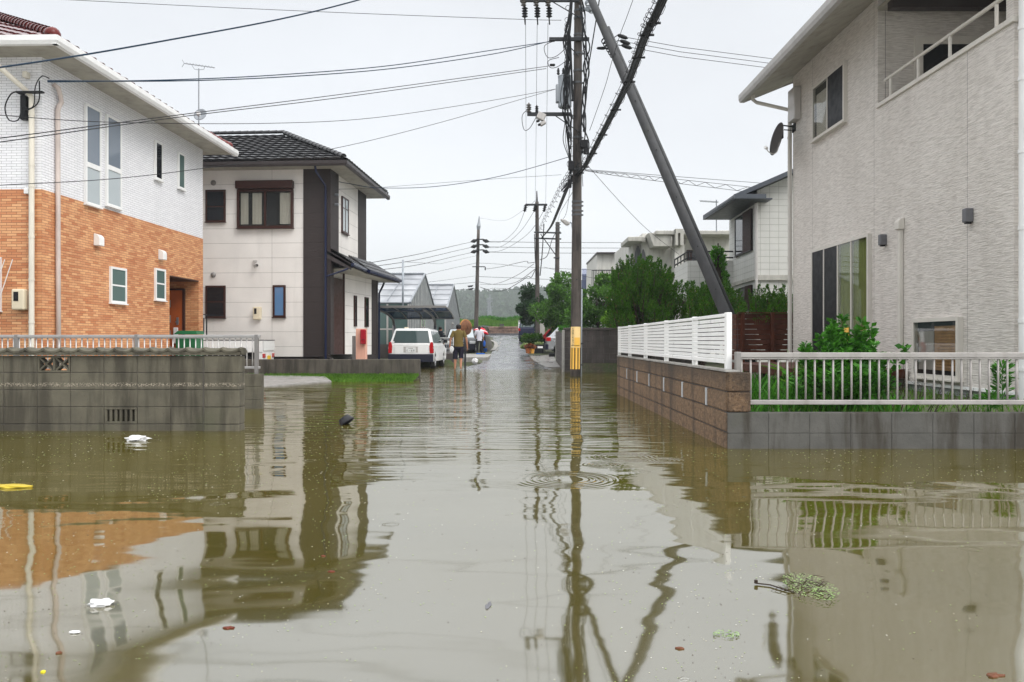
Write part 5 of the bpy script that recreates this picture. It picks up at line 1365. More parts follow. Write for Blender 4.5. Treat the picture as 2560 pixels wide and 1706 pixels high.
def shell(mb, z0, z1_, a0, a1, dr, n=10, mi=0):
    vs = []
    for i in range(n + 1):
        a = a0 + (a1 - a0) * i / n
        for z in (z0, z1_):
            p = p1(z); k = (z + .4) / 13; r = .163 + (.112 - .163) * k + dr; vs.append((p.x + r * math.sin(a), p.y - r * math.cos(a), z))
    mb.add(vs, [(2 * i, 2 * i + 2, 2 * i + 3, 2 * i + 1) for i in range(n)], mi)
zs0, zs1, zs2 = Z(923, D1), Z(869.5, D1), Z(817.5, D1)
A0_, A1_ = R(-80), R(50)
m = MB(); shell(m, zs1, zs2, A0_, A1_, .006); sg = m.build('warning_sign', 'sign_pale', mp_, world=True)
m = MB(); shell(m, zs1 + .02, zs1 + .30, R(-22), R(40), .0075); m.build('sign_picture', 'sign_yellow', sg, world=True)
m = MB(); shell(m, zs0, zs1 - .003, A0_, A1_, .006, 14); st = m.build('stripe_sheet', 'sign_yellow', mp_, world=True)
m = MB()
for a in (-50, -16, 17, 46): shell(m, zs0, zs1 - .003, R(a - 4.5), R(a + 7 if a < 46 else a + 4), .008, 3)
m.build('black_stripes', 'sign_black', st, world=True)
pc = p1(1.2); a_ = R(-38)
text_mesh('lettering', list('とび出しちゅうい'), .070, 'sign_black', sg, Vector((pc.x + .168 * math.sin(a_), pc.y - .176 * math.cos(a_) - .004, zs2 - .03)), (math.cos(a_), math.sin(a_), 0), (0, 0, 1), vertical=True, space=.95)
m = MB()
for i in range(9): shell(m, zs1 + .045, zs1 + .075, R(-60 + i * 11), R(-53 + i * 11), .008, 1)
m.build('small_lettering', 'sign_black', sg, world=True)
m = MB(); pz = lambda z: (p1(z).x + .158, D1 - .06, z); m.tube([pz(.0), pz(1.2), pz(2.6)], .024, 8); m.build('conduit', 'galv', mp_, world=True, smooth=True)
m = MB()
for v in (860, 913): p = p1(Z(v, D1)); m.box(p.x + .10, p.x + .22, D1 - .1, D1 - .02, p.z - .01, p.z + .02)
for v in (625, 700, 785): p = p1(Z(v, D1)); m.lathe((p.x, p.y - .14, p.z), [(.001, -.012), (.02, -.012), (.02, .01)], 8, axis=(0, 1, 0))
m.build('pole_steps', 'dark_metal', mp_, world=True)
# crossarms, insulators, transformer and switch hung on the pole: things of their own
def arm(name, label, u0, u1, v, D=D1 - .16, h=.05, brace=True):
    t = thing(name, label, 'crossarm', P((u0 + u1) / 2, v, D)); m = MB(); m.box(X(u0, D), X(u1, D), D - .04, D + .04, Z(v, D) - h, Z(v, D) + h)
    if brace: p = p1(Z(v, D) - .5); m.tube([(X(u0 + (1436 - u0) * .55, D), D, Z(v, D)), (p.x, D, p.z)], .018, 5)
    m.build('beam', 'dark_metal', t, world=True, bevel=.006); return t
def insul(parent, c, axis=(0, 0, 1), s=1.0, mat='ceramic_brown'):
    m = MB(); prof = []
    for i in range(4): prof += [(.045 * s, (-.12 + i * .07) * s), (.085 * s, (-.10 + i * .07) * s), (.045 * s, (-.08 + i * .07) * s)]
    m.lathe(c, [(.001, -.16 * s)] + prof + [(.001, .2 * s)], 12, axis=axis); m.build('insulator', mat, parent, world=True)
a_top = arm('crossarm', 'topmost crossarm on the main pole carrying three hanging insulators', 1300, 1448, 1, brace=True)
for u in (1309, 1340.5, 1370):
    p = P(u, 5, D1 - .3); insul(a_top, p, (0, 0, 1), 1.0, 'ceramic_brown')
    insul(a_top, P(u + 3, 32, D1 - .3), (0, 0, 1), 1.1, 'black_plastic')
    m = MB(); m.tube([P(u + 1, 0, D1 - .25), P(u + 3, 50, D1 - .2), P(u + 4, 62, D1 - .1)], .02, 6); m.build('hanger', 'black_plastic', a_top, world=True)
arm('crossarm', 'crossarm on the main pole where the blue service cables end', 1373, 1473, 98.5)
a3 = arm('crossarm', 'lowest crossarm on the main pole with one brown insulator at its left end', 1318, 1426, 286)
insul(a3, P(1322, 272, D1 - .16), (0, 0, 1), .95); insul(a3, P(1342, 274, D1 - .16), (0, 0, 1), .7, 'black_plastic')
m = MB(); m.tube([P(1424, 286, D1 - .1), P(1436, 297, D1)], .05, 6); m.build('brace', 'steel', a3, world=True)
sw = thing('line_switch', 'pale switch box hanging crooked from the lowest crossarm', 'switch box', P(1353, 300, D1 - .3))
m = MB(); c = P(1353, 292, D1 - .3)
rot = Matrix.Rotation(R(25), 4, 'Y')
def rbox(mb, c, sx, sy, sz, rot): 
    vs = [c + rot @ Vector((x, y, z)) for z in (-sz, sz) for (x, y) in ((-sx, -sy), (sx, -sy), (sx, sy), (-sx, sy))]
    mb.add(vs, [(0, 3, 2, 1), (4, 5, 6, 7), (0, 1, 5, 4), (1, 2, 6, 5), (2, 3, 7, 6), (3, 0, 4, 7)])
rbox(m, c, .12, .1, .10, rot); rbox(m, P(1357, 309, D1 - .3), .09, .08, .05, Matrix.Rotation(R(-30), 4, 'Y')); m.build('housing', 'alu_light', sw, world=True, bevel=.015)
m = MB()
for q in ((1343, 290), (1345, 303), (1349, 312)): m.lathe(P(*q, D1 - .35), [(.001, -.05), (.03, -.05), (.04, 0), (.03, .05), (.001, .05)], 8, axis=(1, 0, .4))
m.build('bushings', 'black_plastic', sw, world=True)
tf = thing('transformer', 'grey cylindrical pole transformer strapped to the left of the main pole', 'transformer', P(1413, 270, D1))
m = MB(); c = P(1412, 270, D1 - .02); H = Z(192, D1) - Z(270, D1)
m.lathe(c, [(.001, -.02), (.17, 0), (.20, .03), (.20, H - .03), (.21, H - .02), (.21, H), (.12, H + .05), (.001, H + .06)], 28); m.build('tank', 'galv', tf, world=True)
m = MB(); m.box(c.x - .27, c.x - .12, c.y - .1, c.y + .1, c.z + .15, c.z + H - .25); m.build('cooling_fin', 'steel', tf, world=True, bevel=.02)
m = MB()
for dz in (.2, .75): m.box(c.x + .1, c.x + .42, c.y - .03, c.y + .03, c.z + dz, c.z + dz + .05)
for dx in (-.2, -.05): m.lathe((c.x + dx, c.y - .1, c.z + H + .02), [(.03, 0), (.05, .04), (.03, .08), (.045, .11), (.02, .2), (.001, .2)], 10)
m.build('brackets', 'dark_metal', tf, world=True)
# leaning strut
sb, stp = Vector((X(1823, 20.2), 20.2, .2)), P(1466, -30, 23.5)
sb = P(1812, 781, 20.3); dirv = (sb - stp); stb = stp + dirv * ((stp.z - .1) / (stp.z - sb.z))
spn = pole('strut_pole', 'grey concrete strut pole leaning against the main pole from behind the white fence', stb, stp, .150, .112, 'strut_concrete')
m = MB(); off = Vector((.17, -.02, .02))
q0 = stp.lerp(stb, .12)
m.tube([q0 + off * .75, stp.lerp(stb, .5) + off * .95, stb + off * 1.05], .055, 8); m.build('cable_guard', 'strut_concrete', spn, world=True, smooth=True)
m = MB()
for k in (.2, .33, .41, .46, .58, .70, .8, .9):
    p = stp.lerp(stb, k); m.lathe(p + Vector((-.02, -.14, 0)), [(.001, -.01), (.018, -.01), (.018, .012)], 8, axis=(0, 1, 0))
m.build('bolts', 'black_plastic', spn, world=True)
m = MB(); p = P(1448, 10, 23.6); m.tube([P(1440, 14, D1), P(1476, 28, 23.5)], .05, 8); m.tube([P(1443, 30, D1), P(1475, 18, 23.5)], .03, 6)
for k in (P(1475, 8, 23.5), P(1482, 22, 23.5)): m.lathe(k, [(.13, -.05), (.15, -.05), (.15, .05), (.13, .05)], 14, axis=tuple((stp - stb).normalized()))
m.build('clamp', 'galv', spn, world=True)
m = MB()
for i, (u, v) in enumerate(((1556, 92), (1562, 106), (1566, 117))):
    c = P(u, v, 23.1); m.lathe(c, [(.001, -.16), (.045, -.12), (.06, 0), (.05, .12), (.001, .18)], 10, axis=(1, 0, -.35)); m.tube([P(1526 + i * 3, 100 + i * 10, 23.2), P(1545, v - 4, 23.1), c], .014, 5)
for k in range(6): m.lathe(P(1515 + k * 4.2, 101 + k * 7, 23.2), [(.128, -.02), (.145, -.02), (.145, .02), (.128, .02)], 14, axis=tuple((stp - stb).normalized()))
m.lathe(P(1508, 121, 23.2), [(.001, -.2), (.04, -.16), (.05, 0), (.001, .2)], 8, axis=(1, 0, 0)); m.build('strain_insulators', 'black_plastic', spn, world=True)

p2b, p2t = Vector((X(1344, 48), 48, .3)), P(1342.5, 505, 48)
pp2 = pole('utility_pole', 'tall thin pole with pointed top above the hedge, left of two joined poles', p2b, p2t, .15, .105)
m = MB(); m.tube([p2t, P(1342, 478, 48)], [.06, .03], 6); m.build('top_rod', 'dark_metal', pp2, world=True)
c2_ = thing('crossarm', 'crossarm near the top of the thin far pole', 'crossarm', P(1342, 514, 47.9)); m = MB(); m.box(X(1316, 47.8), X(1368, 47.8), 47.75, 47.85, Z(516, 48), Z(511.5, 48)); m.build('beam', 'dark_metal', c2_, world=True)
for u in (1313, 1337, 1361.5): insul(c2_, P(u, 521, 47.8), (.2, 0, 1), 1.5, 'black_plastic')
p3b, p3t = Vector((X(1391, 46), 46, .25)), P(1394, 556, 46)
pp3 = pole('utility_pole', 'short stout pole with a yellow vertical sign, joined by arms to the thin pole', p3b, p3t, .15, .118, rings=[Z(v, 46) for v in (562, 570, 580)])
ja = thing('joining_arm', 'pair of horizontal arms joining the two far poles', 'crossarm', P(1368, 582, 46.9)); m = MB()
for v in (582, 597): m.tube([P(1336, v - 1, 47.8), P(1402, v + 1, 45.9)], .045, 6)
m.tube([P(1352, 586, 47.5), P(1393, 643, 46)], .03, 5); m.tube([P(1384, 645, 45.85), P(1399, 645, 45.85)], .04, 5); m.build('beam', 'dark_metal', ja, world=True)
m = MB(); x0 = X(1382, 45.8); y = 45.8
for k, (v0, v1, u0, u1) in enumerate(((804, 826.5, 1381.5, 1391), (831.5, 850, 1380.5, 1388.5), (825, 832, 1380.5, 1386))): m.box(X(u0, y), X(u1, y), y - .02 * (3 - k), y - .02 * (3 - k) + .015, Z(v1, y), Z(v0, y))
ss = m.build('sign_plate', 'sign_lemon', pp3, world=True)
text_mesh('lettering', list('文橋小学校'), .2, 'sign_black', ss, Vector((X(1385, y), y - .075, Z(805, y))), (1, 0, 0), (0, 0, 1), vertical=True, space=1.0)
p4b, p4t = P(1189.5, 850, 66), P(1196, 575, 66)
pp4 = pole('utility_pole', 'tall far utility pole beside the greenhouses with pointed steel tip', p4b, p4t, .19, .12)
m = MB(); m.tube([p4t, P(1196.5, 566, 66), P(1197.5, 556, 66), P(1198, 541, 66)], [.12, .17, .1, .03], 8); m.build('steel_tip', 'steel', pp4, world=True)
i4 = thing('line_hardware', 'three pairs of black strain insulators with small arm on the tall far pole', 'insulators', P(1198, 620, 65.8)); m = MB()
for v in (603, 616.5, 629.5):
    for s in (-1, 1):
        m.lathe(P(1200 + s * 15, v, 65.8), [(.001, -.3), (.05, -.28), (.17, .0), (.06, .25), (.001, .3)], 8, axis=(s, 0, -.25)); m.tube(catmull([P(1199, v - 4, 65.8), P(1200 + s * 9, v - 4, 65.8), P(1200 + s * 19, v + 1, 65.8)], 4), .05, 5)
m.build('insulators', 'black_plastic', i4, world=True); m = MB(); m.box(X(1181, 65.8), X(1213, 65.8), 65.7, 65.8, Z(669, 66), Z(667, 66)); m.tube([P(1213, 668, 65.8), P(1213, 676, 65.8)], .05, 5); m.build('beam', 'dark_metal', i4, world=True)
m = MB()
for (u0, u1, v, lb) in ((1168, 1183, 716, 'upper grey splice box on the cables left of the tall far pole'), (1170, 1184, 723, 'lower black splice box on the cables left of the tall far pole')):
    m = MB(); m.prism([P(u0, v - 1, 64), P(u1, v - 3, 64), P(u1 - 3, v + 1.5, 64), P(u0 + 3, v + 2.5, 64)], (0, .25, 0)); tag(m.build('splice_box', 'dark_metal'), lb, 'cable box', 'cable boxes far away')
m = MB(); m.tube([P(1007, 795, 35.6), P(1007.5, 650, 35.6)], .045, 7); tag(m.build('steel_post', 'galv', smooth=True), 'thin galvanised steel post rising in front of the nearer greenhouse', 'post')
pl = thing('steel_lattice_pole', 'distant steel pole with lattice arms before the wooded hill', 'pylon', P(1224, 800, 190)); m = MB()
for u, v0, r in ((1220.5, 745, .22), (1224.5, 737, .28), (1228, 770, .15)): m.tube([P(u, 800, 190), P(u, v0, 190)], [r, r * .6], 5)
for v in (748, 754, 768, 776, 790): m.tube([P(1216, v, 190), P(1232, v - .5, 190)], .12, 4)
m.build('frame', 'steel', pl, world=True)
sl = thing('street_lamp', 'pale street lamp head on an arm behind the main pole', 'street lamp', P(1430, 580, 24.6)); m = MB()
m.prism([P(1401, 547, 24.4), P(1413, 549, 24.4), P(1426, 557, 24.4), P(1423, 562, 24.4), P(1416, 562.5, 24.4), P(1405, 553, 24.4)], (0, .22, 0)); m.build('lamp_head', 'alu_light', sl, world=True, bevel=.02)
m = MB(); m.tube(catmull([P(1424, 556, 24.5), P(1429, 559, 24.5), P(1430, 568, 24.3), P(1432, 576, D1)], 4), .02, 6); m.build('arm', 'galv', sl, world=True)

# ------------------------------------------------------------------ cables
def W(pts): return catmull([P(*p) for p in pts], 10)
S_ = 1.088
def Wd(pts): return catmull([P(p[0] * S_, p[1] * S_, p[2]) for p in pts], 10)
G = 'overhead cables'
for (ua, va, ub, sx) in ((1314, 48, 1316, 0), (1343, 58, 1338, .0), (1370, 58, 1364, 0)):
    wires('power_line', {1314: 'left', 1343: 'middle', 1370: 'right'}[ua] + ' of the three bare conductors running down from the top crossarm to the far pole', [sagline(P(ua, va, D1 - .1), P(ub, 520, 47.8), .35)], .007, 'cable', group=G)
wires('power_line', 'three conductors passing from the top insulators over the camera', [sagline(P(u, 4, D1 - .2), Vector((P(u, 4, D1).x * 1.0 + .2, -12, 12.3)), .4) for u in (1309, 1340, 1370)], .008, group=G)
wires('service_cable', 'thick blue green cable crossing the sky at upper left', [Wd([(-60, 160, 10.0), (0, 155, 10.3), (200, 125, 11.2), (400, 90, 12.3), (640, 45, 13.6), (825, 0, 14.6), (1100, -80, 16)])], .013, 'cable_blue', group=G)
H_ = (HOOK.x, HOOK.y, HOOK.z)
def to_uv(v): return (1280 + v.x / v.y * F, 853 - (v.z - CH) / v.y * F, v.y)
hu = to_uv(HOOK)
wires('service_cable', 'pair of blue cables from the tiled house bracket to the main pole', [catmull([P(*hu), P(435, 203, 16.2), P(707, 193, 18.5), P(979, 172, 20.6), P(1230, 136, 22.7), P(1373, 104, D1)], 10), catmull([P(hu[0], hu[1] + 3, hu[2]), P(435, 200, 16.2), P(707, 187, 18.5), P(979, 164, 20.6), P(1230, 126, 22.7), P(1420, 98, D1)], 10)], .012, 'cable_blue', group=G)
wires('telephone_cable', 'pair of thin cables crossing the tiled house upper wall to the main pole', [Wd([(-40, 322, 12.4), (0, 318, 12.6), (430, 262, 16.5), (800, 215, 19.8), (1262, 152, D1)]), Wd([(-40, 332, 12.4), (0, 327, 12.6), (430, 267, 16.5), (800, 222, 19.8), (1255, 158, D1)])], .009, group=G)
wires('telephone_cable', 'thin wavy cable across the tall windows to the transformer', [Wd([(-40, 262, 12.5), (0, 265, 12.6), (250, 281, 14.6), (600, 284, 17.6), (850, 272, 19.8), (1100, 236, 22.2), (1277, 205, D1)])], .007, group=G)
wires('telephone_cable', 'thin cable sagging over the white and orange tile boundary', [Wd([(-40, 430, 12.5), (0, 426, 12.6), (250, 412, 14.6), (460, 388, 16.5), (750, 345, 19), (1000, 285, 21.4), (1277, 205, D1)])], .007, group=G)
wires('service_cable', 'dark cable drooping from the cream house eave to the main pole', [Wd([(779, 418, 25), (800, 422, 25.1), (870, 432, 25), (1000, 429, 24.8), (1150, 405, 24.3), (1318, 358, D1)])], .010, 'cable_blue', group=G)
wires('telephone_cable', 'hair thin cable between the cream house eave and the main pole', [Wd([(779, 435, 25), (860, 432, 25), (1100, 414, 24.5), (1290, 402, D1)])], .005, group=G)
wires('telephone_cable', 'thin line crossing the very top of the sky', [Wd([(60, -5, 40), (500, 17, 40), (870, 33, 40), (1200, 45, 40), (1290, 47, 40)])], .014, group=G)
wires('service_cable', 'three cables leaving the strut insulators towards the beige house', [[P(1560 + i * 3, 93 + i * 12, 23.1), P(1700, 118 + i * 12, 24), P(1935, 148 + i * 12, 26), P(2100, 170 + i * 12, 28)] for i in range(3)], .009, group=G)
lat = [Wd([(1345, 392, D1), (1450, 401, 24.5), (1600, 417, 25.8), (1812, 440, 28)]), Wd([(1345, 393, D1), (1450, 409, 24.5), (1600, 427, 25.8), (1812, 453, 28)]), Wd([(1345, 390, D1), (1500, 402, 25), (1812, 426, 28)])]
zig = []
for i in range(2, 30): a = lat[0] if i % 2 else lat[1]; zig.append(a[i])
wires('telephone_cable', 'cables with zigzag lashing running right past the strut pole', lat + [zig], .008, group=G)
wires('guy_wire', 'thin guy wire slanting down right from the main pole', [Wd([(1345, 375, D1), (1430, 470, 26), (1490, 530, 28), (1560, 585, 31)])], .008, group=G)
wires('telephone_cable', 'wavy thin cable rising from the strut pole to the top of the frame', [Wd([(1355, 300, D1), (1390, 200, 23), (1405, 145, 22.6), (1425, 80, 22), (1440, 40, 21.5), (1458, -10, 21)])], .008, group=G)
# thick bundle towards the camera
main_ = catmull([P(1408, 480, D1 + .1), P(1436, 446, D1), P(1459, 424, 22.9), P(1501, 348, 19.5), P(1567, 218, 15.5), P(1612, 100, 13), P(1660, 0, 11.5), Vector((2.2, 6, 6.15)), Vector((2.25, -8, 6.6))], 14)
def shift(l, dx, dz): return [p + Vector((dx, 0, dz)) for p in l]
o = wires('cable_bundle', 'thick black bundle of cables swooping from the main pole up to the right', [main_, shift(main_, .05, .05), shift(main_, -.05, .04), shift(main_, .02, .11)], .024, group=G, n=6)
wires('cable_bundle', 'thinner cables looped with rings beside the thick black bundle', [spiral(shift(main_, -.02, .2), .06, 42), shift(main_, -.02, .26), spiral(shift(main_, .0, .05), .09, 34)], .006, group=G, n=4)
m = MB()
for i in range(8, len(main_) - 30, 7):
    p = main_[i]; m.tube([p + Vector((-.1, 0, .02)), p + Vector((.13, 0, .03))], .02, 5)
tag(m.build('cable_clamps', 'black_plastic'), 'clamps spaced along the thick black cable bundle', 'clamps', 'cable hardware')
# bundle to the far pole
e_ = P(1350, 598, 47.6)
far_ = [P(1432, 440, D1), P(1412, 480, 25.5), P(1392, 530, 30), P(1374, 570, 37), P(1352, 597, 47.6)]
fl = catmull(far_, 12)
wires('cable_bundle', 'dark cables dropping left from the main pole to the joined far poles', [fl, shift(fl, .08, .06)], .028, group=G, n=6)
fl2 = catmull([P(1430, 420, D1), P(1405, 460, 25.5), P(1382, 505, 30), P(1360, 548, 37), P(1346, 580, 47.6)], 12)
wires('cable_bundle', 'looped thin cables just left of the dark bundle to the far poles', [fl2, spiral(fl2, .06, 20), spiral(shift(fl2, .12, 0), .06, 14)], .007, group=G, n=4)
# tangle of cables fixed along the main pole
tg = MB(); rr = random.Random(11)
for k in range(16):
    s = -1 if k < 11 else 1; u0 = 1436 + s * rr.uniform(14, 46); pts = []
    v0, v1 = rr.uniform(-20, 60), rr.uniform(330, 480); n = 9
    for i in range(n):
        t = i / (n - 1); v = v0 + (v1 - v0) * t; du = s * (12 + abs(math.sin(t * math.pi * rr.uniform(.8, 1.3))) * rr.uniform(2, 26)); pts.append(P(1440 + du + rr.uniform(-3, 3), v, D1 - .25 + rr.uniform(-.08, .08)))
    tg.tube(catmull(pts, 5), rr.choice([.009, .012, .02, .024]), 5)
for (u0, v0, u1, v1, r_) in ((1430, 0, 1410, 240, .03), (1428, 10, 1412, 300, .022), (1500, -10, 1474, 150, .018), (1474, 150, 1458, 330, .014), (1425, 90, 1432, 250, .03)):
    tg.tube(catmull([P(u0, v0, D1 - .2), P((u0 * .6 + u1 * .4), v0 * .6 + v1 * .4, D1 - .24), P(u1, v1, D1 - .2)], 6), r_, 6)
for k in range(10):
    c = P(1425 + rr.uniform(-14, 30), rr.uniform(340, 470), D1 - .25); r_ = rr.uniform(.06, .13); tg.tube([c + Vector((math.cos(a) * r_, 0, math.sin(a) * r_ * 1.3)) for a in [i * math.pi / 6 for i in range(13)]], .008, 4)
for (u, v) in ((1420, 20), (1418, 50), (1418, 62), (1422, 165), (1462, 130)):
    c = P(u, v, D1 - .25); tg.tube([c + Vector((math.cos(a) * .07, 0, math.sin(a) * .07)) for a in [i * math.pi / 6 for i in range(13)]], .008, 4)
for (cu, cv, ru, rv) in ((1378, 124, 16, 24), (1383, 158, 12, 14), (1316, 300, 10, 30)):
    tg.tube(catmull([P(cu + ru * 1.2, cv - rv, D1 - .2), P(cu - ru, cv - rv * .4, D1 - .2), P(cu - ru * .6, cv + rv * .8, D1 - .2), P(cu + ru * .8, cv + rv * .7, D1 - .2), P(cu + ru * 2.4, cv - rv * .2, D1 - .2)], 5), .010, 5)
tag(tg.build('cable_tangle', 'cable'), 'tangle of black cables and loops fastened along the main pole', 'cable', G)
m = MB()
for (u, v, sx, sz) in ((1428, 415, .09, .14), (1460, 360, .12, .12), (1466, 378, .08, .1), (1424, 460, .06, .12), (1462, 225, .06, .1), (1380, 102, .09, .03), (1381, 163, .08, .03)):
    m = MB(); c = P(u, v, D1 - .3); m.box(c.x - sx, c.x + sx, c.y - .05, c.y + .05, c.z - sz, c.z + sz)
    tag(m.build('splice_box', 'black_plastic', bevel=.02), {415: 'black splice box left of the main pole just above the bundle joint', 360: 'dark splice box right of the main pole above the cable bundle', 378: 'small dark box under the larger one right of the main pole', 460: 'black splice box hanging lowest at the left of the main pole', 225: 'dark clip box right of the transformer on the main pole', 102: 'flat black clamp at the left end of the blue cable crossarm', 163: 'flat black clamp where the telephone pair reaches the main pole'}[v], 'cable box', 'cable boxes on the main pole')
# far network
far = []
for v in (603, 616.5, 629.5):
    far.append(([P(1215, v + 1, 66), P(1340, v + 3.5, 70), P(1800, v + 5, 80)], .022))
    far.append((catmull([P(1185, v + 1, 66), P(1140, v + 11, 58), P(1040, v + 34, 45), P(905, v + 50 + (629 - v) * .3, 36)], 6), .018))
far += [(catmull([P(1312, 527, 47.8), P(1290, 575, 52), P(1250, 606, 58), P(1207, 603, 66)], 6), .012), (catmull([P(1336, 527, 47.8), P(1300, 580, 52), P(1250, 618, 58), P(1207, 617, 66)], 6), .012), (catmull([P(1360, 527, 47.8), P(1320, 585, 50), P(1255, 626, 58), P(1207, 630, 66)], 6), .012)]
far += [(catmull([P(1196, 658, 66), P(1250, 661, 62), P(1330, 669, 56), P(1560, 678, 50)], 6), .015), (catmull([P(1196, 692, 66), P(1250, 694, 66), P(1400, 700, 66), P(1600, 706, 66)], 6), .02), (catmull([P(1196, 705, 66), P(1240, 712, 62), P(1290, 706, 55), P(1339, 672, 48)], 6), .018), (catmull([P(1200, 711, 66), P(1240, 710, 62), P(1290, 690, 55), P(1335, 660, 48)], 6), .015)]
far += [(catmull([P(1202, 719, 66), P(1230, 728, 62), P(1262, 726, 58), P(1300, 705, 53), P(1320, 692, 50), P(1328, 694, 49), P(1338, 675, 48)], 6), .022), (catmull([P(1200, 718, 66), P(1222, 724, 66), P(1240, 721, 66), P(1340, 728, 70)], 6), .015), (catmull([P(1214, 673, 66), P(1250, 668, 60), P(1312, 654, 50), P(1320, 658, 49), P(1337, 656, 48)], 6), .018)]
far += [(catmull([P(1190, 658, 66), P(1100, 678, 55), P(1010, 700, 42)], 5), .014), (catmull([P(1190, 706, 66), P(1130, 711, 60), P(1060, 714, 52)], 5), .018), (catmull([P(1190, 722, 66), P(1140, 725, 60), P(1090, 727, 55)], 5), .02), (catmull([P(1190, 690, 66), P(1140, 697, 58), P(1070, 706, 50)], 5), .012), (catmull([P(1360, 668, 48), P(1400, 678, 44), P(1560, 712, 34)], 5), .010)]
far += [(catmull([P(1360, 560, 47.8), P(1355, 640, 47.8), P(1350, 690, 47.9)], 4), .04), (catmull([P(1336, 585, 47.8), P(1338, 650, 47.8), P(1343, 690, 47.9)], 4), .03), (catmull([P(1394, 575, 45.9), P(1380, 600, 46.4), P(1368, 640, 47), P(1350, 650, 47.6)], 5), .02)]
far += [([P(1007.5, 655, 35.6), P(1100, 660, 50), P(1190, 640, 66)], .010), ([P(1394, 556, 46), P(1400, 532, 38), P(1432, 480, D1)], .008), (catmull([P(1400, 558, 46), P(1415, 535, 36), P(1425, 470, 26)], 5), .010), (catmull([P(1198, 545, 66), P(1260, 552, 60), P(1310, 525, 50), P(1340, 500, 48)], 5), .008)]
LAB = ['top line of three running level right from the tall far pole', 'top line of three rising left from the tall far pole to the black roof', 'middle line of three running level right from the tall far pole', 'middle line of three rising left from the tall far pole to the black roof',
 'lowest line of three running level right from the tall far pole', 'lowest line of three rising left from the tall far pole to the black roof', 'left curved line hanging between the thin pole crossarm and the tall far pole', 'middle curved line hanging between the thin pole crossarm and the tall far pole',
 'right curved line hanging between the thin pole crossarm and the tall far pole', 'thin line running right from above the small arm of the tall far pole', 'level thin line behind the two joined poles above the hedge', 'line dipping from the tall far pole to the lower splice on the thin pole',
 'line dipping just below it from the tall far pole to the thin pole', 'lowest thick cable sagging between the tall far pole and the thin pole', 'wavy low line running right from the tall far pole across the hill top', 'line from the small arm of the tall far pole up to the thin pole',
 'line falling left from the tall far pole over the greenhouse ridge', 'line left of the tall far pole just above the upper splice box', 'line carrying the lower splice box left of the tall far pole', 'line from the tall far pole toward the second greenhouse ridge', 'line from the thin pole passing behind the main pole to the hedge',
 'cable running down the left side of the thin pole from its right insulator', 'cable running down along the shaft of the thin pole', 'short cable looping from the stout pole to the thin pole', 'thin line from the galvanised steel post to the tall far pole',
 'thin line from the top of the stout pole up to the main pole', 'second line from the top of the stout pole past the street lamp', 'faint line from the tip of the tall far pole to the thin pole']
for i, (l, r_) in enumerate(far): wires('overhead_line', LAB[i], [l], r_, group='far overhead lines', n=4)

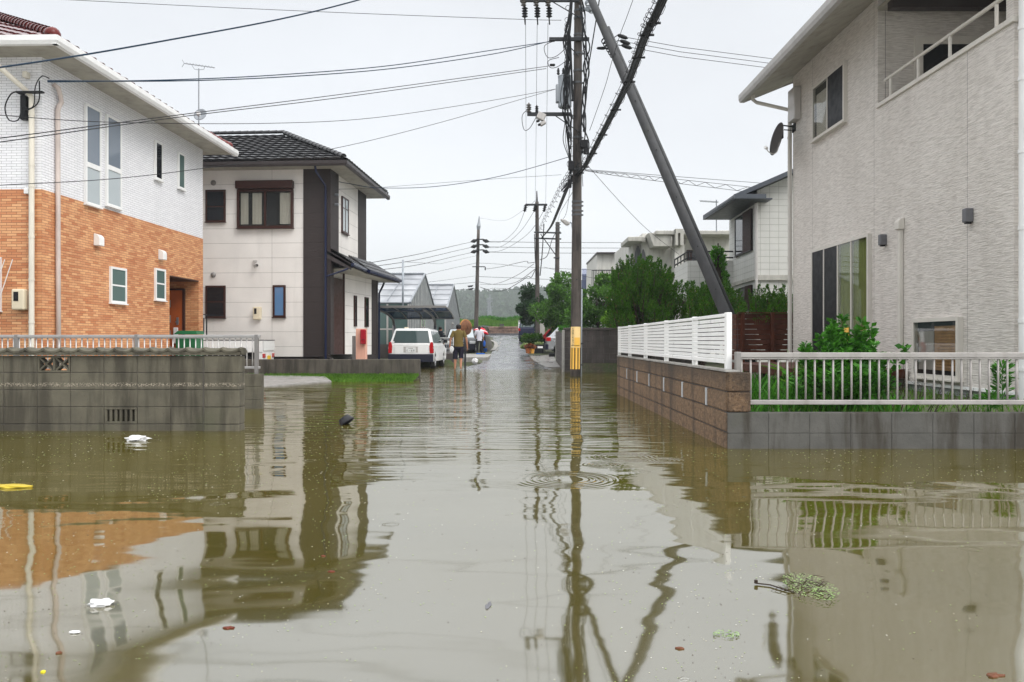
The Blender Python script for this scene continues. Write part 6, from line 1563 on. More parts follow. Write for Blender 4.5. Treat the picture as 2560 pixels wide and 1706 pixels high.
# ------------------------------------------------------------------ people
def person(label, pos, ht, rotz, pose, name='person', skin_='skin', hair_r=1.0, top='shirt_olive', sleeve=.6, bottom='shorts_navy', leg=.5, shoes=None, hair_long=False, coat=False):
    """pose: joint overrides in a 1.70 m frame, facing +Y"""
    s = ht / 1.70; t = thing(name, label, 'person', pos, rotz)
    J = dict(pelvis=(0, 0, .93), spine=(0, .01, 1.10), chest=(0, 0, 1.30), neck=(0, .0, 1.465), head=(0, .015, 1.545), crown=(0, .01, 1.62),
             shL=(-.17, 0, 1.40), elL=(-.235, -.02, 1.13), wrL=(-.25, .05, .89), shR=(.17, 0, 1.40), elR=(.235, -.02, 1.13), wrR=(.25, .05, .89),
             hipL=(-.095, 0, .88), knL=(-.10, .02, .49), anL=(-.10, -.02, .08), hipR=(.095, 0, .88), knR=(.10, .02, .49), anR=(.10, -.02, .08))
    J.update(pose)
    V_ = {k: Vector(v) * s for k, v in J.items()}
    pts, ed, ix = [], [], {}
    def add(k, r, par=None, pos_=None):
        ix[k] = len(pts); pts.append((pos_ if pos_ is not None else V_[k], (r[0] * s, r[1] * s) if isinstance(r, tuple) else r * s))
        if par: ed.append((ix[par], ix[k]))
    add('pelvis', (.145, .10)); add('spine', (.135, .095), 'pelvis'); add('chest', (.14, .10), 'spine'); add('neck', .055, 'chest'); add('head', (.075, .09), 'neck'); add('crown', (.07, .085), 'head')
    add('nose', .012, 'head', V_['head'] + Vector((0, .105, -.005)) * s); add('earL', .012, 'head', V_['head'] + Vector((-.085, .0, 0)) * s); add('earR', .012, 'head', V_['head'] + Vector((.085, .0, 0)) * s)
    for S in 'LR':
        sg = -1 if S == 'L' else 1
        add('sh' + S, .045, 'chest'); add('el' + S, .042, 'sh' + S); add('wr' + S, .027, 'el' + S)
        d = (V_['wr' + S] - V_['el' + S]).normalized(); pm_ = V_['wr' + S] + d * .07 * s; add('palm' + S, (.036, .018), 'wr' + S, pm_)
        fwd = Vector((0, 1, 0)); 
        for q in range(4):
            off = fwd * (.027 - .018 * q) * s; L = (.075, .085, .08, .06)[q] * s
            add('f%d%s' % (q, S), .010, 'palm' + S, pm_ + off + d * .03 * s); add('g%d%s' % (q, S), .009, 'f%d%s' % (q, S), pm_ + off + d * L * .8 - Vector((sg * .012, 0, 0)) * s); add('h%d%s' % (q, S), .007, 'g%d%s' % (q, S), pm_ + off + d * (L + .02 * s) - Vector((sg * .03, 0, 0)) * s)
        add('t' + S, .011, 'wr' + S, V_['wr' + S] + d * .03 * s + fwd * .035 * s); add('u' + S, .009, 't' + S, V_['wr' + S] + d * .075 * s + fwd * .05 * s)
        add('hip' + S, .085, 'pelvis'); add('kn' + S, .055, 'hip' + S); add('cf' + S, .052, 'kn' + S, V_['kn' + S].lerp(V_['an' + S], .35) - Vector((0, .015, 0)) * s); add('an' + S, .036, 'cf' + S)
        fd = Vector((sg * .03, .15, -.045)) * s; add('ft' + S, (.042, .025), 'an' + S, V_['an' + S] + Vector((0, .03, -.035)) * s); add('to' + S, (.04, .018), 'ft' + S, V_['an' + S] + fd)
    skin_obj('body', pts, ed, skin_, t, world=False)
    def rings(mb, rs, n=20):
        vs = []
        for (c, rx, ry) in rs: vs += [c + Vector((math.cos(2 * math.pi * k / n) * rx, math.sin(2 * math.pi * k / n) * ry, 0)) for k in range(n)]
        mb.add(vs, [(a * n + k, a * n + (k + 1) % n, (a + 1) * n + (k + 1) % n, (a + 1) * n + k) for a in range(len(rs) - 1) for k in range(n)])
    def lv(z):      # torso axis at height z of the 1.70 m frame
        z *= s; a, b_, c_ = V_['pelvis'], V_['spine'], V_['chest']
        q = a.lerp(b_, (z - a.z) / (b_.z - a.z)) if z < b_.z else b_.lerp(c_, min(1, (z - b_.z) / (c_.z - b_.z))); return Vector((q.x, q.y, z))
    m = MB(); hem = .80 if coat else .87
    rings(m, [(lv(z), rx * s, ry * s) for z, rx, ry in ((hem, .182, .13), (.96, .176, .125), (1.08, .165, .118), (1.22, .178, .122), (1.33, .20, .122), (1.39, .198, .108), (1.43, .150, .092), (1.46, .085, .07), (1.475, .066, .062))])
    for S in 'LR':
        a, b_, c_ = V_['sh' + S], V_['el' + S], V_['wr' + S]; a0 = a + (V_['chest'] - a) * .25 + Vector((0, 0, .0))
        if sleeve <= 1: m.tube([a0, a, a.lerp(b_, sleeve * .55), a.lerp(b_, sleeve)], [.062 * s, .072 * s, .066 * s, .068 * s], 12, cap=False)
        else: m.tube([a0, a, a.lerp(b_, .6), b_, b_.lerp(c_, (sleeve - 1) * .6), b_.lerp(c_, sleeve - 1)], [.062 * s, .072 * s, .060 * s, .054 * s, .046 * s, .040 * s], 12, cap=False)
    m.build('top', top, t, smooth=True)
    m = MB(); rings(m, [(lv(z), rx * s, ry * s) for z, rx, ry in ((1.0, .158, .112), (.93, .172, .122), (.86, .178, .125), (.80, .165, .118), (.77, .12, .09))])
    for S in 'LR':
        h, k, a = V_['hip' + S], V_['kn' + S], V_['an' + S]
        if leg <= 1: e = k.lerp(a, leg * .3); m.tube([h + Vector((0, 0, .02)) * s, h.lerp(k, .4), h.lerp(k, .8), e], [.10 * s, .105 * s, .092 * s, .092 * s], 14, cap=False)
        else: m.tube([h + Vector((0, 0, .02)) * s, h.lerp(k, .4), k, k.lerp(a, .5), k.lerp(a, .96)], [.098 * s, .098 * s, .075 * s, .068 * s, .066 * s], 14, cap=False)
    m.build('trousers' if leg > 1 else 'shorts', bottom, t, smooth=True)
    hd = V_['head']; m = MB(); prof = [(.001, -.035), (.05, -.05), (.085, -.03), (.097, .03), (.088, .085), (.055, .118), (.001, .13)]
    m.lathe(hd + Vector((0, -.012, .0)) * s, [(r * s * hair_r, h * s) for r, h in prof], 16); ho = m.build('hair', 'hair', t, smooth=True)
    if hair_long: m = MB(); m.tube([hd + Vector((0, -.09, .05)) * s, hd + Vector((0, -.12, -.04)) * s, hd + Vector((0, -.10, -.16)) * s], [.04 * s, .03 * s, .012 * s], 8); m.build('ponytail', 'hair', ho, smooth=True)
    if shoes:
        for S in 'LR':
            a = V_['an' + S]; m = MB(); m.tube([a + Vector((0, -.06, -.045)) * s, a + Vector((0, -.03, -.035)) * s, a + Vector((0, .06, -.045)) * s, a + Vector((0, .14, -.055)) * s, a + Vector((0, .18, -.06)) * s], [.02 * s, .048 * s, .046 * s, .036 * s, .012 * s], 12); m.build('shoe', shoes, t, smooth=True)
    return t
pm1 = person('person seen from behind in olive t-shirt and dark shorts wading barefoot with a white bag', (X(1146.5, 28.7), 28.7, -.02), 1.70, R(4),
       dict(knL=(-.12, .09, .50), anL=(-.13, .03, .09), knR=(.09, .12, .52), anR=(.075, -.09, .12), elL=(-.29, -.04, 1.14), wrL=(-.31, -.0, .89), elR=(.28, -.05, 1.14), wrR=(.31, -.0, .88)), sleeve=.78, leg=.6)
m = MB(); c = Vector((X(1129, 28.6), 28.6, Z(874, 28.6))); g = NR.normal(size=(40, 3)) * .5
def crumple(c, r, seed, n=3, noise_=.35, squash=(1, 1, 1)):
    bm = bmesh.new(); bmesh.ops.create_icosphere(bm, subdivisions=n, radius=1.0); rg = random.Random(seed); ph = [(Vector((rg.uniform(-3, 3), rg.uniform(-3, 3), rg.uniform(-3, 3))), rg.uniform(0, 6)) for _ in range(7)]
    vs = []
    for v in bm.verts:
        k = 1 + noise_ * sum(abs(math.sin(p.dot(v.co) * 1.3 + a)) - .6 for p, a in ph) / 3.0; q = v.co * k; vs.append(Vector((c[0] + q.x * r * squash[0], c[1] + q.y * r * squash[1], c[2] + q.z * r * squash[2])))
    fs = [tuple(v.index for v in f.verts) for f in bm.faces]; bm.free(); return vs, fs
def blob(name, mat, c, r, seed, squash=(1, 1, 1), n=3, noise_=.35, smooth=False):
    m = MB(); v, f = crumple(c, r, seed, n, noise_, squash); m.add(v, f); return m.build(name, mat, smooth=smooth)
tag(blob('carrier_bag', 'plastic_white', c, .085, 4, (.9, .6, 1.3)), 'crumpled white bag held in the left hand of the person in olive', 'bag')
person('person in a black jacket standing behind the white mesh fence near the greenhouse', (X(1100.5, 42), 42, .12), 1.72, R(-50), {}, top='jacket_dark', sleeve=1.95, bottom='trouser_black', leg=1.5, shoes='shoe_black', coat=True)
pw = person('person with tied black hair, pale top and black trousers standing on the kerb', (X(1198.5, 45), 45, .315), 1.60, R(6), dict(anL=(-.14, -.0, .08), knL=(-.12, .0, .49), anR=(.15, .0, .08), knR=(.13, .02, .49), elL=(-.27, .02, 1.15), wrL=(-.22, .14, 1.02)), top='shirt_white', sleeve=1.4, bottom='trouser_black', leg=1.5, hair_long=True, shoes='shoe_black', coat=True)
p5 = person('person in dark clothes half hidden under the red umbrella', (X(1206.5, 46.2), 46.2, .33), 1.60, R(10), dict(elR=(.20, .12, 1.2), wrR=(.05, .2, 1.25)), top='jacket_dark', sleeve=1.9, bottom='trouser_black', leg=1.5, shoes='shoe_black')
um = thing('umbrella', 'open red umbrella with a white band held behind the person in pale top', 'umbrella', P(1206, 845, 45.7))
c = Vector((X(1202, 45.7), 45.7, Z(832, 45.7))); ax = Vector((.30, .12, 1)).normalized(); a_ = ax.orthogonal().normalized(); b_ = ax.cross(a_); m = MB(); m2 = MB()
def umb(r, i): 
    a = 2 * math.pi * i / 16; sc_ = 1 - .05 * (i % 2); rr_ = r * sc_; h = .30 * (1 - (r / .48) ** 2); return c + ax * h + (a_ * math.cos(a) + b_ * math.sin(a)) * rr_
for (r0, r1, mm) in ((.001, .16, m), (.16, .34, m), (.34, .39, m2), (.39, .46, m)):
    for i in range(16): mm.add([umb(r0, i), umb(r0, i + 1), umb(r1, i + 1), umb(r1, i)], [(0, 1, 2, 3)])
cn = m.build('canopy', 'umbrella_red', um, world=True); m2.build('white_band', 'umbrella_white', cn, world=True)
m = MB(); m.tube([c + ax * .32, c - ax * .45], .008, 6); m.build('shaft', 'steel', um, world=True)
m = MB(); m.tube([c - ax * .42, c - ax * .55], .016, 6); m.build('handle', 'black_plastic', um, world=True)
y = 45.6
tag(blob('blue_bag', 'blue_plastic', P(1210.5, 859, 45.9), .12, 8, (.6, .6, 1.5), noise_=.2), 'blue bag hanging beside the person in dark clothes', 'bag')
m = MB(); m.lathe(P(1213.5, 880, 45.9), [(.001, 0), (.09, 0), (.12, .2), (.13, .2), (.11, .19), (.08, .02), (.001, .02)], 16); tag(m.build('bucket', 'blue_plastic', smooth=True), 'small light blue bucket on the concrete edge', 'bucket')
m = MB(); m.box(X(1191, 44.2), X(1212, 44.2), 44.1, 44.3, .32, .375); tag(m.build('dust_pan', 'blue_plastic', bevel=.01), 'bright blue plastic tray lying at the feet of the person in pale top', 'tray')
tag(blob('white_bag', 'plastic_white', P(1187, 903, 33.2), .12, 15, (1, 1, 1.0)), 'white rubbish bag lying at the water edge below the concrete pad', 'bag')
cm = thing('convex_mirror', 'rusty brown back of a round traffic mirror on a thin dark post', 'traffic mirror', (X(1163, 31.5), 31.5, 0)); c = P(1166, 818.7, 31.5); ax = Vector((-.70, .70, 0)).normalized()
m = MB(); m.lathe(c, [(.001, -.10), (.1, -.09), (.2, -.055), (.285, .0), (.285, .05), (.30, .05)], 32, axis=tuple(ax * 1.0)); m.lathe(c - ax * .1, [(.001, -.04), (.06, -.04), (.06, .0)], 12, axis=tuple(ax)); m.build('back', 'mirror_back', cm, world=True, smooth=False)
m = MB(); m.lathe(c + ax * .04, [(.285, -.02), (.315, -.02), (.315, .03), (.285, .03)], 32, axis=tuple(ax)); m.build('rim', 'mirror_rim', cm, world=True)
m = MB(); m.tube([(X(1163, 31.5), 31.45, -.2), (X(1163, 31.5), 31.45, 1.66)], .038, 8); m.tube([(X(1163, 31.4), 31.4, 1.55), tuple(c)], .03, 6); m.build('post', 'dark_metal', cm, world=True)

# ------------------------------------------------------------------ vehicles
def wheel(t, x, y, z, r, w=.17, world=False):
    m = MB(); m.lathe((x, y, z), [(r * .6, -w / 2), (r * .93, -w / 2), (r, -w * .35), (r, w * .35), (r * .93, w / 2), (r * .6, w / 2)], 24, axis=(1, 0, 0)); wo = m.build('wheel', 'tyre', t, smooth=False)
    m = MB(); sg = 1 if x > 0 else -1; m.lathe((x + sg * w * .35, y, z), [(r * .62, -.01), (r * .62, .03), (r * .56, .03), (r * .54, .0), (.001, .02)], 20, axis=(sg, 0, 0))
    for k in range(5): a = 2 * math.pi * k / 5; m.tube([(x + sg * w * .42, y, z), (x + sg * w * .42, y + math.cos(a) * r * .56, z + math.sin(a) * r * .56)], .03, 5)
    m.build('rim', 'rim', wo)
def car(name, label, loc, rotz, L, Wd_, H, paint, roof, belt=.93, tail='side', front=False, plate=None, cat='car', group=None, sill=.22, wr=.30, glass_='glass_car', bumper='car_bumper', interior=False):
    """local frame: rear at y=0, front at y=L; roof = (y_rear_base, y_rear_top, y_front_top, y_front_base)"""
    t = thing(name, label, cat, loc, rotz, group); w = Wd_ / 2; yr_, yt, yft, yfb = roof; ya1, ya2 = .72, L - .78; arch = wr + .05
    prof = [(0.02, sill + .12), (.0, belt * .7), (.03, belt)]
    prof += [(yfb, belt + .0), (L - .35, belt - .10), (L - .06, belt - .26), (L, sill + .25), (L - .05, sill)]
    for yc in (ya2, ya1):
        prof += [(yc + arch * math.cos(a), sill + arch * math.sin(a) * 1.05) for a in [i * math.pi / 8 for i in range(0, 9)]]
    prof += [(.12, sill)]
    m = MB(); n = len(prof); rings = []
    for (xx, shrink) in ((-w, .03), (-w + .05, 0), (w - .05, 0), (w, .03)):
        rings.append([Vector((xx, min(max(y, shrink), L - shrink), z - (shrink if z > belt - .3 else 0) + (0))) for y, z in prof])
    vs = [p for r in rings for p in r]
    fs = [tuple(range(n - 1, -1, -1)), tuple(3 * n + i for i in range(n))]
    for k in range(3): fs += [(k * n + i, k * n + (i + 1) % n, (k + 1) * n + (i + 1) % n, (k + 1) * n + i) for i in range(n)]
    m.add(vs, fs)
    wt = w - .17; zb = belt - .05
    cab = lambda x0, x1: None
    cb = [(-w + .015, yr_, zb), (w - .015, yr_, zb), (w - .015, yfb, zb), (-w + .015, yfb, zb), (-wt, yt, H - .05), (wt, yt, H - .05), (wt, yft, H - .05), (-wt, yft, H - .05), (-wt + .12, yt + .15, H), (wt - .12, yt + .15, H), (wt - .12, yft - .15, H), (-wt + .12, yft - .15, H)]
    m2 = MB(); m2.add([Vector(p) for p in cb], [(8, 9, 10, 11), (4, 5, 9, 8), (5, 6, 10, 9), (6, 7, 11, 10), (7, 4, 8, 11), (0, 1, 5, 4), (1, 2, 6, 5), (2, 3, 7, 6), (3, 0, 4, 7)])
    m.add(m2.v, m2.f); m.build('body', paint, t, bevel=.055, seg=4, smooth=False)
    C = [Vector(p) for p in cb]
    def pane(a, b, c, d, i0, i1, j0, j1, nm, mat, off=.012, par=None):
        q = lambda s_, t_: (a.lerp(b, s_)).lerp(d.lerp(c, s_), t_)
        n_ = (b - a).cross(d - a).normalized(); p4 = [q(i0, j0), q(i1, j0), q(i1, j1), q(i0, j1)]
        mm = MB(); mm.add([p + n_ * off for p in p4] + [p - n_ * .01 for p in p4], [(0, 1, 2, 3), (0, 4, 5, 1), (1, 5, 6, 2), (2, 6, 7, 3), (3, 7, 4, 0)]); return mm.build(nm, mat, par or t, bevel=.004)
    pane(C[0], C[1], C[5], C[4], .06, .94, .14, .93, 'rear_window', glass_)
    pane(C[2], C[3], C[7], C[6], .05, .95, .08, .93, 'windscreen', 'glass_frost' if front else glass_)
    for (a, b, c_, d) in ((C[1], C[2], C[6], C[5]), (C[3], C[0], C[4], C[7])):
        k = ((.08, .30), (.33, .60), (.63, .93)) if a is C[1] else ((.07, .37), (.40, .67), (.70, .92))
        for (i0, i1) in k: pane(a, b, c_, d, i0, i1, .14, .90, 'side_window', glass_)
    for x in (-w + .1, w - .1):
        for y in (ya1, ya2): wheel(t, x, y, wr, wr)
    m = MB(); m.box(-w - .005, w + .005, -.07, .10, sill + .0, sill + .30); m.build('rear_bumper', bumper, t, bevel=.03, seg=3)
    m = MB(); m.box(-w + .01, w - .01, L - .1, L + .05, sill - .02, sill + .32); m.build('front_bumper', paint if not front else bumper, t, bevel=.03, seg=3)
    for s in (-1, 1):
        m = MB(); x0, x1 = sorted((s * (w + .008), s * (w - .15)))
        if tail == 'side': m.prism([(s * (w + .006), -.02, sill + .33), (s * (w - .13), -.02, sill + .33), (s * (w - .15), -.02, belt - .1), (s * (w - .10), -.02, belt + .07), (s * (w - .03), -.02, belt + .07), (s * (w + .006), -.02, belt - .12)], (0, .17, 0))
        elif tail == 'tall': m.box(x0, x1, -.015, .14, belt - .22, belt + .0); m.prism([(s * (w - .03), yr_ - .02, belt), (s * (w - .13), yr_ - .03, belt), (s * (wt - .04), yt - .04, H - .1), (s * (wt + .04), yt - .02, H - .1)], (0, .08, 0))
        else: m.box(x0, x1, -.015, .22, belt - .24, belt - .03)
        lo = m.build('tail_lamp', 'tail_red', t, bevel=.01)
        m = MB(); zc = (sill + .33 + belt) / 2; m.box(x0 - .002, x1 + .002, -.019, .158, zc - .02, zc + .07)
        if tail == 'side': m.build('reversing_lens', 'tail_clear', lo)
        m = MB(); m.box(*sorted((s * (w + .003), s * (w - .34))), L - .2, L + .01, belt - .36, belt - .20); m.build('head_lamp', 'head_lamp', t, bevel=.02)
        m = MB(); m.box(*sorted((s * (w + .02), s * (w + .18))), yfb - .25, yfb - .13, belt + .03, belt + .17); m.build('mirror', 'black_plastic' if paint == 'car_white' else paint, t, bevel=.02)
    if front:
        m = MB(); m.box(-w * .55, w * .55, L + .0, L + .03, sill + .12, belt - .30); m.build('grille', 'black_plastic', t); m = MB(); m.box(-w * .5, w * .5, L + .03, L + .04, belt - .36, belt - .34); m.box(-w * .6, w * .9, L + .05, L + .06, sill + .02, sill + .045); m.build('chrome_trim', 'rim', t)
    return t
wg = car('white_wagon', 'white station wagon parked with its rear toward the camera beside the low wall', (X(1027, 29.9), 29.9, -.02), R(-2), 4.2, 1.69, 1.51 + .04, 'car_white', (.04, .34, 2.65, 3.25), belt=.96, sill=.28, cat='car')
m = MB(); m.box(-.17, .17, -.05, -.02, .66, .82); po = m.build('number_plate', 'plate_white', wg, bevel=.004)
m = MB()
for s in (-1, 1): m.box(*sorted((s * .19, s * .27)), -.03, -.012, .64, .84)
m.box(-.27, .27, -.03, -.012, .835, .86); m.build('plate_surround', 'alu_light', wg)
wM = Matrix.Translation(wg.location) @ Matrix.Rotation(R(-2), 4, 'Z')
text_mesh('number', 'く・6 91', .088, 'sign_black', po, (0, -.053, .715), (1, 0, 0), (0, 0, 1), world=False)
m = MB()
for i in range(5): m.box(-.08 + i * .035, -.06 + i * .035, -.054, -.05, .785, .805)
m.build('small_characters', 'sign_black', po)
m = MB(); m.box(-.62, .62, -.022, .0, .36, .905); m.build('tailgate', 'car_white', wg, bevel=.04, seg=3)
m = MB(); m.box(-.64, .64, -.014, .0, .915, .93); m.build('tailgate_gap', 'alu_dark', wg)
m = MB(); m.lathe((-.66, .02, 1.03), [(.001, -.01), (.04, -.01), (.04, 0)], 12, axis=(0, 1, 0)); m.build('round_sticker', 'plate_white', wg)
m = MB(); m.box(-.34, -.22, .55, .85, 1.53, 1.60); m.build('roof_fitting', 'meter_cream', wg, bevel=.02)
car('black_car', 'black car facing the camera behind the person in pale top', (X(1160, 50.2), 50.8, .33), R(180), 4.4, 1.78, 1.50, 'car_black', (.1, .55, 3.0, 3.75), belt=.92, tail='low', front=True)
car('silver_car', 'silver car parked sideways behind the corner post with its rear to the road', (X(1366, 43), 43.4, .36), R(-90), 4.2, 1.70, 1.50, 'car_silver', (.06, .62, 3.0, 3.6), belt=.92, tail='low')
car('black_wagon', 'dark car with tall red tail lamps parked beyond the silver car', (X(1359, 46.5), 46.9, .42), R(-90), 4.4, 1.75, 1.62, 'car_black', (.06, .55, 3.1, 3.7), belt=.98, tail='tall')
car('dark_van', 'dark blue van standing behind the clipped hedge up the street', (X(1324, 64), 64, 1.0), R(-4), 4.6, 1.80, 1.9, 'car_blue', (.05, .4, 3.6, 4.2), belt=1.1, tail='low')
# kei truck: bed with drop sides, seen behind the railing
kt = thing('small_truck', 'small white truck with drop sided bed parked beside the tiled house', 'truck', (X(672, 23.2), 23.25, .13), R(94))
m = MB(); w = .70
m.box(-w, w, .02, 1.95, .60, .66); 
for s in (-1, 1): m.box(*sorted((s * w, s * (w - .03))), .0, 1.95, .64, .93)
m.box(-w, w, -.0, .03, .64, .93); m.box(-w, w, 1.92, 1.96, .64, .95); bd = m.build('cargo_bed', 'car_white', kt, bevel=.008)
m = MB()
for s in (-1, 1): m.tube([(s * w, .0, .945), (s * w, 1.95, .945)], .012, 5)
m.tube([(-w, .0, .945), (w, 0, .945)], .012, 5); m.tube([(-w, 2.0, 1.0), (-w, 2.0, 1.7), (w, 2.0, 1.7), (w, 2.0, 1.0)], .02, 6); m.build('rails', 'black_plastic', bd)
m = MB(); m.box(-w + .02, w - .02, .02, .16, .36, .60); m.build('rear_panel', 'car_white', kt, bevel=.02)
for s in (-1, 1): m = MB(); m.box(*sorted((s * (w - .02), s * (w - .26))), .0, .04, .44, .56); m.build('tail_lamp', 'tail_red', kt, bevel=.008)
m = MB(); m.box(-.17, .16, -.01, .012, .34, .50); m.build('number_plate', 'plate_yellow', kt)
m = MB(); m.prism([(-w, 2.05, .35), (-w, 2.05, 1.72), (-w, 2.75, 1.78), (-w, 3.15, 1.15), (-w, 3.25, .9), (-w, 3.25, .35)], (2 * w, 0, 0)); m.build('cab', 'car_white', kt, bevel=.03, seg=2)
m = MB(); m.box(-w + .1, w - .1, 2.035, 2.05, 1.15, 1.6); m.build('rear_window', 'glass_dark', kt); m = MB(); m.box(w + .06, w + .2, 2.9, 2.98, 1.1, 1.32); m.tube([(w, 2.9, 1.2), (w + .1, 2.94, 1.25)], .012, 5); m.build('mirror', 'black_plastic', kt, bevel=.02)
for x in (-w + .1, w - .1):
    for y in (.55, 2.7): wheel(kt, x, y, .26, .26, .13)
m = MB(); m.box(-.35, .35, .2, 3.0, .3, .58); m.build('chassis', 'black_plastic', kt)
# green bin beside the porch
gb_ = thing('green_bin', 'green lidded bin with a patterned cover by the porch of the tiled house', 'bin', P(465, 860, 21.4)); x0, x1 = X(446, 21.4), X(500, 21.4)
m = MB(); m.box(x0, x1, 21.2, 21.65, .3, Z(842, 21.4)); m.build('box', 'bin_green', gb_, world=True, bevel=.02); m = MB(); m.prism([(x0 - .03, 21.15, Z(836.5, 21.4)), (x0 + .06, 21.2, Z(827.5, 21.4)), (x1 - .02, 21.2, Z(827.5, 21.4)), (x1 + .03, 21.15, Z(836.5, 21.4))], (0, .5, 0)); m.build('lid', 'bin_green', gb_, world=True, bevel=.01)

# ------------------------------------------------------------------ plants
tree('broadleaf_tree', 'dark rounded broadleaf tree left of the main pole at the street edge', 'tree', (X(1352, 47), 49.5, .5), 4, 1, (X(1352, 49), 49, Z(765, 49)), (1.25, 1.5, 1.35), 26, 9000, 'x', .17, 'leaf_dark', 1, 'broadleaf trees behind the main pole')
tree('broadleaf_tree', 'green broadleaf tree directly behind the main pole', 'tree', (X(1420, 42), 44, .5), 5, 1, (X(1412, 42), 44, Z(760, 43)), (1.55, 1.6, 1.5), 30, 12000, 'x', .15, 'leaf_broad', 2, 'broadleaf trees behind the main pole')
tree('broadleaf_tree', 'taller green broadleaf tree just right of the main pole', 'tree', (X(1500, 37), 38, .5), 5, 1, (X(1494, 37), 37.5, Z(758, 37)), (1.35, 1.5, 1.75), 30, 12000, 'x', .14, 'leaf_broad', 3, 'broadleaf trees behind the main pole')
tree('yellow_green_shrub', 'bright yellow green shrub below the large conifer above the white fence', 'shrub', (X(1560, 28), 28.4, .3), 2, .5, (X(1562, 28), 28.4, Z(800, 28.4)), (.62, .5, .42), 22, 5000, 'x', .10, 'leaf_bright', 4)
tree('ginkgo_shrub', 'small loose shrub of grey green leaves in front of the white concrete house', 'shrub', (X(1710, 36), 36, .3), 3, .5, (X(1712, 36), 36, Z(725, 36)), (.5, .5, .5), 10, 900, 'x', .12, 'leaf_broad', 14)
def jun(u0, u1, vt, vb, D, n, seed, lean=0, tipf=None):
    rg = random.Random(seed); sp_ = []
    nt_ = int(n * .26)
    for i in range(n):
        if i < nt_: u = u0 + (u1 - u0) * (i + rg.uniform(.1, .9)) / nt_
        else: u = rg.uniform(u0, u1)
        c_ = u0 + (u1 - u0) * .42; k = 1 - abs((u - c_) / max(c_ - u0, u1 - c_)) ** 2.4
        env = vt + (vb - vt) * .42 * (1 - k); D_ = D + rg.uniform(-1.0, 1.0); q = 24 / D
        lx = (u - c_) / (u1 - u0) * 40 * q + lean + rg.uniform(-8, 8)
        if i < nt_: vtop = env + abs(rg.gauss(0, 16)) * q; h = rg.uniform(55, 110) * q; r = rg.choice([.07, .09, .12, .15])
        else: vtop = env + 18 * q + (vb - env - 18 * q) * rg.random() * .8; h = rg.uniform(45, 90) * q; r = rg.choice([.12, .16, .22, .28, .32]); D_ -= (vtop - env) / (vb - env) * .6
        sp_.append((tuple(P(u + lx * .5, vtop, D_)), tuple(P(u - lx * .6, min(vtop + h, vb + 12), D_)), r))
    return sp_
juniper('conifer', 'large dark green flame shaped conifer above the middle of the white fence', (X(1622, 25.5), 25.5, .3), jun(1532, 1696, 636, 812, 25.5, 150, 5), 900, .065, seed=5, group='clipped conifers behind the white fence')
juniper('conifer', 'dark green conifer behind the foot of the leaning strut pole', (X(1755, 24.5), 24.5, .3), jun(1716, 1846, 690, 805, 24.5, 100, 6, 6), 900, .062, seed=6, group='clipped conifers behind the white fence')
juniper('conifer', 'low conifer between the strut pole and the beige house downpipe', (X(1935, 20), 20, .3), jun(1880, 1985, 708, 800, 19.6, 60, 8, 8), 900, .052, 'leaf_juniper', seed=8, group='clipped conifers behind the white fence')
# bright young pine
rg = random.Random(31); sp_ = []
for k in range(26):
    v = 628 + k * 4.2; wdt = 4 + (k / 26) ** .8 * 26
    for s in (-1, 1): u = 1793 + s * rg.uniform(.4, 1) * wdt; sp_.append((tuple(P(u + s * 5, v - 6 + rg.uniform(-3, 3), 26.5 + rg.uniform(-.3, .3))), tuple(P(u - s * 4, v + 8, 26.5)), .085))
sp_.append((tuple(P(1793, 620, 26.5)), tuple(P(1793, 650, 26.5)), .06))
juniper('young_pine', 'bright green young pine rising between the strut pole and tiled house', (X(1793, 26.5), 26.5, .3), sp_, 560, .11, 'leaf_pine', seed=31, cat='pine tree', trunk_h=4.0, tr_=.045)
def mound(name, label, cat, c, r, n, size, mat, group=None, seed=1):
    t = thing(name, label, cat, (c[0], c[1], c[2] - r[2]), 0, group); k = 14; rg = random.Random(seed)
    cs = [(c[0] + rg.uniform(-.7, .7) * r[0], c[1] + rg.uniform(-.7, .7) * r[1], c[2] + rg.uniform(-.6, .6) * r[2]) for _ in range(k)]; rs = [(r[0] * .42, r[1] * .42, r[2] * .45)] * k
    C, N = clump_points(cs, rs, n, .3); V, Fq = leaves(C, N, size, 2, .7, .3); np_mesh('foliage', V, Fq, mat, t)
    m = MB()
    for q in cs[:6]: m.tube([(c[0], c[1], c[2] - r[2]), q], .012, 4)
    m.build('stem', 'bark_twig', t, world=True); return t
mound('clipped_hedge', 'soft green clipped hedge at the right edge of the dry road', 'hedge', (X(1331, 46), 47, Z(847, 47)), (.62, .9, .38), 6000, .10, 'leaf_juniper', seed=2)
mound('variegated_shrub', 'pale variegated round shrub beside the parked cars', 'shrub', (X(1357, 45), 48.8, Z(826, 49)), (.30, .3, .38), 1800, .09, 'leaf_varieg', seed=3)
mound('border_plants', 'low pale leaved plants along the road edge by the hedge', 'plants', (X(1310, 43), 43, Z(866, 43)), (.2, .4, .16), 800, .08, 'leaf_varieg', seed=4)
